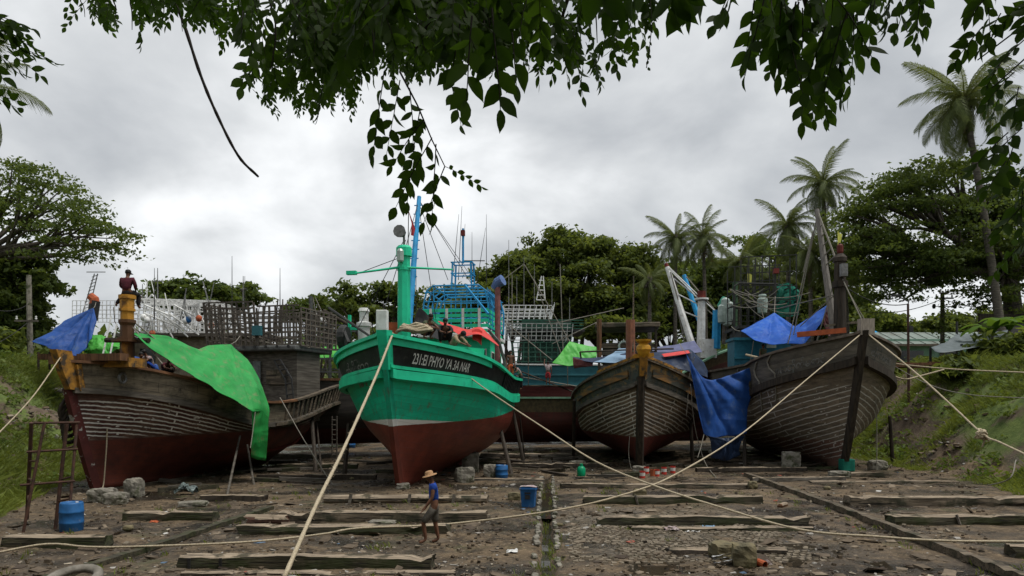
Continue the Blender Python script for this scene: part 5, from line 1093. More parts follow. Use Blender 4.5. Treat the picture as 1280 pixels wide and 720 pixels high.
def person(loc, rz, label, pose, shirt, legs, hat=None, sleeves=.55, group=None, shirtless=False, longlegs=False, s=1.0):
    """faces local -y; joints given in metres; body one skin, clothes over it"""
    J = {k: Vector(v)*s for k, v in {**STAND, **pose}.items()}
    r = empty('person', loc, rz, label, 'person', group)
    pts, ed, rad = [], [], []
    def v(p, q, par=None):
        pts.append(Vector(p)); rad.append(tuple(x*s for x in q) if hasattr(q, '__len__') else q*s)
        if par is not None: ed.append((par, len(pts)-1))
        return len(pts)-1
    pel = v(J['pel'], (.15, .11)); wai = v(J['wai'], (.13, .10), pel); che = v(J['che'], (.165, .11), wai); nb = v(J['nek'].lerp(J['che'], .25), (.08, .07), che)
    nk = v(J['nek'], .055, nb); hd0 = v(J['nek'].lerp(J['hed'], .6), (.065, .075), nk); hd = v(J['hed'], (.078, .095), hd0); tp = v(J['top'], (.06, .07), hd)
    f = (J['top']-J['nek']).normalized(); side = (J['sr']-J['sl']).normalized(); fw = f.cross(side).normalized()
    if fw.dot(Vector((0, -1, 0))) < 0 and 'face' not in pose: fw = -fw
    if 'face' in pose: fw = Vector(pose['face']).normalized(); side = fw.cross(Vector((0, 0, 1))).normalized()*-1
    v(J['hed']-f*.01*s+fw*.105*s, .016, hd); 
    for sg in (-1, 1): v(J['hed']+side*sg*.082*s-f*.01*s, .018, hd)
    for a in 'lr':
        sh = v(J['s'+a], (.062, .062), che); e = v(J['e'+a], .043, sh); m_ = v(J['e'+a].lerp(J['w'+a], .4), .042, e); w_ = v(J['w'+a], (.030, .026), m_)
        d = (J['w'+a]-J['e'+a]).normalized(); x = d.cross(fw).normalized() if d.cross(fw).length > .2 else side
        palm = v(J['w'+a]+d*.065*s, (.042, .022), w_)
        for k, (o, l) in enumerate(((-.030, .070), (-.010, .082), (.010, .076), (.029, .058))):
            b = v(J['w'+a]+(d*.10+x*o)*s, .0095, palm); m1 = v(J['w'+a]+(d*(.10+l*.5)+x*o*1.1+fw*.012)*s, .0085, b); v(J['w'+a]+(d*(.10+l*.88)+x*o*1.1+fw*.04)*s, .0075, m1)
        b = v(J['w'+a]+(d*.045+fw*.035)*s, .012, palm); v(J['w'+a]+(d*.085+fw*.055)*s, .009, b)
        h = v(J['h'+a], .088, pel); k_ = v(J['k'+a], .058, h); c = v(J['k'+a].lerp(J['a'+a], .3), .056, k_); an = v(J['a'+a], .037, c); h2 = v(J['a'+a].lerp(J['t'+a], .3)-Vector((0, 0, .02*s)), .038, an); v(J['t'+a], (.04, .025), h2)
    skin_obj('body', pts, ed, rad, M['skin'], r)
    def cloth(name, seq, edges, rd, mat): return skin_obj(name, seq, edges, [tuple(x*s for x in q) if hasattr(q, '__len__') else q*s for q in rd], mat, r)
    if shirt:
        q = [J['wai'].lerp(J['pel'], .5), J['wai'], J['che'], J['nek'].lerp(J['che'], .35)]; e = [(0, 1), (1, 2), (2, 3)]; rd = [(.165, .125), (.148, .118), (.183, .128), (.095, .085)]
        for a in 'lr':
            n = len(q); q += [J['s'+a], J['s'+a].lerp(J['e'+a], min(1, sleeves*1.0))]; e += [(2, n), (n, n+1)]; rd += [.082, .07]
            if sleeves > 1: q += [J['e'+a].lerp(J['w'+a], sleeves-1)]; e += [(n+1, n+2)]; rd += [.052]
        cloth('shirt', q, e, rd, shirt)
    if legs:
        q = [J['wai'].lerp(J['pel'], .6), J['pel']]; e = [(0, 1)]; rd = [(.158, .125), (.172, .135)]
        for a in 'lr':
            n = len(q); q += [J['h'+a], J['k'+a].lerp(J['h'+a], -.06)]; e += [(1, n), (n, n+1)]; rd += [.112, .092]
            if longlegs: q += [J['a'+a]]; e += [(n+1, n+2)]; rd += [.065]
        cloth('trousers', q, e, rd, legs)
    ax = (J['top']-J['nek']).normalized(); rot = ax.to_track_quat('Z', 'Y').to_matrix()
    mb = MB(); mb.lathe([(.04, -.03), (.088, -.005), (.098, .04), (.088, .085), (.055, .115), (.01, .125)], J['hed']+ax*.012*s-fw*.018*s, 14, rot); mb.v = [(J['hed']+(q-J['hed'])*s) for q in mb.v]; mb.build('hair', M['hair'], r, smooth=True)
    if hat:
        mb = MB(); prof = [(.185, -.012), (.18, .002), (.125, .012), (.105, .02), (.10, .07), (.085, .10), (.04, .112), (.005, .113)] if hat == 'sun' else [(.108, -.01), (.112, .02), (.10, .075), (.06, .105), (.005, .112)]
        mb.lathe(prof, J['hed']+ax*.05*s-fw*.01*s, 18, rot, cap=False)
        if hat == 'cap': b = J['hed']+ax*.045*s; mb.box(b+fw*.13*s, (.15*s, .12*s, .015*s), Matrix((fw.cross(ax), fw, ax)).transposed())
        mb.build('hat', M['straw'] if hat == 'sun' else M['dark_cloth'], r, smooth=True)
    return r
# walking man: faces the left of the picture (local -y turned to world -x)
g = G = lambda px, py: (lambda Y: Vector(((px-640)/F*Y, Y, GH((px-640)/F*Y, Y))))(CAMH*F/(py-HZ))
wp_ = G(543, 681)
wm = person((wp_.x, wp_.y, wp_.z-.005), R(-82), 'man in blue shirt and straw hat walking past the timbers', dict(
    pel=(0, 0, .90), wai=(0, -.01, 1.06), che=(0, -.03, 1.27), nek=(0, -.06, 1.43), hed=(0, -.11, 1.545), top=(0, -.12, 1.645), sl=(-.19, -.03, 1.37), el=(-.24, .05, 1.11), wl=(-.25, -.02, .87),
    sr=(.19, -.03, 1.37), er=(.23, -.06, 1.10), wr=(.23, -.20, .90), kl=(-.11, .02, .48), al=(-.11, .10, .10), tl=(-.12, -.06, .03), hl=(-.1, 0, .86), hr=(.1, 0, .86), kr=(.10, -.26, .52), ar=(.10, -.20, .13), tr=(.11, -.36, .06)),
    M['blue_cloth'], M['short_cloth'], 'sun', s=1.04)
sit = dict(pel=(0, .02, .10), wai=(0, .04, .25), che=(0, .0, .48), nek=(0, -.03, .65), hed=(0, -.06, .77), top=(0, -.07, .87), sl=(-.2, -.01, .58), sr=(.2, -.01, .58),
           hl=(-.1, -.02, .09), hr=(.1, -.02, .09), kl=(-.17, -.40, .10), kr=(.17, -.40, .10), al=(-.15, -.42, -.30), ar=(.15, -.42, -.30), tl=(-.16, -.56, -.36), tr=(.16, -.56, -.36),
           el=(-.26, -.06, .34), er=(.26, -.06, .34), wl=(-.14, -.28, .2), wr=(.14, -.28, .2))
pt0 = WM[ab] @ Vector((bx, by, tz))
person((pt0.x, pt0.y, pt0.z-.02), R(178), 'person in maroon top and cap seated on top of the bow post', dict(sit, kr=(.30, -.28, .05), ar=(.42, -.05, -.28), tr=(.47, -.16, -.33)), M['maroon_cloth'], M['dark_cloth'], 'cap', sleeves=1.6, longlegs=True, s=1.12)
squat = dict(pel=(0, .10, .22), wai=(0, .06, .36), che=(0, -.08, .56), nek=(0, -.17, .70), hed=(0, -.24, .80), top=(0, -.27, .90), sl=(-.19, -.10, .63), sr=(.19, -.10, .63), hl=(-.1, .08, .22), hr=(.1, .08, .22), kl=(-.2, -.28, .42), kr=(.2, -.28, .42),
             al=(-.16, -.02, .08), ar=(.16, -.02, .08), tl=(-.17, -.2, .03), tr=(.17, -.2, .03), el=(-.25, -.32, .45), er=(.25, -.32, .45), wl=(-.12, -.5, .4), wr=(.12, -.5, .4))
def at_px(px, py, Y): return P(px, py, Y)
person(at_px(176, 468, 29.3), R(40), 'crew member in pale checked shirt with red headcloth sitting by the bow post', sit, M['pale_cloth'], M['dark_cloth'], None, sleeves=.6)
person(at_px(187, 466, 29.6), R(-30), 'dark haired crew member bent forward on the left boat deck', squat, M['pale_cloth'], M['blue_cloth'], None)
person(at_px(207, 474, 30.0), R(60), 'crew member in dark clothes crouching under the green tarp edge', squat, M['maroon_cloth'], M['dark_cloth'], None)
lean = dict(pel=(0, .22, .90), wai=(0, .14, 1.05), che=(0, -.02, 1.24), nek=(0, -.15, 1.36), hed=(0, -.26, 1.38), top=(0, -.33, 1.44), face=(0, -.7, -.7), sl=(-.19, -.07, 1.30), sr=(.19, -.07, 1.30), el=(-.26, -.24, 1.10), er=(.26, -.24, 1.10), wl=(-.14, -.42, 1.02), wr=(.14, -.42, 1.02),
            hl=(-.1, .24, .86), hr=(.1, .24, .86), kl=(-.11, .2, .47), kr=(.11, .2, .47), al=(-.11, .25, .09), ar=(.11, .25, .09), tl=(-.12, .1, .03), tr=(.12, .1, .03))
q = gh.pt(.135, 1.0, 1); q = WM[gb] @ (q+Vector((-.55, .2, .30)))
person(q, R(60), 'worker in khaki shirt and dark cap leaning over the green rail', lean, M['khaki_cloth'], M['green_cloth'], 'cap', sleeves=1.5, longlegs=True, s=1.15)
person(at_px(533, 424, 31.0), R(50), 'worker in camouflage shirt crouching by the green cross beam', squat, M['green_cloth'], M['dark_cloth'], None, sleeves=.6, s=1.15)
person(at_px(556, 430, 32.2), R(10), 'worker in black clothes crouching under the red awning', squat, M['dark_cloth'], M['dark_cloth'], None, sleeves=1.5, longlegs=True, s=1.2)
person(at_px(638, 476, 40.5), R(20), 'bare chested worker in orange trousers at the green boat stern', {}, None, M['orange_cloth'], None, longlegs=True)
person(at_px(647, 487, 40.6), R(-60), 'worker in pink shirt stooping behind the stern rail', lean, M['pale_cloth'], M['dark_cloth'], None, longlegs=True, s=.9)
person(at_px(685, 481, 55.0), R(170), 'worker in red shorts standing against the teal trawler side', dict(er=(.3, -.1, 1.5), wr=(.28, -.2, 1.75)), M['pale_cloth'], M['red_cloth'], None, s=1.05)
person(at_px(954, 468, 40.3), R(30), 'worker in camouflage shirt and red headcloth beside the teal chest', {}, M['green_cloth'], M['dark_cloth'], None, s=1.0)
# scaffold plank that carries the trawler worker
mb = MB(); c = P(685, 482, 55.0); mb.box(c, (3.4, .5, .08)); mb.tube([c+Vector((-1.5, 0, 0)), c+Vector((-1.5, 0, 4))], .03, 5); mb.tube([c+Vector((1.5, 0, 0)), c+Vector((1.5, 0, 4))], .03, 5)
one(mb, 'scaffold_plank', M['old_wood'], c, 'hung plank under the worker in red shorts', 'plank')

# ================================================================== TIMBERS AND YARD CLUTTER
rng = random.Random(3)
def timber(x0p, x1p, ybot, ht, dp, mat, label, dy=0.0, rnd=False, z=0.0, group='squared timbers of the slipway', tilt=0.0, name='timber'):
    Y = CAMH*F/(ybot-HZ); a = (x0p-640)/F*Y; b = (x1p-640)/F*Y; cx = (a+b)/2; ln = b-a; n = max(8, int(ln/.22))
    y0 = Y+dp/2; zb = min(GH(a, y0), GH(b, y0))-.05+z
    mb = MB(); rows = []
    sd = rng.random()*50
    for i in range(n+1):
        x = -ln/2+ln*i/n; ring = []; bow_ = .07*noise.noise((x*.3+sd, 2, 1)); nt2 = 1-.28*max(0, min(1, (noise.noise((x*1.1+sd, 7, 3))-.30)*6)); wz_ = .03*noise.noise((x*.5+sd, 5, 5))
        sec = [(-.5, 0), (-.5, .45), (-.46, .96), (-.1, 1.0), (.3, .99), (.47, .95), (.5, .4), (.5, 0)] if not rnd else [(.5*math.cos(t), .5+.5*math.sin(t)) for t in np.linspace(-1.57, 4.71, 11)[:-1]]
        for k, (u, v) in enumerate(sec):
            j = noise.noise((x*.9+sd, k*1.7, sd)); j2 = noise.noise((x*3.0, k*2.1, sd+4)); e = .6*noise.noise((k*3.1, sd, 1))*(1 if i in (0, n) else 0)
            ring.append(Vector((x+e*.25, u*dp*(1+.13*j)+.022*j2+bow_, v*ht*(1+.14*j)*nt2+.022*j2+wz_+tilt*x/ln)))
        rows.append(ring+[ring[0]])
    mb.grid(rows); k = len(rows[0]); mb.add(rows[0][:-1], [tuple(range(k-1))]); mb.add(rows[-1][:-1], [tuple(range(k-1))[::-1]])
    o = mb.build(name, mat, None, smooth=False); o.location = (cx, y0, zb); o.rotation_euler = (0, 0, dy); tag(o, label, 'timber', group); WM[o] = Matrix.Translation(o.location) @ Matrix.Rotation(dy, 4, 'Z')
    me = o.data; me.materials.append(M['timber_lit_top'])  # level faces take the wood with the light painted in
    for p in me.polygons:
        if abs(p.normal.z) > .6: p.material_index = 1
    return o
T = timber
t1 = T(222, 540, 711, .30, .42, M['moss_wood'], 'thick mossy timber nearest the camera with iron straps')
for x in (-2.4, -1.75): mb = MB(); mb.box((x, -.215, .15), (.06, .02, .26)); mb.build('iron_strap', M['dark_metal'], t1)
T(225, 568, 719, .10, .3, M['dark_wood'], 'low sunken plank in front of the nearest mossy timber')
T(297, 560, 668, .27, .40, M['moss_wood'], 'dark mossy timber behind the walking man, under the long rope', dy=.01)
T(348, 608, 653, .34, .42, M['old_wood'], 'pale square timber just behind the walking man')
t4 = T(405, 609, 629, .32, .40, M['old_wood'], 'round edged pale log timber right below the green boat keel', rnd=True)
for x in (-1.9, .1, 1.6): mb = MB(); mb.beam((x, -.26, 0), (x+.05, -.22, .36), .1, .05); mb.build('stake', M['grey_wood'], t4)
T(0, 128, 686, .34, .4, M['moss_wood'], 'mossy timber in front of the blue barrel and trestle')
T(152, 265, 651, .30, .36, M['moss_wood'], 'mossy timber lying under the left wooden boat bow')
T(702, 942, 611, .24, .38, M['old_wood'], 'long timber nearest the paint cans, below the centre boat')
t8 = T(730, 955, 630, .32, .42, M['moss_wood'], 'long timber with a stone on its right end, second below the centre boat')
mb = MB(); mb.beam((-1.2, -.26, 0), (-1.3, -.22, .36), .12, .06); mb.build('stake', M['grey_wood'], t8)
T(748, 1012, 657, .30, .42, M['moss_wood'], 'long red topped timber above the cobbles')
T(790, 1018, 664, .13, .3, M['moss_wood'], 'thin mossy plank along the front of the red topped timber')
T(1065, 1300, 633, .34, .5, M['old_wood'], 'broad pale timber at the right edge, upper one')
t12 = T(1118, 1300, 656, .30, .46, M['moss_wood'], 'rounded dark timber at the right edge, lower one')
mb = MB(); mb.beam((-.2, -.28, 0), (-.28, -.2, .34), .1, .05); mb.build('stake', M['grey_wood'], t12)
T(838, 984, 693, .16, .34, M['dark_wood'], 'broken dark timber behind the two square stones')
T(1014, 1200, 604, .13, .4, M['old_wood'], 'thin pale plank at the foot of the right bank', dy=.02)
T(1268, 1300, 696, .30, .4, M['moss_wood'], 'timber stub cut by the right edge of the photo')
T(970, 990, 633, .20, .2, M['brown_wood'], 'short brown log end beside the right slipway beam', rnd=True, dy=.9)
T(305, 357, 655, .30, .30, M['rust'], 'short rusty brown pipe behind the pale timbers', rnd=True)
T(95, 180, 661, .07, .1, M['old_wood'], 'thin pole lying right of the blue barrel', dy=-.03, rnd=True)
T(430, 470, 640, .06, .1, M['brown_wood'], 'thin red brown stick on the pale log timber', dy=.1, z=.02)
T(800, 850, 714, .06, .12, M['old_wood'], 'short pale stick lying on the wet mud', dy=.35)
hid = 'cross timbers under the hulls'
for k, (a, b, y, h, mt, l) in enumerate(((560, 680, 601, .3, 'grey_wood', 'timber under the green stern beside the blue drum'), (640, 760, 585, .28, 'dark_wood', 'dark timber lying left of the green can'), (600, 720, 572, .3, 'grey_wood', 'far grey timber beneath the trawler'),
        (380, 470, 600, .28, 'dark_wood', 'dark timber left of the green keel'), (345, 445, 586, .3, 'moss_wood', 'timber beneath the left boat stern'), (330, 420, 573, .3, 'grey_wood', 'grey timber far behind the left boat stern'),
        (870, 1010, 590, .28, 'dark_wood', 'dark timber under the blue tarpaulin'), (940, 1060, 602, .25, 'grey_wood', 'timber under the dark boat stem'), (700, 800, 566, .3, 'grey_wood', 'far timber left behind the centre boat'), (1040, 1110, 596, .25, 'old_wood', 'short timber right under the dark boat stem'), (250, 330, 627, .25, 'dark_wood', 'dark timber in the shade of the left boat'), (470, 540, 592, .24, 'moss_wood', 'timber just behind the green keel foot'))):
    T(a, b, y, h, .36, M[mt], l, dy=rng.uniform(-.08, .08), group=hid)
# long rails of the slipway
def rail_beam(pts, w_, h_, mat, label):
    mb = MB(); rows = []
    P3 = [Vector((x, y, GH(x, y, False)+h_*.55)) for x, y in pts]
    for i in range(60):
        t = i/59; p = crs(P3, t); a = (crs(P3, min(1, t+.01))-crs(P3, max(0, t-.01))).normalized(); n = Vector((a.y, -a.x, 0))
        j = .03*noise.noise((t*40, 1, 2)); p = p+Vector((0, 0, j))
        rows.append([p+n*w_/2+Vector((0, 0, -h_*.5)), p+n*w_/2+Vector((0, 0, h_*.45)), p-n*w_/2+Vector((0, 0, h_*.5+j)), p-n*w_/2+Vector((0, 0, -h_*.5)), p+n*w_/2+Vector((0, 0, -h_*.5))])
    mb.grid(rows[::-1]); mb.add(rows[0][:4], [(0, 1, 2, 3)]); mb.add(rows[-1][:4], [(0, 1, 2, 3)])
    return one(mb, 'slipway_rail', mat, P3[0], label, 'rail beam', 'slipway rail beams')
rail_beam([(9.75, 13.0), (9.95, 16.5), (10.25, 21), (10.5, 26), (10.75, 33)], .24, .17, M['old_wood'], 'long half buried beam running down the slipway on the right')
rail_beam([(-9.0, 13.4), (-8.55, 16), (-8.0, 20.5), (-7.7, 23)], .2, .12, M['moss_wood'], 'half buried beam running down the slipway on the left')
# drainage channel
for sg, lab in ((-1, 'left'), (1, 'right')):
    mb = MB()
    for k in range(46):
        y = 13.6+k*.42; x = chan_x(y)+sg*.25; h = .06+.08*rng.random()
        if rng.random() < .3: continue
        mb.blob((x+rng.uniform(-.03, .03), y, GH(x, y)+h*.25), (.13+.05*rng.random(), .30+.08*rng.random(), h), 1, .35, k+sg*50, .5)
    one(mb, 'drain_kerb', M['concrete'], (chan_x(14)+sg*.33, 14, 0), 'broken stone kerb along the %s side of the drain' % lab, 'kerb', 'drain kerbs')
mb = MB(); mb.grid([[(chan_x(y)-.18, y, GH(chan_x(y), y)+.03), (chan_x(y)+.18, y, GH(chan_x(y), y)+.03)] for y in np.linspace(13.5, 33, 40)])
o = mb.build('drain_water', mk('drain_water', (.04, .034, .022), (.022, .02, .014), rough=.15, scale=4, bump=.1, spec=.5)); tag(o, kind='structure')
mb = MB(); mb.grid([[(2.2, 13.2, -.012), (7.5, 13.2, -.012)], [(2.6, 17.6, -.012), (8.6, 17.6, -.012)]]); tag(mb.build('puddle_water', mk('puddle', (.04, .032, .022), (.026, .021, .015), rough=.06, scale=2, bump=.03, spec=.5)), kind='structure')
mb = MB(); mb.grid([[(-7, 21.5, -.045), (7, 21.5, -.045)], [(-8, 27.5, -.045), (8, 27.5, -.045)]]); tag(mb.build('puddle_water', bpy.data.materials['puddle']), kind='structure')
# stones, blocks
def stone(px, py, d, mat, label, boxy=.6, rz=0.0, name='stone', z=0.0, group=None, cat='stone'):
    c = G(px, py); mb = MB(); mb.blob((0, 0, d[2]*.42), d, 3, .16, px, boxy); o = mb.build(name, mat, None, smooth=boxy < .5); o.location = (c.x, c.y+d[1]*.4, c.z+z); o.rotation_euler = (0, 0, rz); return tag(o, label, cat, group)
stone(907, 699, (.55, .5, .36), M['stone'], 'square mossy stone beside the striped rag', .75, .3)
stone(934, 710, (.5, .48, .52), M['stone'], 'tall square stone block behind the orange cup', .75, -.25)
stone(643, 625, (.45, .3, .3), M['stone'], 'yellowish block left of the blue crate', .8)
stone(942, 612, (.35, .3, .3), M['stone'], 'stone resting on the right end of a long timber', .7, z=.02)
stone(800, 623, (.45, .28, .36), M['stone'], 'square block between the two long timbers', .8)
for k, (px, py, d, l) in enumerate(((124, 629, (.85, .6, .5), 'grey block under the left boat stem'), (140, 631, (.7, .6, .42), 'wide grey block in front of the left boat stem'), (163, 622, (.55, .6, .7), 'tall grey block behind the left boat stem'), (503, 612, (.5, .5, .25), 'flat block under the green boat keel'),
        (580, 603, (.8, .5, .7), 'pile block under the right side of the green hull'), (588, 590, (.8, .6, 1.0), 'upper rough block under the green hull'), (612, 597, (.55, .5, .6), 'square block left of the blue drum'), (800, 591, (.6, .5, .35), 'block under the centre boat keel'), (1052, 597, (.9, .5, .3), 'block under the dark boat stem'),
        (1100, 588, (.9, .6, .5), 'block right of the dark boat stem'), (992, 588, (.9, .8, 1.0), 'tall dark block beneath the dark hull'), (722, 584, (.8, .4, .35), 'flat reddish stone left of the green can'), (238, 634, (.9, .5, .16), 'flat slab near the left boat shade'), (476, 656, (.7, .5, .1), 'thin pale slab'))):
    stone(px, py, d, M['concrete'], l + ('' if k < 12 else (' lying on the mud by the left beam' if k == 13 else '')), .88, rng.uniform(-.4, .4), 'keel_block' if k < 11 else 'stone', group='blocks under the hulls' if k < 11 else None, cat='block')
for k, (px, py, s_, l) in enumerate(((440, 600, .3, 'rough stone behind the left pale rope'), (1035, 612, .28, 'small stone by the plank at the right bank foot'), (345, 700, .2, 'small stone in front of the left timbers'), (700, 660, .2, 'small stone by the drain'), (158, 664, .28, 'brown stone right of the left timber'))):
    stone(px, py, (s_, s_*.8, s_*.6), M['stone'], l, .3)
# barrels, crate, cans
def barrel(px, py, r_, h_, mat, label, tilt=0):
    c = G(px, py); mb = MB(); mb.lathe([(r_*.9, 0), (r_*.97, .03), (r_, h_*.28), (r_*1.05, h_*.31), (r_, h_*.34), (r_, h_*.64), (r_*1.05, h_*.67), (r_, h_*.7), (r_*.97, h_*.95), (r_*.9, h_), (r_*.86, h_), (r_*.86, h_-.03)], n=22)
    r0 = empty('barrel', (c.x, c.y+r_, c.z-.02), 0, label, 'barrel'); mb.build('drum', mat, r0, smooth=True)
    mb = MB(); mb.lathe([(.04, h_-.03), (.04, h_+.01), (.01, h_+.012)], (r_*.5, 0, 0), 8); mb.build('bung', M['white_paint'], r0); return r0
barrel(81, 666, .29, .78, M['blue_plastic'], 'blue plastic barrel standing behind the leaning trestle')
barrel(627, 598, .28, .62, M['blue_plastic'], 'small blue drum under the green boat stern')
barrel(598, 606, .3, .5, M['blue_plastic'], 'low blue tub half hidden behind blocks') if False else None
c = G(436, 560); barrel(436, 560, .4, .7, M['blue_plastic'], 'blue drum far behind between the left and green boats')
c = G(661, 634); r0 = empty('crate', (c.x, c.y+.2, c.z), R(-12), 'blue box with white rag over its back beside the drain', 'crate')
mb = MB(); rows = [[Vector((sx*(.20+.05*t), sy*(.17+.04*t), .64*t)) for sx, sy in ((-1, -1), (1, -1), (1, 1), (-1, 1), (-1, -1))] for t in (0, .5, .96, 1.0)]; mb.grid(rows); mb.add(rows[0][:4], [(0, 1, 2, 3)]); mb.add([v*.99 for v in rows[-1][:4]], [(0, 1, 2, 3)]); mb.box((0, -.01, .6), (.54, .46, .05)); mb.build('body', M['blue_plastic'], r0)
mb = MB(); mb.box((0, -.205, .47), (.2, .02, .05)); mb.box((0, -.20, .34), (.16, .02, .14)); mb.build('handle', M['dark_metal'], r0)
mb = MB(); sheet(mb, [[(-.28, -.15, .66), (0, -.1, .68), (.3, -.12, .66)], [(-.24, .1, .68), (0, .1, .7), (.31, .1, .68)], [(-.2, .3, .5), (0, .3, .45), (.33, .28, .5)]], 14, 12, .05, 4, 2); o = mb.build('rag', M['pale_cloth'], r0, smooth=True)
c = G(727, 598); r0 = empty('canister', (c.x, c.y+.15, c.z+.1), 0, 'bright green canister below the trawler', 'canister')
mb = MB(); mb.lathe([(.17, 0), (.19, .03), (.19, .32), (.13, .42), (.07, .45)], n=16); mb.build('body', M['green_plastic'], r0, smooth=True)
mb = MB(); mb.lathe([(.075, .44), (.075, .55), (.02, .56)], n=12); mb.build('cap', M['green_plastic'], r0)
for k, (px, py, m1, m2, l) in enumerate(((803, 597, 'can_red', 'can_white', 'leftmost red paint can below the centre boat keel'), (808, 592, 'can_red', 'can_white', 'red and white paint can set back behind the leftmost can'), (816, 595, 'orange_paint', 'orange_paint', 'all orange paint can without a white band'), (821, 595, 'can_red', 'can_white', 'white banded red can touching the orange can'), (830, 593, 'can_red', 'can_white', 'red can with broad white label standing apart right of the orange can'), (841, 591, 'can_red', 'can_white', 'rightmost red paint can, apart from the others'))):
    c = G(px, py); r0 = empty('paint_can', (c.x, c.y, c.z-.02), 0, l, 'paint can', 'paint cans below the centre boat'); h = .34
    mb = MB(); mb.lathe([(.12, 0), (.125, .01), (.125, h-.02), (.13, h), (.11, h), (.11, h-.02)], n=14); mb.build('tin', M[m1], r0)
    if m1 != m2: mb = MB(); mb.lathe([(.127, h*.38), (.127, h*.8)], n=14, cap=False); mb.build('label', M[m2], r0)
c = G(947, 708); r0 = MB(); r0.lathe([(.075, 0), (.085, .2), (.075, .2), (.065, .01)], n=12, rot=Matrix.Rotation(R(100), 3, 'X') @ Matrix.Rotation(0, 3, 'Z')); o = r0.build('cup', M['orange_paint']); o.location = (c.x, c.y, c.z+.08); o.rotation_euler = (0, 0, .5); tag(o, 'orange plastic cup lying against the tall square stone', 'cup')
mb = MB(); c = G(908, 706)
for k in range(3): sheet(mb, [[c+Vector((-.28+.02*k, -.1+.1*k, .05+.05*k)), c+Vector((0, -.12+.1*k, .09+.05*k)), c+Vector((.3, -.06+.1*k, .12+.05*k))], [c+Vector((-.26, .02+.1*k, .03+.05*k)), c+Vector((0, 0+.1*k, .06+.05*k)), c+Vector((.3, .06+.1*k, .1+.05*k))]], 12, 5, .05, 5, k)
one(mb, 'rag', mk('striped_rag', (.55, .55, .54), (.05, .05, .055), scale=1.3, stretch=(.6, 14, 14), lo=.47, hi=.52, bump=.1), c, 'black and white striped rag under the square stones', 'rag', smooth=True)
for k, (px, py, sx, mt, l) in enumerate(((840, 664, .42, 'pale_cloth', 'pale paper sheet below the red topped timber'), (864, 664, .38, 'white_paint', 'white plastic scrap right of the pale paper sheet'), (886, 660, .35, 'pale_blue_tarp', 'bluish plastic scrap lying right of the white scrap'), (950, 706, .45, 'pale_cloth', 'pale flat scrap right of the tall stone'), (855, 661, .2, 'white_paint', None), (372, 648, .3, 'white_paint', 'crumpled white bag by the rusty pipe'), (193, 652, .22, 'orange_paint', 'orange scrap on the mud right of the blue barrel'), (1203, 693, .3, 'red_cloth', 'red string net scrap at the lower right'), (640, 690, .25, 'white_paint', 'small white scrap left of the drain'), (232, 618, .7, 'pale_net2', 'heap of clear plastic in the shade of the left boat'))):
    if l is None: continue
    c = G(px, py); mb = MB(); h = .06 if sx < .5 else .4
    net = [[c+Vector((-sx/2, -.1, .02)), c+Vector((0, -.12, h*.6)), c+Vector((sx/2, -.1, .02))], [c+Vector((-sx/2, .05, h*.5)), c+Vector((0, .05, h)), c+Vector((sx/2, .05, h*.6))], [c+Vector((-sx/2, .2, .02)), c+Vector((0, .2, h*.4)), c+Vector((sx/2, .2, .02))]]
    if mt == 'pale_net2': M[mt] = mk(mt, (.22, .27, .26), (.08, .10, .10), rough=.3, scale=5)
    sheet(mb, net, 14, 12, sx*.22, 3.5/sx, k+30); one(mb, 'litter', M[mt], c, l, 'litter', smooth=False)
# tyre half out of the frame at the lower left
c = G(125, 716); mb = MB(); mb.lathe([(.36, -.06), (.44, -.085), (.5, -.06), (.52, 0), (.5, .06), (.44, .085), (.36, .06), (.33, 0), (.36, -.06)], (0, 0, 0), 28, Matrix.Rotation(R(14), 3, 'X'), cap=False); o = mb.build('tyre', mk('dusty_tyre', (.22, .20, .17), (.12, .11, .09), scale=6), smooth=True); o.location = (c.x, c.y-.9, .10); tag(o, 'dusty pale tyre lying at the lower left edge', 'tyre')
# trestle ladder at the left
c = G(50, 664)
r0 = empty('trestle', (c.x, c.y, c.z-.05), R(8), 'rusty pipe trestle ladder standing in front of the blue barrel', 'trestle')
S = c.y/F; H_ = 139*S
tops = [(-10, 0, H_), (3, .1, H_), (21, .5, H_), (33, .5, H_)]; bots = [(-38, 1.0, .25), (-18, -.1, -.05), (9, .4, 0), (30, .1, 0)]
for k in range(4):
    mb = MB(); mb.tube([(bots[k][0]*S, bots[k][1], bots[k][2]), (tops[k][0]*S, tops[k][1], tops[k][2])], [.05, .04][k % 2], 7); mb.build('leg', M['rust'], r0)
def leg(k, t): return Vector((lerp(bots[k][0], tops[k][0], t)*S, lerp(bots[k][1], tops[k][1], t), lerp(bots[k][2], tops[k][2], t)))
for t in (.30, .48, .66): mb = MB(); mb.tube([leg(0, t-.05), leg(1, t)], .03, 6); mb.build('rung', M['rust'], r0)
for t in (.27, .47, .75): mb = MB(); mb.tube([leg(2, t), leg(3, t+.03)], .03, 6); mb.build('rung', M['rust'], r0)
for t in (.45, .74, .995): mb = MB(); mb.tube([leg(1, t)+Vector((-.3, 0, 0)), leg(3, t+.01 if t < .9 else t)+Vector((.08, 0, 0))], .035, 6); mb.build('crossbar', M['rust'], r0)
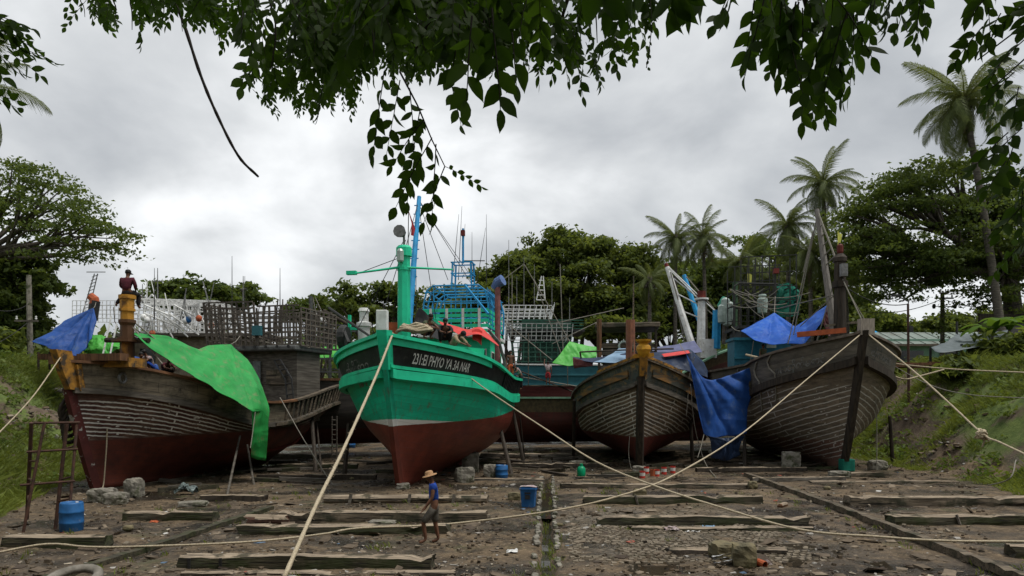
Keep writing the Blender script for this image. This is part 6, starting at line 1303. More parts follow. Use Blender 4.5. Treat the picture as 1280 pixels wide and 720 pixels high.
# shores propping the hulls
for k, (x0, y0, Y0, x1, y1, l) in enumerate(((618, 505, 38, 640, 594, 'dark shore pole leaning on the green starboard side'), (641, 512, 41.5, 655, 578, 'dark pole behind the green stern'), (650, 520, 42, 656, 574, 'thin pole beside the trawler red side'), (718, 500, 40, 717, 574, 'thick upright shore at the centre boat left side'), (388, 500, 39, 395, 588, 'dark shore at the left boat stern'), (396, 528, 40, 402, 590, 'thin grey shore behind the left boat stern'),
        (436, 530, 33, 430, 598, 'leaning shore at the port side of the green boat'), (862, 500, 40.5, 866, 578, 'upright shore right of the centre boat'), (1112, 520, 39, 1116, 580, 'short shore right of the dark boat'), (930, 520, 44, 931, 585, 'shore under the dark hull left end'), (300, 545, 31.5, 283, 620, 'pale pole leaning under the left hull'), (309, 556, 31.8, 318, 606, 'thin pole under the hanging green tail'))):
    a = P(x0, y0, Y0); c = ray(x1, y1); mb = MB(); mb.tube([c-Vector((0, 0, .1)), a], [.11, .09] if k not in (2, 5, 10, 11) else [.05, .04], 7); one(mb, 'shore_pole', M['dark_wood'] if k not in (10, 11) else M['grey_wood'], c, l, 'pole', 'shore poles propping the hulls')
mb = MB(); 
for t in range(9): mb.tube([P(415, 525, 41)+Vector((0, 0, -t*.28)), P(421, 525, 41)+Vector((0, 0, -t*.28))], .03, 5)
for q in (415, 421): mb.tube([P(q, 520, 41), P(q, 570, 41)], .04, 5)
one(mb, 'ladder', M['grey_wood'], P(415, 570, 41), 'small wooden ladder between the left and green boats', 'ladder')

# ================================================================== ROPES
def rope(pts, r_, mat, label, group='mooring ropes', sag=None, fray=0, name='mooring_rope', n=60):
    mb = MB(); P3 = [Vector(p) for p in pts]; L_ = []
    for i in range(n+1):
        p = crs(P3, i/n) if len(P3) > 2 else P3[0].lerp(P3[1], i/n)
        if sag: p = p-Vector((0, 0, sag*4*(i/n)*(1-i/n)))
        L_.append(p)
    mb.tube(L_, [r_*(1+.10*math.sin(i*2.4)) for i in range(n+1)], 7)
    for k in range(fray):
        p = L_[rng.randrange(2, n-2)]; d = Vector((rng.uniform(-1, 1), rng.uniform(-.3, .3), rng.uniform(-1, .4))).normalized(); mb.tube([p, p+d*r_*2.2], [r_*.18, r_*.05], 3)
    return one(mb, name, mat, P3[0], label, 'rope', group, smooth=True)
bowg = WM[gb] @ gh.pt(0, 1.95)
rope([P(491, 417, 26.7), P(470, 470, 23.5), P(430, 560, 18), P(398, 625, 15), P(355, 722, 11.8)], .042, M['rope'], 'thick frayed rope from the green bow down to the lower edge', fray=120)
rope([P(565, 455, 30.2), P(615, 492, 28), P(680, 535, 25), P(745, 577, 21.5), P(820, 608, 19), P(900, 634, 17.3), P(1000, 662, 15.6), P(1100, 671, 15), P(1180, 676, 14.6), P(1290, 677, 14.5)], .026, M['rope'], 'long rope from the green starboard rail across to the right edge')
rope([P(1078, 416, 33.3), P(1010, 473, 30), P(930, 540, 26), P(850, 590, 22), P(790, 615, 20.5), P(700, 637, 19.5), P(560, 655, 19), P(450, 660, 18.2), P(400, 668, 17.6), P(300, 678, 16.8), P(130, 684, 16.4), P(60, 680, 16.5), P(-10, 692, 16)], .026, M['rope'], 'long rope from the dark bow down past the walking man to the left edge')
rope([P(1083, 416, 33.3), P(1140, 462, 30), P(1190, 507, 27), P(1229, 543, 25), P(1250, 553, 24), P(1290, 572, 22.5)], .034, M['rope'], 'knotted pale rope from the dark bow to the right bank')
mb = MB(); c = P(1227, 541, 25)
for k in range(7): a = k*.9; mb.tube([c+Vector((.22*math.cos(a+q)*(.6+.1*k), .16*math.sin(a+q*1.3), .13*math.sin(q+a*2)-.02*k)) for q in np.linspace(0, 5, 9)], .04, 6)
mb.tube([c, c+Vector((.1, 0, -.3)), c+Vector((.02, 0, -.5))], .035, 5); one(mb, 'rope_knot', M['rope'], c, 'bulky knot tied in the pale rope at the right', 'knot', smooth=True)
rope([P(1112, 454, 38), P(1150, 458, 37), P(1200, 462, 36), P(1290, 466, 35)], .035, M['rope'], 'level rope from the dark boat to the right edge')
rope([P(1113, 468, 38), P(1130, 474, 36), P(1150, 470, 36), P(1180, 462, 36)], .04, M['rope'], 'slack looped rope at the dark boat right side')
rope([P(1113, 455, 38), P(1160, 480, 35), P(1210, 493, 32), P(1290, 498, 30)], .02, M['grey_rope'], 'thin grey line running to the right bank')
rope([P(1270, 575, 24), P(1262, 598, 23), P(1235, 607, 25)], .02, M['grey_rope'], 'thin rope end trailing on the right grass')
rope([P(76, 446, 25.5), P(40, 497, 23.5), P(-8, 548, 21.5)], .02, M['rope'], 'thin rope from the left bow to the left edge')
rope([P(350, 497, 34), P(380, 550, 32), P(412, 600, 29.5), P(420, 606, 29)], .022, M['grey_rope'], 'thin line from the left stern rail to the ground')
rope([P(134, 536, 27.2), P(133, 560, 27.2), P(130, 600, 27.3), P(128, 612, 27.2)], .025, M['rope'], 'frayed cord hanging down the left red bow')
rope([P(1094, 485, 35.7), P(1096, 530, 36), P(1096, 596, 35.5)], .02, M['grey_rope'], 'thin cord hanging right of the dark stem')
rope([P(863, 480, 38), P(868, 530, 37.8), P(880, 575, 37), P(897, 600, 32)], .018, M['grey_rope'], 'thin line hanging right of the centre boat')
rope([P(787, 545, 36.5), P(786, 570, 36.3), P(790, 590, 36.2)], .018, M['grey_rope'], 'cord hanging left of the centre keel')
rope([P(868, 446, 38), P(862, 470, 38.2), P(858, 520, 38)], .02, M['grey_rope'], 'cord hanging from the black canopy')
# ================================================================== BUILDINGS, POLES
hz_ = GH(34, 70, False)
r0 = empty('house', (43, 72, hz_), 0, 'low mint green house with long grey green sheet roof on the right bank', 'house')
mb = MB(); mb.box((43, 74.5, 7.6), (14, 5, 4.0)); wl = mb.build('wall', M['mint_wall'], r0, local=False)
mb = MB(); mb.grid([[(34.6, 71.0, 9.0), (50.6, 71.0, 9.0)], [(34.6, 75.4, 10.55), (50.6, 75.4, 10.55)], [(34.6, 79, 9.0), (50.6, 79, 9.0)]]); rf = mb.build('roof', M['roof_sheet'], r0, local=False, solid=.06)
mb = MB()
for k in range(14): mb.beam((34.8+k*1.2, 70.98, 9.05), (34.8+k*1.2, 75.4, 10.62), .05, .04)
mb.build('roof_batten', mk('batten', (.15, .18, .16), (.1, .12, .11)), r0, local=False)
mb = MB(); mb.box((42.6, 71.02, 8.93), (16, .06, .22)); mb.build('fascia', mk('fascia', (.2, .16, .13), (.13, .11, .09)), r0, local=False)
for x, w_ in ((37.3, .8), (39.8, 2.6), (43.6, 1.6), (47, 2)):
    mb = MB(); mb.box((x, 71.97, 7.9), (w_+.16, .08, 1.16)); fr = mb.build('window', mk('mint_trim', (.3, .42, .36), (.22, .32, .27)) if x == 37.3 else bpy.data.materials['mint_trim'], r0, local=False)
    mb = MB(); mb.box((x, 71.92, 7.9), (w_, .06, 1.0)); mb.build('pane', M['window_dark'], fr, local=False)
r0 = empty('house', (39, 92, 7), 0, 'house of which only a bright blue roof shows behind the dark boat', 'house')
mb = MB(); mb.box((41, 96, 9.4), (11, 6, 5)); mb.build('wall', M['mint_wall'], r0, local=False)
mb = MB(); mb.grid([[(36, 92, 11.6), (48, 92, 11.6)], [(36, 96, 12.9), (48, 96, 12.9)], [(36, 100, 11.6), (48, 100, 11.6)]]); mb.build('roof', M['blue_paint'], r0, local=False, solid=.06)
def pole(px, ptop, pbase, Y, r_, mat, label, arms=(), name='utility_pole', lean=0):
    b_ = P(px, pbase, Y); t_ = P(px+lean, ptop, Y); g_ = GH(b_.x, Y); r0 = empty(name, (b_.x, Y, g_), 0, label, 'pole', 'utility poles')
    mb = MB(); mb.tube([(b_.x, Y, g_-.5), t_], [r_, r_*.8], 8); mb.build('post', mat, r0, local=False)
    for (z, w_) in arms:
        q = t_+Vector((0, -r_-.05, z)); mb = MB(); mb.beam(q-Vector((w_/2, 0, 0)), q+Vector((w_/2, 0, 0)), .12, .12); a = mb.build('crossarm', M['grey_wood'], r0, local=False)
        for s_ in (-.42, .42): mb = MB(); mb.lathe([(.03, 0), (.08, .08), (.05, .16), (.07, .24), (.02, .28)], q+Vector((s_*w_, 0, .06)), 8); mb.build('insulator', M['white_paint'], a, local=False)
    return r0, t_
r0, LT = pole(38, 344, 447, 50, .2, M['concrete'], 'concrete pole on the grassy left bank', ((-3.2, 1.6),), lean=-2)
r0, RT = pole(1178, 366, 432, 62, .2, M['grey_wood'], 'vine covered utility pole behind the house roof', ((-.5, 1.6), (-.05, .8)))
for s_ in (-.9, .9): mb = MB(); mb.lathe([(.1, -.2), (.16, 0), (.1, .2)], RT+Vector((s_, -.3, -1.2)), 8); mb.tube([RT+Vector((0, -.1, -1.2)), RT+Vector((s_, -.3, -1.2))], .03, 5); mb.build('cable_fitting', M['dark_metal'], r0, local=False)
r0, DT = pole(1136, 380, 450, 46, .09, M['rust'], 'thin rusty lamp pole in front of the house', (), lean=-1, name='lamp_pole')
mb = MB(); mb.tube([DT, DT+Vector((.05, 0, .15)), DT+Vector((-.9, -.4, .45))], .04, 6); mb.box(DT+Vector((-1.0, -.45, .48)), (.5, .25, .14)); mb.build('lamp_head', M['dark_metal'], r0, local=False)
mb = MB(); mb.box(DT+Vector((.12, -.1, -1.6)), (.22, .2, .4)); mb.build('switch_box', M['dark_metal'], r0, local=False)
def wire(pts, label, r_=.02, sag=.4):
    rope(pts, r_, M['dark_metal'], label, 'overhead wires', sag=sag, name='wire', n=24)
wire([P(-20, 382, 42), LT+Vector((0, 0, -2.0))], 'upper wire to the left concrete pole')
wire([P(-20, 436, 42), LT+Vector((0, 0, -3.2))], 'lower wire to the left concrete pole', sag=.2)
wire([P(1062, 362, 46), DT], 'wire from the tree to the rusty lamp pole', .03)
wire([RT+Vector((0, 0, -.5)), P(1300, 372, 55)], 'wire from the vine pole to the right edge', .03, .8)
wire([RT+Vector((0, 0, -1.2)), P(1300, 392, 60)], 'lower wire from the vine pole to the right edge', .03, .8)
wire([RT+Vector((0, 0, -.5)), P(1070, 388, 60)], 'wire from the vine pole towards the dark boat', .03, .6)
# awning on posts
r0 = empty('awning', (33, 50, 6), 0, 'dark grey sheet awning on black posts below the tall palm', 'awning')
mb = MB(); sheet(mb, [[P(1196, 417, 50), P(1222, 418, 52), P(1262, 412, 52)], [P(1180, 429, 48), P(1206, 428, 48), P(1250, 421, 49)], [P(1163, 434, 47), P(1178, 441, 45.5), P(1235, 431, 46)]], 30, 18, .08, 1, 4); mb.build('sheet', M['grey_awning'], r0, local=False, smooth=True, solid=.02)
for (px, py0, py1, Y) in ((1196, 402, 452, 50), (1202, 430, 460, 47), (1163, 434, 455, 47), (1250, 421, 455, 49)):
    mb = MB(); a = P(px, py0, Y); g_ = GH(a.x, Y); mb.tube([(a.x, Y, g_-.3), a], .08, 7); mb.build('post', M['dark_metal'], r0, local=False)
r0 = empty('shed', (41, 55, 6), 0, 'shadowy open shed behind the tall palm trunk', 'shed')
mb = MB(); mb.grid([[P(1222, 428, 54), P(1310, 422, 54)], [P(1250, 405, 58), P(1310, 402, 58)]]); mb.build('roof', M['dark_metal'], r0, local=False, solid=.05)
mb = MB(); c = P(1275, 440, 58); mb.box((c.x, 58.5, 8), (6, .15, 5)); mb.build('back_wall', M['dark_wood'], r0, local=False)
for px in (1224, 1262, 1276): mb = MB(); a = P(px, 424, 54); mb.tube([(a.x, 54, GH(a.x, 54)-.3), a], .09, 6); mb.build('post', M['grey_wood'], r0, local=False)
mb = MB()
for k in range(7): q = P(1120+k*14+rng.uniform(-4, 4), 458+rng.uniform(-2, 3), 46); mb.beam(q+Vector((-1.5, 0, .1*k % .3)), q+Vector((1.6, rng.uniform(-.6, .6), .1)), .22, .14)
for k in range(1):
    pass
one(mb, 'plank_pile', M['brown_wood'], P(1150, 460, 46), 'heap of reddish planks on the path below the house', 'plank pile')
mb = MB(); c = G(64, 494); 
q = ray(64, 493)+Vector((0, 0, .14))
mb.tube([q+Vector((-1.2, 0, .05)), q+Vector((1.3, .2, 0))], .16, 10); one(mb, 'log', mk('pale_pipe', (.36, .32, .27), (.22, .19, .16), rough=.8), q, 'pale pipe lying on the dirt ledge at the left', 'pipe', smooth=False)
q = q+Vector((-1.9, .3, .05)); mb = MB(); mb.blob(q, (.7, .5, .55), 2, .4, 4, .2); mb.build('heap', M['black_tarp']); o = bpy.data.objects['heap']; tag(o, 'small black bag beside the pale pipe', 'bag'); o.name = 'bag'

# ================================================================== FOLIAGE
def leaves_np(cent, tint, size, rs, flat=.18, long=1.7):
    """one folded-diamond leaf (two triangles as a quad) per centre"""
    n = len(cent); nrm = rs.normal(size=(n, 3)); nrm[:, 2] = np.abs(nrm[:, 2])+flat*2; nrm /= np.linalg.norm(nrm, axis=1)[:, None]
    a = rs.normal(size=(n, 3)); a -= nrm*np.sum(a*nrm, 1)[:, None]; a /= np.linalg.norm(a, axis=1)[:, None]; b = np.cross(nrm, a)
    s = (size*rs.uniform(.6, 1.3, n))[:, None]
    v = np.stack([cent-a*s*long*.5, cent+b*s*.5+nrm*s*.12, cent+a*s*long*.5-nrm*s*.15, cent-b*s*.5+nrm*s*.12], 1).reshape(-1, 3)
    return v, np.arange(4*n).reshape(n, 4), tint
def tree(name, base, clumps, mat, label, trunk_r=.45, leaf=.34, per=130, seed=1, group=None, crad=(1.9, 1.9, .75), fork=.45, limbs=6, trunk_top=None, dens=1.0, cat='tree', sub=5):
    """trunk and limbs reaching every clump; a clump is several small sprays of leaves"""
    rs = np.random.RandomState(seed); base = Vector(base); r0 = empty(name, base, 0, label, cat, group)
    C_ = [Vector(c) for c in clumps]; cen = sum(C_, Vector())/len(C_)
    top = Vector(trunk_top) if trunk_top else base.lerp(Vector((lerp(base.x, cen.x, .5), lerp(base.y, cen.y, .5), cen.z)), fork+.1)
    top.z = lerp(base.z, cen.z, fork) if not trunk_top else top.z
    mb = MB(); mid = base.lerp(top, .5)+Vector((rs.uniform(-.3, .3), 0, 0)); mb.tube([base-Vector((0, 0, .4)), base+Vector((0, 0, .4)), mid, top], [trunk_r*1.4, trunk_r, trunk_r*.85, trunk_r*.75], 9)
    tr = mb.build('trunk', M['bark'], r0, local=False, smooth=True)
    # k-means-like limbs
    lc = [C_[i] for i in rs.choice(len(C_), min(limbs, len(C_)), False)]
    for _ in range(4):
        gs = [[] for _ in lc]
        for c in C_: gs[min(range(len(lc)), key=lambda i: (c-lc[i]).length)].append(c)
        lc = [sum(g_, Vector())/len(g_) if g_ else lc[i] for i, g_ in enumerate(gs)]
    mb = MB()
    for c, g_ in zip(lc, gs):
        if not g_: continue
        k = top.lerp(c, .62); k.z = lerp(top.z, c.z, .55)-.2
        m1 = top.lerp(k, .5)+Vector((rs.uniform(-.4, .4), rs.uniform(-.4, .4), rs.uniform(0, .5)))
        mb.tube([top-Vector((0, 0, .3)), m1, k], [trunk_r*.55, trunk_r*.42, trunk_r*.3], 6)
        for q in g_:
            e = q-Vector((0, 0, .3)); m2 = k.lerp(e, .5)+Vector((rs.uniform(-.5, .5), rs.uniform(-.5, .5), rs.uniform(-.1, .6))); mb.tube([k, m2, e], [trunk_r*.26, trunk_r*.16, trunk_r*.07], 5)
    mb.build('branches', M['bark'], r0, local=False, smooth=True)
    cs, ts = [], []
    for q in C_:
        sc_ = rs.uniform(.75, 1.25); tn = rs.uniform(0, 1)
        for _ in range(sub):
            o = rs.normal(size=3)*np.array(crad)*.55*sc_; o[2] -= .05*(o[0]**2+o[1]**2)
            n = int(per/sub*dens*sc_); r_ = rs.normal(size=(n, 3))*np.array(crad)*.30
            cs.append(np.array(q)+o+r_); ts.append(np.clip(tn*.6+.2+rs.uniform(-.3, .3)+rs.uniform(-.2, .2, n), 0, 1))
    v, f, t = leaves_np(np.concatenate(cs), np.concatenate(ts), leaf, rs)
    v -= np.array(base); o = mesh_np('crown', v, f, mat, t, r0); return r0
def dome(px, pyc, Y, rx, up, dn, n, seed, yr=.55, inner=.45):
    """clump centres through a crown given by its outline in photo pixels at distance Y"""
    rs = np.random.RandomState(seed); s = Y/F; out = []; c = P(px, pyc, Y)
    while len(out) < n:
        d = rs.normal(size=3); d /= np.linalg.norm(d); r_ = rs.uniform(inner, 1)**.6
        x, y, z = d[0]*rx*s*r_, d[1]*rx*s*yr*r_, d[2]*r_*(up if d[2] > 0 else dn)*s
        out.append((c.x+x, c.y+y, c.z+z))
    return out
BG = 'trees behind the boats'
gx = lambda px, Y: ((px-640)/F*Y, Y, GH((px-640)/F*Y, Y, False))
tree('broad_tree', gx(725, 80), dome(722, 368, 80, 108, 76, 36, 120, 11), M['foliage'], 'largest domed tree in the middle, behind the centre boat', .7, .30, 460, 1, BG, (2.0, 2.0, .9), .3)
tree('broad_tree', gx(640, 78), dome(640, 368, 78, 52, 50, 26, 34, 12), M['foliage'], 'lower tree joining the left shoulder of the largest domed tree', .4, .29, 420, 2, BG, (1.7, 1.7, .8), .3)
tree('broad_tree', gx(845, 90), dome(852, 378, 90, 84, 66, 40, 72, 13), M['foliage_dark'], 'dark tree mass behind the twin palms', .5, .32, 420, 3, BG, (2.2, 2.2, 1.0), .3)
tree('broad_tree', gx(940, 92), dome(945, 372, 92, 84, 76, 45, 76, 14), M['foliage_dark'], 'dark tree behind the lamp frames of the dark boat', .5, .32, 420, 4, BG, (2.2, 2.2, 1.0), .3)
tree('broad_tree', gx(1020, 88), dome(1022, 372, 88, 62, 74, 50, 54, 33), M['foliage'], 'leafy tree behind the dark mast and the bleached spar', .5, .32, 380, 33, BG, (2.0, 2.0, .9), .3)
tree('broad_tree', gx(768, 76), dome(780, 408, 76, 52, 22, 18, 13, 15), M['foliage'], 'low leafy tree below the largest domed tree', .35, .40, 230, 5, BG, (1.9, 1.9, .7), .3)
tree('broad_tree', gx(256, 88), dome(257, 372, 88, 68, 24, 12, 52, 16), M['foliage_dark'], 'small rounded tree above the white lattice racks', .5, .36, 170, 6, BG, (1.7, 1.7, .55), .4)
tree('broad_tree', gx(400, 82), dome(398, 388, 82, 40, 17, 14, 20, 17), M['foliage_pale'], 'thin open tree right of the brown lattice rail', .3, .36, 120, 7, BG, (1.4, 1.4, .5), .4)
tree('broad_tree', gx(470, 78), dome(468, 378, 78, 55, 26, 22, 32, 18), M['foliage_pale'], 'open airy tree left of the green mast', .35, .36, 120, 8, BG, (1.4, 1.4, .5), .4)
tree('broad_tree', gx(560, 85), dome(560, 384, 85, 55, 30, 26, 34, 19), M['foliage'], 'leafy tree behind the blue canopy frame', .35, .38, 170, 9, BG, (1.6, 1.6, .6), .4)
tree('broad_tree', gx(500, 95), dome(505, 405, 95, 90, 16, 30, 34, 29), M['foliage_dark'], 'low dark trees along the back behind the green boat', .35, .42, 200, 29, BG, (2.2, 2.2, .8), .3)
# right rain tree: wide layers of sprays, some boughs hanging low at its left
rc = dome(1165, 292, 60, 108, 100, 62, 105, 20, .7, .62)+[tuple(P(x, y, 58+k % 3)) for k, (x, y) in enumerate(((1085, 330), (1100, 345), (1112, 352), (1120, 362), (1128, 372), (1140, 345), (1160, 340), (1075, 310), (1240, 372), (1225, 360), (1258, 380), (1270, 400), (1280, 360), (1285, 330), (1250, 345)))]
rc = [c for c in rc if c[0] < (1300-640)/F*c[1]]+dome(1300, 285, 61, 90, 80, 70, 52, 34, .7, .5)
tree('rain_tree', gx(1283, 62), rc, M['foliage_dark'], 'huge spreading dark tree on the right behind the tall palm', .85, .20, 300, 21, None, (2.0, 2.0, .42), .3, 9, tuple(P(1262, 345, 61)))
# left big tree
lc_ = [tuple(P(x+q*5, y+q*3, 57+q*2.5)) for q in (-.9, .9) for x, y in ((20, 205), (45, 214), (62, 226), (80, 236), (96, 250), (108, 262), (118, 275), (130, 286), (144, 296), (138, 308), (100, 284), (80, 268), (60, 252), (35, 238), (8, 222), (0, 246), (28, 262), (-25, 220), (112, 320), (92, 304), (58, 286), (30, 285), (0, 275), (-20, 262), (60, 318), (-40, 240))]
tree('rain_tree', gx(-60, 60), lc_, M['foliage_dark'], 'big spreading tree at the left edge with boughs reaching right', .5, .19, 180, 23, None, (1.7, 1.7, .34), .35, 10, tuple(P(-40, 330, 58)))
tree('broad_tree', gx(15, 60), dome(12, 375, 60, 58, 70, 66, 60, 24, .5, .2), M['foliage_dark'], 'dense dark tree behind the concrete pole', .4, .30, 300, 25, None, (1.3, 1.3, .8), .3)
for k, (px, py, Y, rx, up, dn, l) in enumerate(((1110, 404, 112, 30, 13, 10, 'far rounded tree over the left end of the house roof'), (1186, 408, 112, 26, 15, 10, 'far tree behind the vine covered pole'), (1225, 404, 115, 45, 14, 10, 'far wide tree right of the vine covered pole'), (1074, 392, 100, 18, 20, 16, 'far tree close behind the dark mast'), (1280, 400, 110, 30, 14, 12, 'far tree at the right edge'), (1150, 414, 118, 26, 8, 8, 'lowest far tree behind the house roof'))):
    tree('broad_tree', gx(px, Y), dome(px, py, Y, rx, up, dn, 18, 40+k), M['foliage'], l, .3, .44, 170, 50+k, 'far trees beyond the house', (1.7, 1.7, .8), .4, 4)
# vines on the pole
rs = np.random.RandomState(5); c = np.array(P(1178, 405, 61.6)); cs = c+rs.normal(size=(120, 3))*np.array([.28, .2, .9]); v, f, t = leaves_np(cs, rs.uniform(0, 1, 120), .2, rs); v -= c; o = mesh_np('vine', v, f, M['foliage_pale'], t); o.location = c; tag(o, 'pale green vine climbing the utility pole', 'vine')
# bushes on the banks
def bush(px, py, Y, rx, h, mat, label, seed, n=900, leaf=.28):
    rs = np.random.RandomState(seed); c = P(px, py, Y); g_ = GH(c.x, Y, False); s = Y/F; cl = []
    for _ in range(14):
        o = rs.normal(size=3)*np.array([rx*s*.45, rx*s*.3, h*.25]); cl.append(o+rs.normal(size=(n//14, 3))*np.array([rx*s*.22, rx*s*.2, h*.2]))
    cs = np.concatenate(cl); cs[:, 2] = np.abs(cs[:, 2]+h*.3); v, f, t = leaves_np(cs, np.clip(rs.uniform(.1, .9, len(cs)), 0, 1), leaf, rs, .2, 2.2)
    r0 = empty('bush', (c.x, Y, g_), 0, label, 'bush', 'bushes on the banks'); mesh_np('foliage', v, f, mat, t, r0)
    mb = MB()
    for k in range(5): a = rs.uniform(0, 6.28); mb.tube([(0, 0, -.1), (math.cos(a)*rx*s*.2, math.sin(a)*rx*s*.15, h*.3), (math.cos(a)*rx*s*.4, math.sin(a)*rx*s*.3, h*.7)], [.04, .03, .015], 5)
    mb.build('stem', M['bark'], r0)
for k, (px, py, Y, rx, h, mt, l) in enumerate(((1125, 444, 54, 22, .55, 'grass', 'bright bush at the foot of the rusty lamp pole'), (1165, 440, 55, 26, .6, 'grass', 'bright leafy bush under the house windows'), (1215, 445, 52, 30, .8, 'foliage_pale', 'wide bush beneath the grey awning'), (1248, 450, 46, 30, 1.8, 'foliage', 'bush around the tall palm foot'), (1275, 455, 44, 26, 1.6, 'foliage', 'bush at the right edge under the shed'), (20, 445, 52, 30, 1.5, 'grass', 'bright bush left of the concrete pole'), (58, 445, 53, 26, 1.5, 'foliage_pale', 'bush right of the concrete pole'), (-5, 440, 48, 30, 2, 'foliage', 'bush cut by the left edge'), (88, 452, 52, 18, 1.2, 'grass', 'low bush beneath the pitched blue tarpaulin'),
        (880, 432, 72, 40, 3, 'foliage', 'low bush behind the white masts'), (820, 436, 70, 40, 3, 'foliage_pale', 'bush behind the purple tarpaulin'), (1205, 470, 44, 24, 1.0, 'foliage', 'scrubby bush on the right slope'))):
    bush(px, py, Y, rx, h, M[mt], l, 60+k)
# far wood that closes the horizon
rs = np.random.RandomState(77); cs = []
for k in range(260):
    x = rs.uniform(-170, 190); y = 140+rs.uniform(-12, 25); h = 3.5+2.5*noise.noise((x*.05, 3, 1))+rs.uniform(-1, 1); g_ = GH(x, y, False)
    cs.append(np.array([x, y, g_+h*.5])+rs.normal(size=(90, 3))*np.array([3.0, 2.5, h*.28]))
cs = np.concatenate(cs); v, f, t = leaves_np(cs, np.clip(rs.uniform(.0, .7, len(cs)), 0, 1), 1.1, rs); o = mesh_np('far_woods', v, f, M['foliage_dark'], t); tag(o, 'distant wood along the horizon', 'woods', kind='stuff')

# ------------------------------------------------------------------ palms
def frond_mesh(L_, droop, mat, seed, nl=34, leaf=.75, curl=.0):
    rs = np.random.RandomState(seed); pts = []
    for i in range(nl+1):
        t = i/nl; a = droop*t**1.3; pts.append(None)
    x = z = 0.0; pts = []
    for i in range(nl+1):
        a = R(12)-droop*(i/nl)**1.2; pts.append((x, z, a)); x += math.cos(a)*L_/nl; z += math.sin(a)*L_/nl
    V, Fc = [], []
    def q(a, b, c, d): n = len(V); V.extend([a, b, c, d]); Fc.append((n, n+1, n+2, n+3))
    for i in range(nl):
        w0, w1 = .05*(1-i/nl)+.008, .05*(1-(i+1)/nl)+.008
        q((pts[i][0], -w0, pts[i][1]), (pts[i][0], w0, pts[i][1]), (pts[i+1][0], w1, pts[i+1][1]), (pts[i+1][0], -w1, pts[i+1][1]))
        q((pts[i][0], 0, pts[i][1]-w0), (pts[i][0], 0, pts[i][1]+w0), (pts[i+1][0], 0, pts[i+1][1]+w1), (pts[i+1][0], 0, pts[i+1][1]-w1))
    for i in range(3, nl*2):
        t = i/(nl*2); k = t*nl; j = min(int(k), nl-1); u = k-j
        bx_, bz = lerp(pts[j][0], pts[j+1][0], u), lerp(pts[j][1], pts[j+1][1], u); a = pts[j][2]
        ll = leaf*(math.sin(math.pi*(.12+.86*t))**.6)*rs.uniform(.8, 1.1)
        for s_ in (-1, 1):
            dr = rs.uniform(.5, 1.35); fwd = .55+.3*t
            d = np.array([math.cos(a)*fwd, s_*.75, math.sin(a)*fwd-dr*.35]); d /= np.linalg.norm(d)
            m_ = np.array([bx_, 0, bz])+d*ll*.5; e = m_+(d*.45+np.array([0, 0, -dr*.75]))*ll*.6; w_ = np.array([math.cos(a), 0, math.sin(a)])*.020
            b_ = np.array([bx_, 0, bz])
            q(tuple(b_-w_), tuple(m_-w_*1.3), tuple(m_+w_*1.3), tuple(b_+w_)); q(tuple(m_-w_*1.3), tuple(e), tuple(e), tuple(m_+w_*1.3)) if False else q(tuple(m_-w_*1.3), tuple(e-w_*.15), tuple(e+w_*.15), tuple(m_+w_*1.3))
    o = mesh_np('frond', np.array(V, float), np.array(Fc), mat, np.clip(rs.uniform(.1, .9, len(Fc)), 0, 1)); me = o.data; bpy.data.objects.remove(o); return me
FR = [frond_mesh(1, d, M['palm_leaf'], 80+k, leaf=.17) if False else frond_mesh(5.0, d, M['palm_leaf'], 80+k, leaf=1.1, nl=44) for k, d in enumerate((1.0, 1.5, 1.9, 2.1))]
FRD = frond_mesh(4.4, 2.2, M['dead_frond'], 99, leaf=.6)
def palm(crown, base, label, seed, n=28, s=1.0, group='coconut palms', lo=-58, r_=.2, dead=2, bend=1.0):
    rs = random.Random(seed); cr_ = Vector(crown); b_ = Vector(base); r0 = empty('palm_tree', b_, 0, label, 'palm', group)
    mb = MB(); pts = []
    for i in range(13):
        t = i/12; p = b_.lerp(cr_, t); p.x += (cr_.x-b_.x)*bend*(.5*(t*t-t)); pts.append(p)
    mb.tube([pts[0]-Vector((0, 0, .5))]+pts, [r_*1.5]+[lerp(r_*1.25, r_*.75, t/12)*(1+.05*(t % 2)) for t in range(13)], 9); mb.build('trunk', M['palm_bark'], r0, local=False, smooth=True)
    mb = MB(); mb.lathe([(r_*.8, -.8), (r_*1.8, -.2), (r_*1.5, .3), (.03, .9)], cr_, 9)
    for k in range(7): a = k*.9; mb.blob(cr_+Vector((math.cos(a)*.42, math.sin(a)*.42, -.45-.1*(k % 2))), (.3, .3, .36), 1, .1, k)
    mb.build('heart', M['palm_bark'], r0, local=False, smooth=True)
    for k in range(n+dead):
        t = k/max(1, n-1); el = lerp(66, lo, t**.9)+rs.uniform(-8, 8); me = FR[min(3, int(t*4))] if k < n else FRD
        if k >= n: el = rs.uniform(-75, -60)
        o = bpy.data.objects.new('frond', me); COL.objects.link(o); o.parent = r0; q = rs.uniform(.72, 1.15)*s
        o.location = cr_-b_+Vector((0, 0, .1)); o.rotation_euler = (rs.uniform(-.7, .7), R(-el), k*2.4+rs.uniform(-.3, .3)); o.scale = (q, q, q)
    return r0
palm(P(1205, 128, 55), gx(1257, 55), 'tall leaning coconut palm at the right, highest of all', 1, 34, 1.02, r_=.27, bend=.5)
palm(P(1028, 232, 66), gx(1040, 66), 'tall palm rising behind the dark mast', 2, 30, .8)
palm(P(985, 285, 66), gx(985, 66), 'palm left of the bleached spar of the dark boat', 3, 28, .8)
palm(P(845, 300, 74), gx(843, 74), 'left one of the twin palms above the white spar', 4, 28, .76)
palm(P(879, 298, 74), gx(884, 74), 'right one of the twin palms above the white spar', 5, 28, .76)
palm(P(925, 330, 78), gx(925, 78), 'shorter palm between the twin palms and the dark boat', 6, 26, .76)
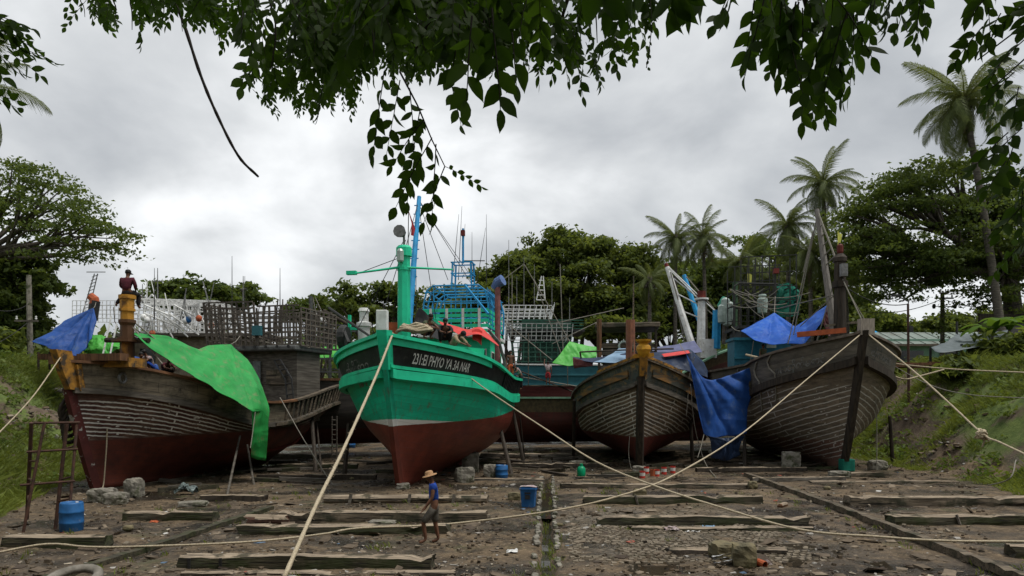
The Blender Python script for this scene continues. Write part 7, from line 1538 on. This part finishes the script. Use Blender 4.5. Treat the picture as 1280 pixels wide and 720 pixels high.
palm(P(812, 352, 68), gx(812, 68), 'low palm in front of the largest domed tree', 7, 18, .6, lo=-60)
palm(P(1012, 318, 64), gx(1015, 64), 'drooping palm whose fronds hang behind the bleached spar', 8, 28, .85)
palm(P(-48, 112, 38), gx(-95, 38), 'palm at the left edge, only its frond tips in view', 9, 24, .85)
palm(P(960, 352, 70), gx(960, 70), 'low palm behind the green netting', 10, 26, .8)
palm(P(1055, 330, 66), gx(1060, 66), 'palm partly hidden by the dark mast', 12, 26, .8)
# banana plants
def banana(px, py, Y, label, seed):
    rs = random.Random(seed); c = P(px, py, Y); g_ = GH(c.x, Y, False); r0 = empty('banana_plant', (c.x, Y, g_), 0, label, 'banana plant'); h = max(1.2, c.z-g_)
    mb = MB(); mb.tube([(0, 0, 0), (0, 0, h)], [.18, .1], 8); mb.build('trunk', M['palm_bark'], r0)
    for k in range(8):
        a = k*2.4+rs.uniform(-.3, .3); e0 = rs.uniform(.9, 1.3); mb = MB(); rows = []; p = Vector((0, 0, h)); e = e0
        for i in range(9):
            t = i/8; w_ = .36*math.sin(math.pi*(.06+.92*t))**.6; sd_ = Vector((-math.sin(a), math.cos(a), 0)); rows.append([p-sd_*w_-Vector((0, 0, .12*w_)), p, p+sd_*w_-Vector((0, 0, .12*w_))]); p = p+Vector((math.cos(a)*math.cos(e), math.sin(a)*math.cos(e), math.sin(e)))*.3; e -= .26
        mb.grid(rows); mb.t = [rs.random()]*len(mb.f); mb.build('leaf', M['banana_leaf'], r0, smooth=True)
banana(1240, 418, 47, 'banana plant left of the tall palm trunk', 1); banana(1262, 412, 48, 'banana plant right of the tall palm trunk', 2)

# ------------------------------------------------------------------ grass of the banks
rs = np.random.RandomState(9); V, Fc, T_ = [], [], []
cnt = 0
while cnt < 28000:
    y = 14+46*rs.uniform()**1.25; 
    if rs.uniform() < .5: x = interp(y, LY, LX)-rs.uniform(-.6, 10)
    else: x = interp(y, RY, RX)+rs.uniform(-.4, 11)
    if abs(x/y) > .78: continue
    nz = noise.noise((x*.22, y*.22, 7.7)); 
    h_ = GH(x, y)
    left = x < 0
    if nz+.35*noise.noise((x*.9, y*.9, 1.1)) < (-.36 if left else -.22) - (.2 if (left and y < 26) else 0) - (.15 if h_ > 4.2 else 0): continue
    if not left and y > 28 and abs(x-21.2-.40*(y-36)+1.5*noise.noise((x*.4, y*.4, 3))) < 1.4 and rs.uniform() < .88: continue
    if left and 2.2 < h_ < 3.6 and y > 34 and rs.uniform() < .5: continue
    cnt += 1; hh = rs.uniform(.07, .24)*(1+max(0, nz))*(2.0 if rs.uniform() < .10 else 1)*(.75 if h_ < .3 else 1.1); tn = np.clip(.5+nz+rs.uniform(-.3, .3), 0, 1)
    for k in range(9):
        bx_, by_ = x+rs.normal()*.15, y+rs.normal()*.15; a = rs.uniform(0, 6.28); ln = rs.normal(size=2)*hh*.45; w_ = .009+.008*rs.uniform(); b0 = h_-.03; hk = hh*rs.uniform(.6, 1.2)
        n = len(V); V += [(bx_-math.cos(a)*w_, by_-math.sin(a)*w_, b0), (bx_+math.cos(a)*w_, by_+math.sin(a)*w_, b0), (bx_+ln[0]+math.cos(a)*w_*.5, by_+ln[1]+math.sin(a)*w_*.5, b0+hk*.75), (bx_+ln[0]*1.7, by_+ln[1]*1.7, b0+hk)]; Fc.append((n, n+1, n+2, n+3)); T_.append(tn)
wc, wtn = [], []
for _ in range(1300):
    y = 16+42*rs.uniform()**1.2; x = interp(y, LY, LX)-rs.uniform(0, 9) if rs.uniform() < .45 else interp(y, RY, RX)+rs.uniform(.2, 11)
    if noise.noise((x*.3, y*.3, 2.2)) < -.05: continue
    h_ = GH(x, y); n_ = rs.randint(12, 40); tn = rs.uniform(0, 1); hh = rs.uniform(.1, .5)
    wc.append(np.array([x, y, h_])+np.abs(rs.normal(size=(n_, 3)))*np.array([0, 0, hh*.7])+rs.normal(size=(n_, 3))*np.array([.25, .25, .02])); wtn.append(np.clip(tn+rs.uniform(-.2, .2, n_), 0, 1))
v, f, t = leaves_np(np.concatenate(wc), np.concatenate(wtn), .13, rs, .3, 1.9); o = mesh_np('undergrowth', v, f, M['weed'], t); tag(o, 'broad leaved weeds dotted over the banks', 'weeds', kind='stuff')
o = mesh_np('grass', np.array(V), np.array(Fc), M['grass'], np.array(T_)); tag(o, 'rough grass growing on both banks', 'grass', kind='stuff')
V, Fc, T_ = [], [], []                                  # weeds along the drain and under the timbers
for _ in range(170):
    y = rs.uniform(13.8, 30); x = chan_x(y)+rs.normal()*.22 if rs.uniform() < .5 else rs.choice([-8.3, 9.7, -11, 3.5, -3])+rs.normal()*.6
    if x in (3.5,): pass
    h_ = GH(x, y)
    for k in range(8):
        bx_, by_ = x+rs.normal()*.07, y+rs.normal()*.07; a = rs.uniform(0, 6.28); ln = rs.normal(size=2)*.05; w_ = .012
        n = len(V); hk = rs.uniform(.05, .16); V += [(bx_-math.cos(a)*w_, by_-math.sin(a)*w_, h_-.02), (bx_+math.cos(a)*w_, by_+math.sin(a)*w_, h_-.02), (bx_+ln[0]+w_, by_+ln[1], h_+hk*.7), (bx_+ln[0]*1.6, by_+ln[1]*1.6, h_+hk)]; Fc.append((n, n+1, n+2, n+3)); T_.append(rs.uniform())
o = mesh_np('weeds', np.array(V), np.array(Fc), M['grass'], np.array(T_)); tag(o, 'short weeds in the drain and beside the beams', 'weeds', kind='stuff')
# ------------------------------------------------------------------ chips, gravel and scraps on the mud
def debris(name, n, cols, smin, smax, seed, flat, ylim, label, dens=4):
    rs = np.random.RandomState(seed); mb = MB(); k = 0
    mb.cur = 0
    while k < n:
        y = ylim[0]+(ylim[1]-ylim[0])*rs.uniform()**1.35; x = rs.uniform(-.72, .66)*y
        if x < interp(y, LY, LX)-2.5*dens/4 or x > interp(y, RY, RX)+dens: continue
        if dens > 4 and interp(y, LY, LX) < x < interp(y, RY, RX): continue
        if noise.noise((x*.35, y*.35, seed)) < rs.uniform(-.55, .35): continue
        if abs(x-chan_x(y)) < .3: continue
        k += 1; s_ = smin*(smax/smin)**(rs.uniform()**1.8); mb.cur = rs.randint(len(cols)) if rs.uniform() < .5 else 0
        h_ = GH(x, y); e = rs.uniform(.5, 1.3, 3)*s_; e[2] *= flat; rot = Matrix.Rotation(rs.uniform(0, 6.28), 3, 'Z') @ Matrix.Rotation(rs.normal()*.25, 3, 'X')
        vs = [Vector((sx*e[0]*.5*rs.uniform(.6, 1.1), sy*e[1]*.5*rs.uniform(.6, 1.1), sz*e[2]*.5*(1 if sz < 0 else rs.uniform(.5, 1.1)))) for sx in (-1, 1) for sy in (-1, 1) for sz in (-1, 1)]
        mb.add([Vector((x, y, h_+e[2]*.3))+rot @ v for v in vs], [(0, 1, 3, 2), (4, 6, 7, 5), (0, 4, 5, 1), (2, 3, 7, 6), (1, 5, 7, 3)])
    o = mb.build(name, cols); tag(o, label, 'debris', kind='stuff')
dm = lambda i, c: mk('chip%d' % i, c, tuple(q*.6 for q in c), rough=.9, scale=6, bump=0)
ch_ = [dm(0, (.095, .070, .045)), dm(1, (.18, .15, .11)), dm(2, (.06, .048, .036)), dm(3, (.24, .20, .15))]
debris('gravel', 5500, ch_, .03, .13, 1, .6, (13.6, 46), 'small stones and clods scattered over the mud')
debris('wood_debris', 1700, [dm(4, (.13, .10, .07)), dm(5, (.07, .052, .038)), dm(6, (.22, .175, .125))], .08, .42, 2, .14, (13.8, 50), 'wood chips and broken bits scattered under the hulls')
debris('pale_chips', 4200, [dm(12, (.26, .22, .17)), dm(13, (.36, .32, .26)), dm(14, (.18, .14, .10)), dm(15, (.44, .42, .38))], .018, .07, 5, .4, (13.6, 40), 'pale chips and shell bits strewn over the mud')
debris('litter_debris', 520, [dm(7, (.34, .32, .29)), dm(8, (.5, .49, .46)), dm(9, (.3, .09, .06)), dm(10, (.10, .16, .24)), dm(11, (.42, .36, .27))], .05, .26, 3, .12, (14, 48), 'scraps of plastic and paper scattered over the yard')
debris('bank_rubble', 1800, [dm(16, (.16, .12, .08)), dm(17, (.24, .2, .15)), dm(18, (.09, .07, .05)), dm(19, (.38, .36, .33))], .05, .34, 7, .5, (20, 56), 'stones, clods and rubbish strewn on the banks', 9)
rs2 = random.Random(12)
for k in range(110):                                      # loose boards under the hulls
    cx_, cy_ = rs2.choice([(-11, 33), (-6, 31), (-2, 35), (2, 37), (4, 34), (9, 38), (13, 38), (16, 38.5), (-12.5, 30), (0.5, 40)]); x = cx_+rs2.uniform(-2.4, 2.4); y = cy_+rs2.uniform(-2.5, 9); ln = rs2.uniform(.8, 2.6); a = rs2.uniform(-.5, .5) if rs2.random() < .7 else rs2.uniform(0, 3)
    mb = MB(); mb.box((0, 0, 0), (ln, rs2.uniform(.12, .3), rs2.uniform(.05, .2)), Matrix.Rotation(a, 3, 'Z') @ Matrix.Rotation(rs2.uniform(-.12, .12), 3, 'Y')); o = mb.build('loose_board', M[rs2.choice(['grey_wood', 'dark_wood', 'old_wood', 'moss_wood'])]); o.location = (x, y, GH(x, y)+.1); tag(o, 'loose weathered board lying on the dark mud under the hulls', 'board', 'loose boards under the hulls')

# cobbles beside the drain
mb = MB(); rs = np.random.RandomState(4)
for i in range(34):
    for k in range(26):
        x = 1.35+i*.17+(.08 if k % 2 else 0)+rs.uniform(-.02, .02); y = 15.5+k*.17+rs.uniform(-.02, .02)+.03*i*.2
        if fbm(x*.7, y*.7, 3.3) < -.12 or x < chan_x(y)+.5: continue
        s_ = rs.uniform(.12, .155); h_ = GH(x, y); a = rs.uniform(-.2, .2); c_, n_ = math.cos(a), math.sin(a)
        base = [(-.5, -.5), (.5, -.5), (.5, .5), (-.5, .5)]
        vs = [Vector((x+(u*c_-v*n_)*s_, y+(u*n_+v*c_)*s_, h_-.05)) for u, v in base]+[Vector((x+(u*c_-v*n_)*s_*.78, y+(u*n_+v*c_)*s_*.78, h_+.02+rs.uniform(-.012, .018))) for u, v in base]
        mb.add(vs, [(4, 5, 6, 7), (0, 1, 5, 4), (1, 2, 6, 5), (2, 3, 7, 6), (3, 0, 4, 7)])
tag(mb.build('cobbles', mk('cobble', (.21, .175, .13), (.10, .08, .055), rough=.8, scale=2.5, bump=.4, dirt=(.05, .045, .025), dscale=1.2)), 'patch of worn cobbles right of the drain', 'cobbles', kind='stuff')
# unseen leaf masses added behind the camera to block low sky light
rs = np.random.RandomState(91); cs = []
for k in range(330):
    a = rs.uniform(math.pi*.99, math.pi*2.01); d = rs.uniform(17, 34); x, y = math.cos(a)*d*1.3, math.sin(a)*d*.9-1.0
    if y > 6 or (y > -6 and abs(x) < 16): continue
    cs.append(np.array([x, y, rs.uniform(2.5, 17)])+rs.normal(size=(70, 3))*np.array([1.9, 1.9, 1.1]))
cs = np.concatenate(cs); v, f, t = leaves_np(cs, np.clip(rs.uniform(0, .8, len(cs)), 0, 1), .85, rs); o = mesh_np('woods', v, f, M['foliage_dark'], t); tag(o, 'unseen foliage added behind the viewer to block low light', 'woods', kind='stuff')
# ================================================================== OVERHANGING BRANCHES NEAR THE CAMERA
def leaf_shape():
    """pointed leaf, unit length along +x, slightly folded and curved, with a drip tip"""
    xs = [0, .10, .28, .50, .70, .85, .93, 1.0]; ws = [.012, .13, .235, .25, .19, .085, .03, .0]
    V, Fc = [], []
    for x, w_ in zip(xs, ws): z = -.16*x*x; V += [(x, -w_, z+w_*.22), (x, 0, z), (x, w_, z+w_*.22)]
    for i in range(len(xs)-1):
        a = i*3; Fc += [(a, a+3, a+4, a+1), (a+1, a+4, a+5, a+2)]
    return np.array(V, float), np.array(Fc)
LV, LF = leaf_shape()
class Near:
    def __init__(s): s.V, s.F, s.T, s.n, s.tw = [], [], [], 0, MB(); s.rr = random.Random(8)
    def leaf(s, p, d, nrm, L_, tint):
        d = d.normalized(); y = nrm.cross(d)
        y = y.normalized() if y.length > 1e-3 else Vector((1, 0, 0)); z = d.cross(y); m = np.array([d, y*s.rr.uniform(.8, 1.2), z*s.rr.uniform(-.6, 2.6)]).T*L_
        s.V.append(LV @ m.T+np.array(p)); s.F.append(LF+s.n); s.n += len(LV); s.T.append(np.full(len(LF), tint))
    def spray(s, p, d, length, nl, leafL, rs, bend=.25):
        """pinnate spray: thin rachis with alternate leaflets and one at the tip"""
        p = Vector(p); d = Vector(d).normalized(); pts = [p]; tint = rs.uniform(.0, .8)
        side = Vector((rs.normal(), rs.normal()*.8, rs.normal()*.3)); side = (side-d*side.dot(d)).normalized(); nrm = d.cross(side)
        for i in range(nl): d = (d+Vector((0, 0, -bend/nl))+Vector(rs.normal(size=3))*.02).normalized(); pts.append(pts[-1]+d*length/nl)
        s.tw.tube(pts, [.003*(1-.6*i/nl)*(leafL/.09) for i in range(nl+1)], 4)
        for i in range(1, nl+1):
            sg = 1 if i % 2 else -1; t = i/nl; a = (pts[i]-pts[i-1]).normalized()
            for s_ in ((sg,) if i < nl else (0,)):
                dd = a*(.55+.3*t)+side*s_*.85+Vector((0, 0, -.30))+Vector(rs.normal(size=3))*.12 if s_ else a
                s.leaf(pts[i], dd, (nrm+Vector(rs.normal(size=3))*.35).normalized(), leafL*(.72+.3*math.sin(math.pi*min(1, t*.95)))*rs.uniform(.85, 1.12), float(np.clip(tint+rs.uniform(-.25, .25), 0, 1)))
def near_tree():
    rs = np.random.RandomState(31)
    r0 = empty('overhanging_tree', (3.0, -3.0, 1.9), 0, 'tree standing over the viewer whose leafy boughs hang into the top of the photo', 'tree')
    boughs = []
    # (px, py, distance) of the bough spines; they leave the trunk overhead and come down into view
    tops = {'middle': [(470, -90, 4.2), (430, -20, 4.6), (400, 20, 5.0)], 'left': [(300, -120, 6.0), (220, -45, 6.8), (150, -10, 7.2)], 'centre': [(600, -110, 3.2), (560, -20, 3.6), (520, 60, 4.0)], 'midright': [(760, -100, 3.4), (720, -30, 4.2), (700, 30, 4.8)], 'right': [(1000, -130, 2.8), (1000, -40, 3.2), (1010, 20, 3.6)], 'edge': [(1420, -120, 3.0), (1330, 20, 3.2), (1290, 110, 3.4)], 'leftedge': [(-160, -60, 5.0), (-60, 10, 5.2), (10, 50, 5.4)]}
    hub = Vector((2.4, -.6, 6.6)); mb = MB(); mb.tube([(3.0, -3.0, 1.2), (2.9, -2.6, 3.4), (2.7, -1.6, 5.4), hub], [.34, .27, .22, .17], 10); mb.build('trunk', M['bark'], r0, local=False, smooth=True)
    mb = MB()
    for k, v in tops.items():
        p3 = [P(*q) for q in v]; mid = hub.lerp(p3[0], .5)+Vector((0, 0, .8)); pts = [crs([hub, mid]+p3, t) for t in np.linspace(0, 1, 18)]; mb.tube(pts, [lerp(.07, .008, (i/17)**.6) for i in range(18)], 6)
    mb.build('bough', M['twig'], r0, local=False, smooth=True)
    nb = Near()
    def spr(px, py, Y, dx, dz, length, nl, leafL, dy=0.0, bend=.25): nb.spray(P(px, py, Y), (dx, dy, dz), length, nl, leafL, rs, bend)
    env = [(110, 45), (135, 45), (160, 55), (200, 60), (225, 66), (250, 50), (275, 70), (300, 95), (318, 150), (340, 158), (370, 150), (400, 165), (430, 158), (460, 120), (500, 118), (540, 128), (560, 100), (590, 95), (620, 130), (640, 120), (660, 85), (680, 100), (720, 118), (745, 105), (770, 98), (795, 62), (805, 35)]
    bunch = [(px, rs.uniform(.55, 1.0), rs.uniform(5.2, 7.2) if px < 300 else rs.uniform(2.9, 6.0)) for px in np.arange(105, 815, 20)]
    ex, ey = [e[0] for e in env], [e[1] for e in env]
    # dense part, many small sprays at several depths
    k = 0
    for b_ in bunch:
        e = np.interp(b_[0], ex, ey)*b_[1]; q = [P(b_[0]+d_, yy, b_[2]) for d_, yy in ((rs.normal()*14, -60), (rs.normal()*5, -10), (0, e*.3), (rs.normal()*4, e*.7))]; nb.tw.tube([crs(q, t) for t in np.linspace(0, 1, 9)], [lerp(.008, .0025, i/8) for i in range(9)], 5)
    while k < 400:
        b_ = bunch[rs.randint(len(bunch))]; px = b_[0]+rs.normal()*9; e = np.interp(px, ex, ey)*b_[1]**(1.0)
        far = px < 300; Y = b_[2]+rs.normal()*.25
        leafL = rs.uniform(.060, .095); length = rs.uniform(.20, .38); lp = length*F/Y
        py = rs.uniform(-60, max(-50, e-lp*.8))
        core = math.exp(-((px-480)/120)**2)
        if rs.uniform() > (.45+.75*core if not far else .5): continue
        k += 1; spr(px, py, Y, rs.normal()*.45, -1.0, length, rs.randint(8, 14), leafL, rs.normal()*.4)
    for k in range(330):                                  # fine inner foliage of the dense part
        px = float(np.clip(480+rs.normal()*95, 300, 700)); e = np.interp(px, ex, ey)*.82; Y = rs.uniform(3.6, 6.4); length = rs.uniform(.16, .30)
        py = rs.uniform(-50, max(-40, e-length*F/Y*.8)); spr(px, py, Y, rs.normal()*.6, -1.0, length, rs.randint(8, 13), rs.uniform(.045, .075), rs.normal()*.5)
    for k in range(60):                                   # pale sprays left of the dense part
        px = rs.uniform(310, 450); Y = rs.uniform(5.4, 6.8); spr(px, rs.uniform(40, 112), Y, rs.normal()*.4, -1, rs.uniform(.2, .32), rs.randint(9, 13), rs.uniform(.05, .07), rs.normal()*.3)
    # hanging twig with larger leaves in the middle
    tw = nb.tw
    tw.tube([P(500, 90, 3.9), P(522, 132, 3.9), P(540, 175, 3.9), P(556, 208, 3.9)], [.006, .005, .004, .003], 6)
    for (px, py, dx, dz, ln, n_) in ((500, 100, -.2, -1, .42, 9), (525, 138, -.15, -1, .52, 11), (540, 172, -.5, -.9, .42, 8), (556, 208, -.35, -.9, .32, 6), (556, 208, .9, -.35, .22, 9), (530, 150, -.7, -.8, .3, 7), (512, 110, .1, -1, .4, 9), (545, 180, -.05, -1, .42, 8), (480, 90, -.1, -1, .45, 9), (560, 90, .3, -1, .3, 7)):
        spr(px, py, 3.9+rs.uniform(-.15, .15), dx, dz, ln, n_, .10 if n_ != 9 or dx < .5 else .05)
    # bigger leaves close to the lens
    for (px, py, Y, dx, dz, ln, n_, L_) in ((590, 20, 2.5, -.1, -1, .30, 7, .105), (615, 10, 2.5, .05, -1, .36, 8, .11), (640, 40, 2.7, .1, -1, .2, 5, .10), (575, 30, 2.9, -.2, -1, .22, 6, .10), (668, 0, 3.8, .1, -1, .44, 10, .085), (690, -10, 4.0, .2, -1, .5, 12, .08), (715, 30, 4.2, .15, -1, .42, 10, .085), (735, 20, 4.4, .2, -1, .42, 10, .085), (760, 20, 4.2, .2, -1, .32, 8, .085), (780, 0, 4.0, .25, -1, .28, 7, .09), (700, 20, 4.6, -.1, -1, .4, 10, .08),
            (838, -40, 1.9, .1, -1, .10, 4, .10), (855, -30, 1.9, .05, -1, .09, 3, .10), (862, -25, 1.95, .3, -1, .07, 3, .09), (797, -60, 2.1, -.1, -1, .14, 4, .11), (750, -50, 2.2, .1, -1, .16, 4, .11)):
        spr(px, py, Y, dx, dz, ln, n_, L_)
    tw.tube([P(812, -10, 3.3), P(815, 30, 3.3), P(812, 60, 3.3), P(808, 85, 3.3)], [.002]*4, 4)
    for k in range(9): q = P(814-.5*k, 20+k*8, 3.3); nb.leaf(q, Vector(((-1)**k*.5, 0, -1)), Vector((0, 1, .2)), .022, .2)
    # right hanging bunch
    for k in range(52):
        px = rs.uniform(925, 1080); py = rs.uniform(-50, 45 if 980 < px < 1070 else 0); Y = rs.uniform(2.6, 3.8); spr(px, py, Y, rs.normal()*.25+(-.15 if px < 970 else 0), -1, rs.uniform(.18, .34), rs.randint(6, 10), rs.uniform(.08, .10), rs.normal()*.3)
    for (px, py, Y, dx, ln, n_) in ((1003, 10, 2.9, .03, .46, 14), (1030, 30, 3.2, .0, .42, 12), (1040, 60, 3.4, -.12, .34, 10), (955, 0, 2.8, -.25, .30, 9), (1012, 80, 3.1, .05, .24, 8), (1050, 20, 3.0, .02, .34, 9)): spr(px, py, Y, dx, -1, ln, n_, .088)
    for k in range(14): spr(rs.uniform(1080, 1165), rs.uniform(-50, -5), rs.uniform(3.0, 4.2), rs.normal()*.3, -1, rs.uniform(.16, .30), rs.randint(5, 8), .085)
    # right edge and left edge
    tw.tube([P(1330, -5, 3.2), P(1275, 35, 3.3), P(1222, 75, 3.3)], [.005, .004, .003], 5); tw.tube([P(1330, 50, 3.3), P(1285, 70, 3.3), P(1240, 110, 3.3)], [.005, .004, .003], 5)
    for k in range(34):
        px = rs.uniform(1225, 1330); py = rs.uniform(-40, 300); e = np.interp(py, [0, 60, 120, 200, 300], [1215, 1225, 1235, 1250, 1262])
        if px < e: continue
        spr(px, py, rs.uniform(2.9, 3.9), -.55+rs.normal()*.3, -.8, rs.uniform(.14, .26), rs.randint(5, 9), .085)
    for (px, py) in ((1240, -20), (1255, 20), (1270, 50), (1258, 90), (1275, 120), (1268, 160), (1280, 200), (1276, 250), (1285, 290)): spr(px+10, py, 3.3, -.7, -.6, .2, 7, .085)
    for (px, py, dx, dz, ln, n_) in ((-30, 10, 1, -.5, .42, 9), (-20, 30, 1, -.35, .5, 10), (10, 55, 1, -.25, .36, 8), (-25, 50, .8, -.6, .3, 7), (-30, 112, 1, -.15, .3, 6), (-40, 30, 1, -.1, .4, 8), (-20, 118, .9, -.2, .26, 6)): spr(px, py, 5.2, dx, dz, ln, n_, .10)
    for k in range(10): spr(rs.uniform(-40, 15), rs.uniform(15, 75), 5.2+rs.uniform(-.3, .3), .8, -.5+rs.normal()*.3, .3, 7, .10)
    # the rest of the crown, high over and behind the viewer: it shades the boughs
    c_ = []
    while len(c_) < 230:
        x, y = rs.uniform(-11, 12), rs.uniform(-9, 6.5); z = rs.uniform(6.2, 9.5)
        if z > 3.5+.56*max(y, 0)+1.4 and math.hypot(x-1, y+1) < 11: c_.append((x, y, z))
    cc = np.repeat(np.array(c_), 42, 0)+rs.normal(size=(230*42, 3))*np.array([.6, .6, .22]); cc = cc[cc[:, 2] > 3.5+.56*np.maximum(cc[:, 1], 0)+.5]
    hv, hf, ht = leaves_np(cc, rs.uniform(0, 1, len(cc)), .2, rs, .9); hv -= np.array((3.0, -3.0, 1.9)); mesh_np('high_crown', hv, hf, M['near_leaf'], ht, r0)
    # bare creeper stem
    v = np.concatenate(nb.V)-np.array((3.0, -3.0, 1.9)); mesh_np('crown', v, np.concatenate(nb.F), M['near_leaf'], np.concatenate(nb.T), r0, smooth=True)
    nb.tw.build('sprays', M['twig'], r0, local=False)
    mb = MB(); mb.tube([crs([P(205, -30, 6.4), P(228, 25, 6.4), P(250, 92, 6.4), P(272, 145, 6.4), P(298, 195, 6.4), P(323, 221, 6.4)], t) for t in np.linspace(0, 1, 30)], [lerp(.016, .011, i/29)*(1+.15*math.sin(i*1.9)) for i in range(30)], 6); mb.build('bare_stem', M['twig'], r0, local=False, smooth=True)
near_tree()
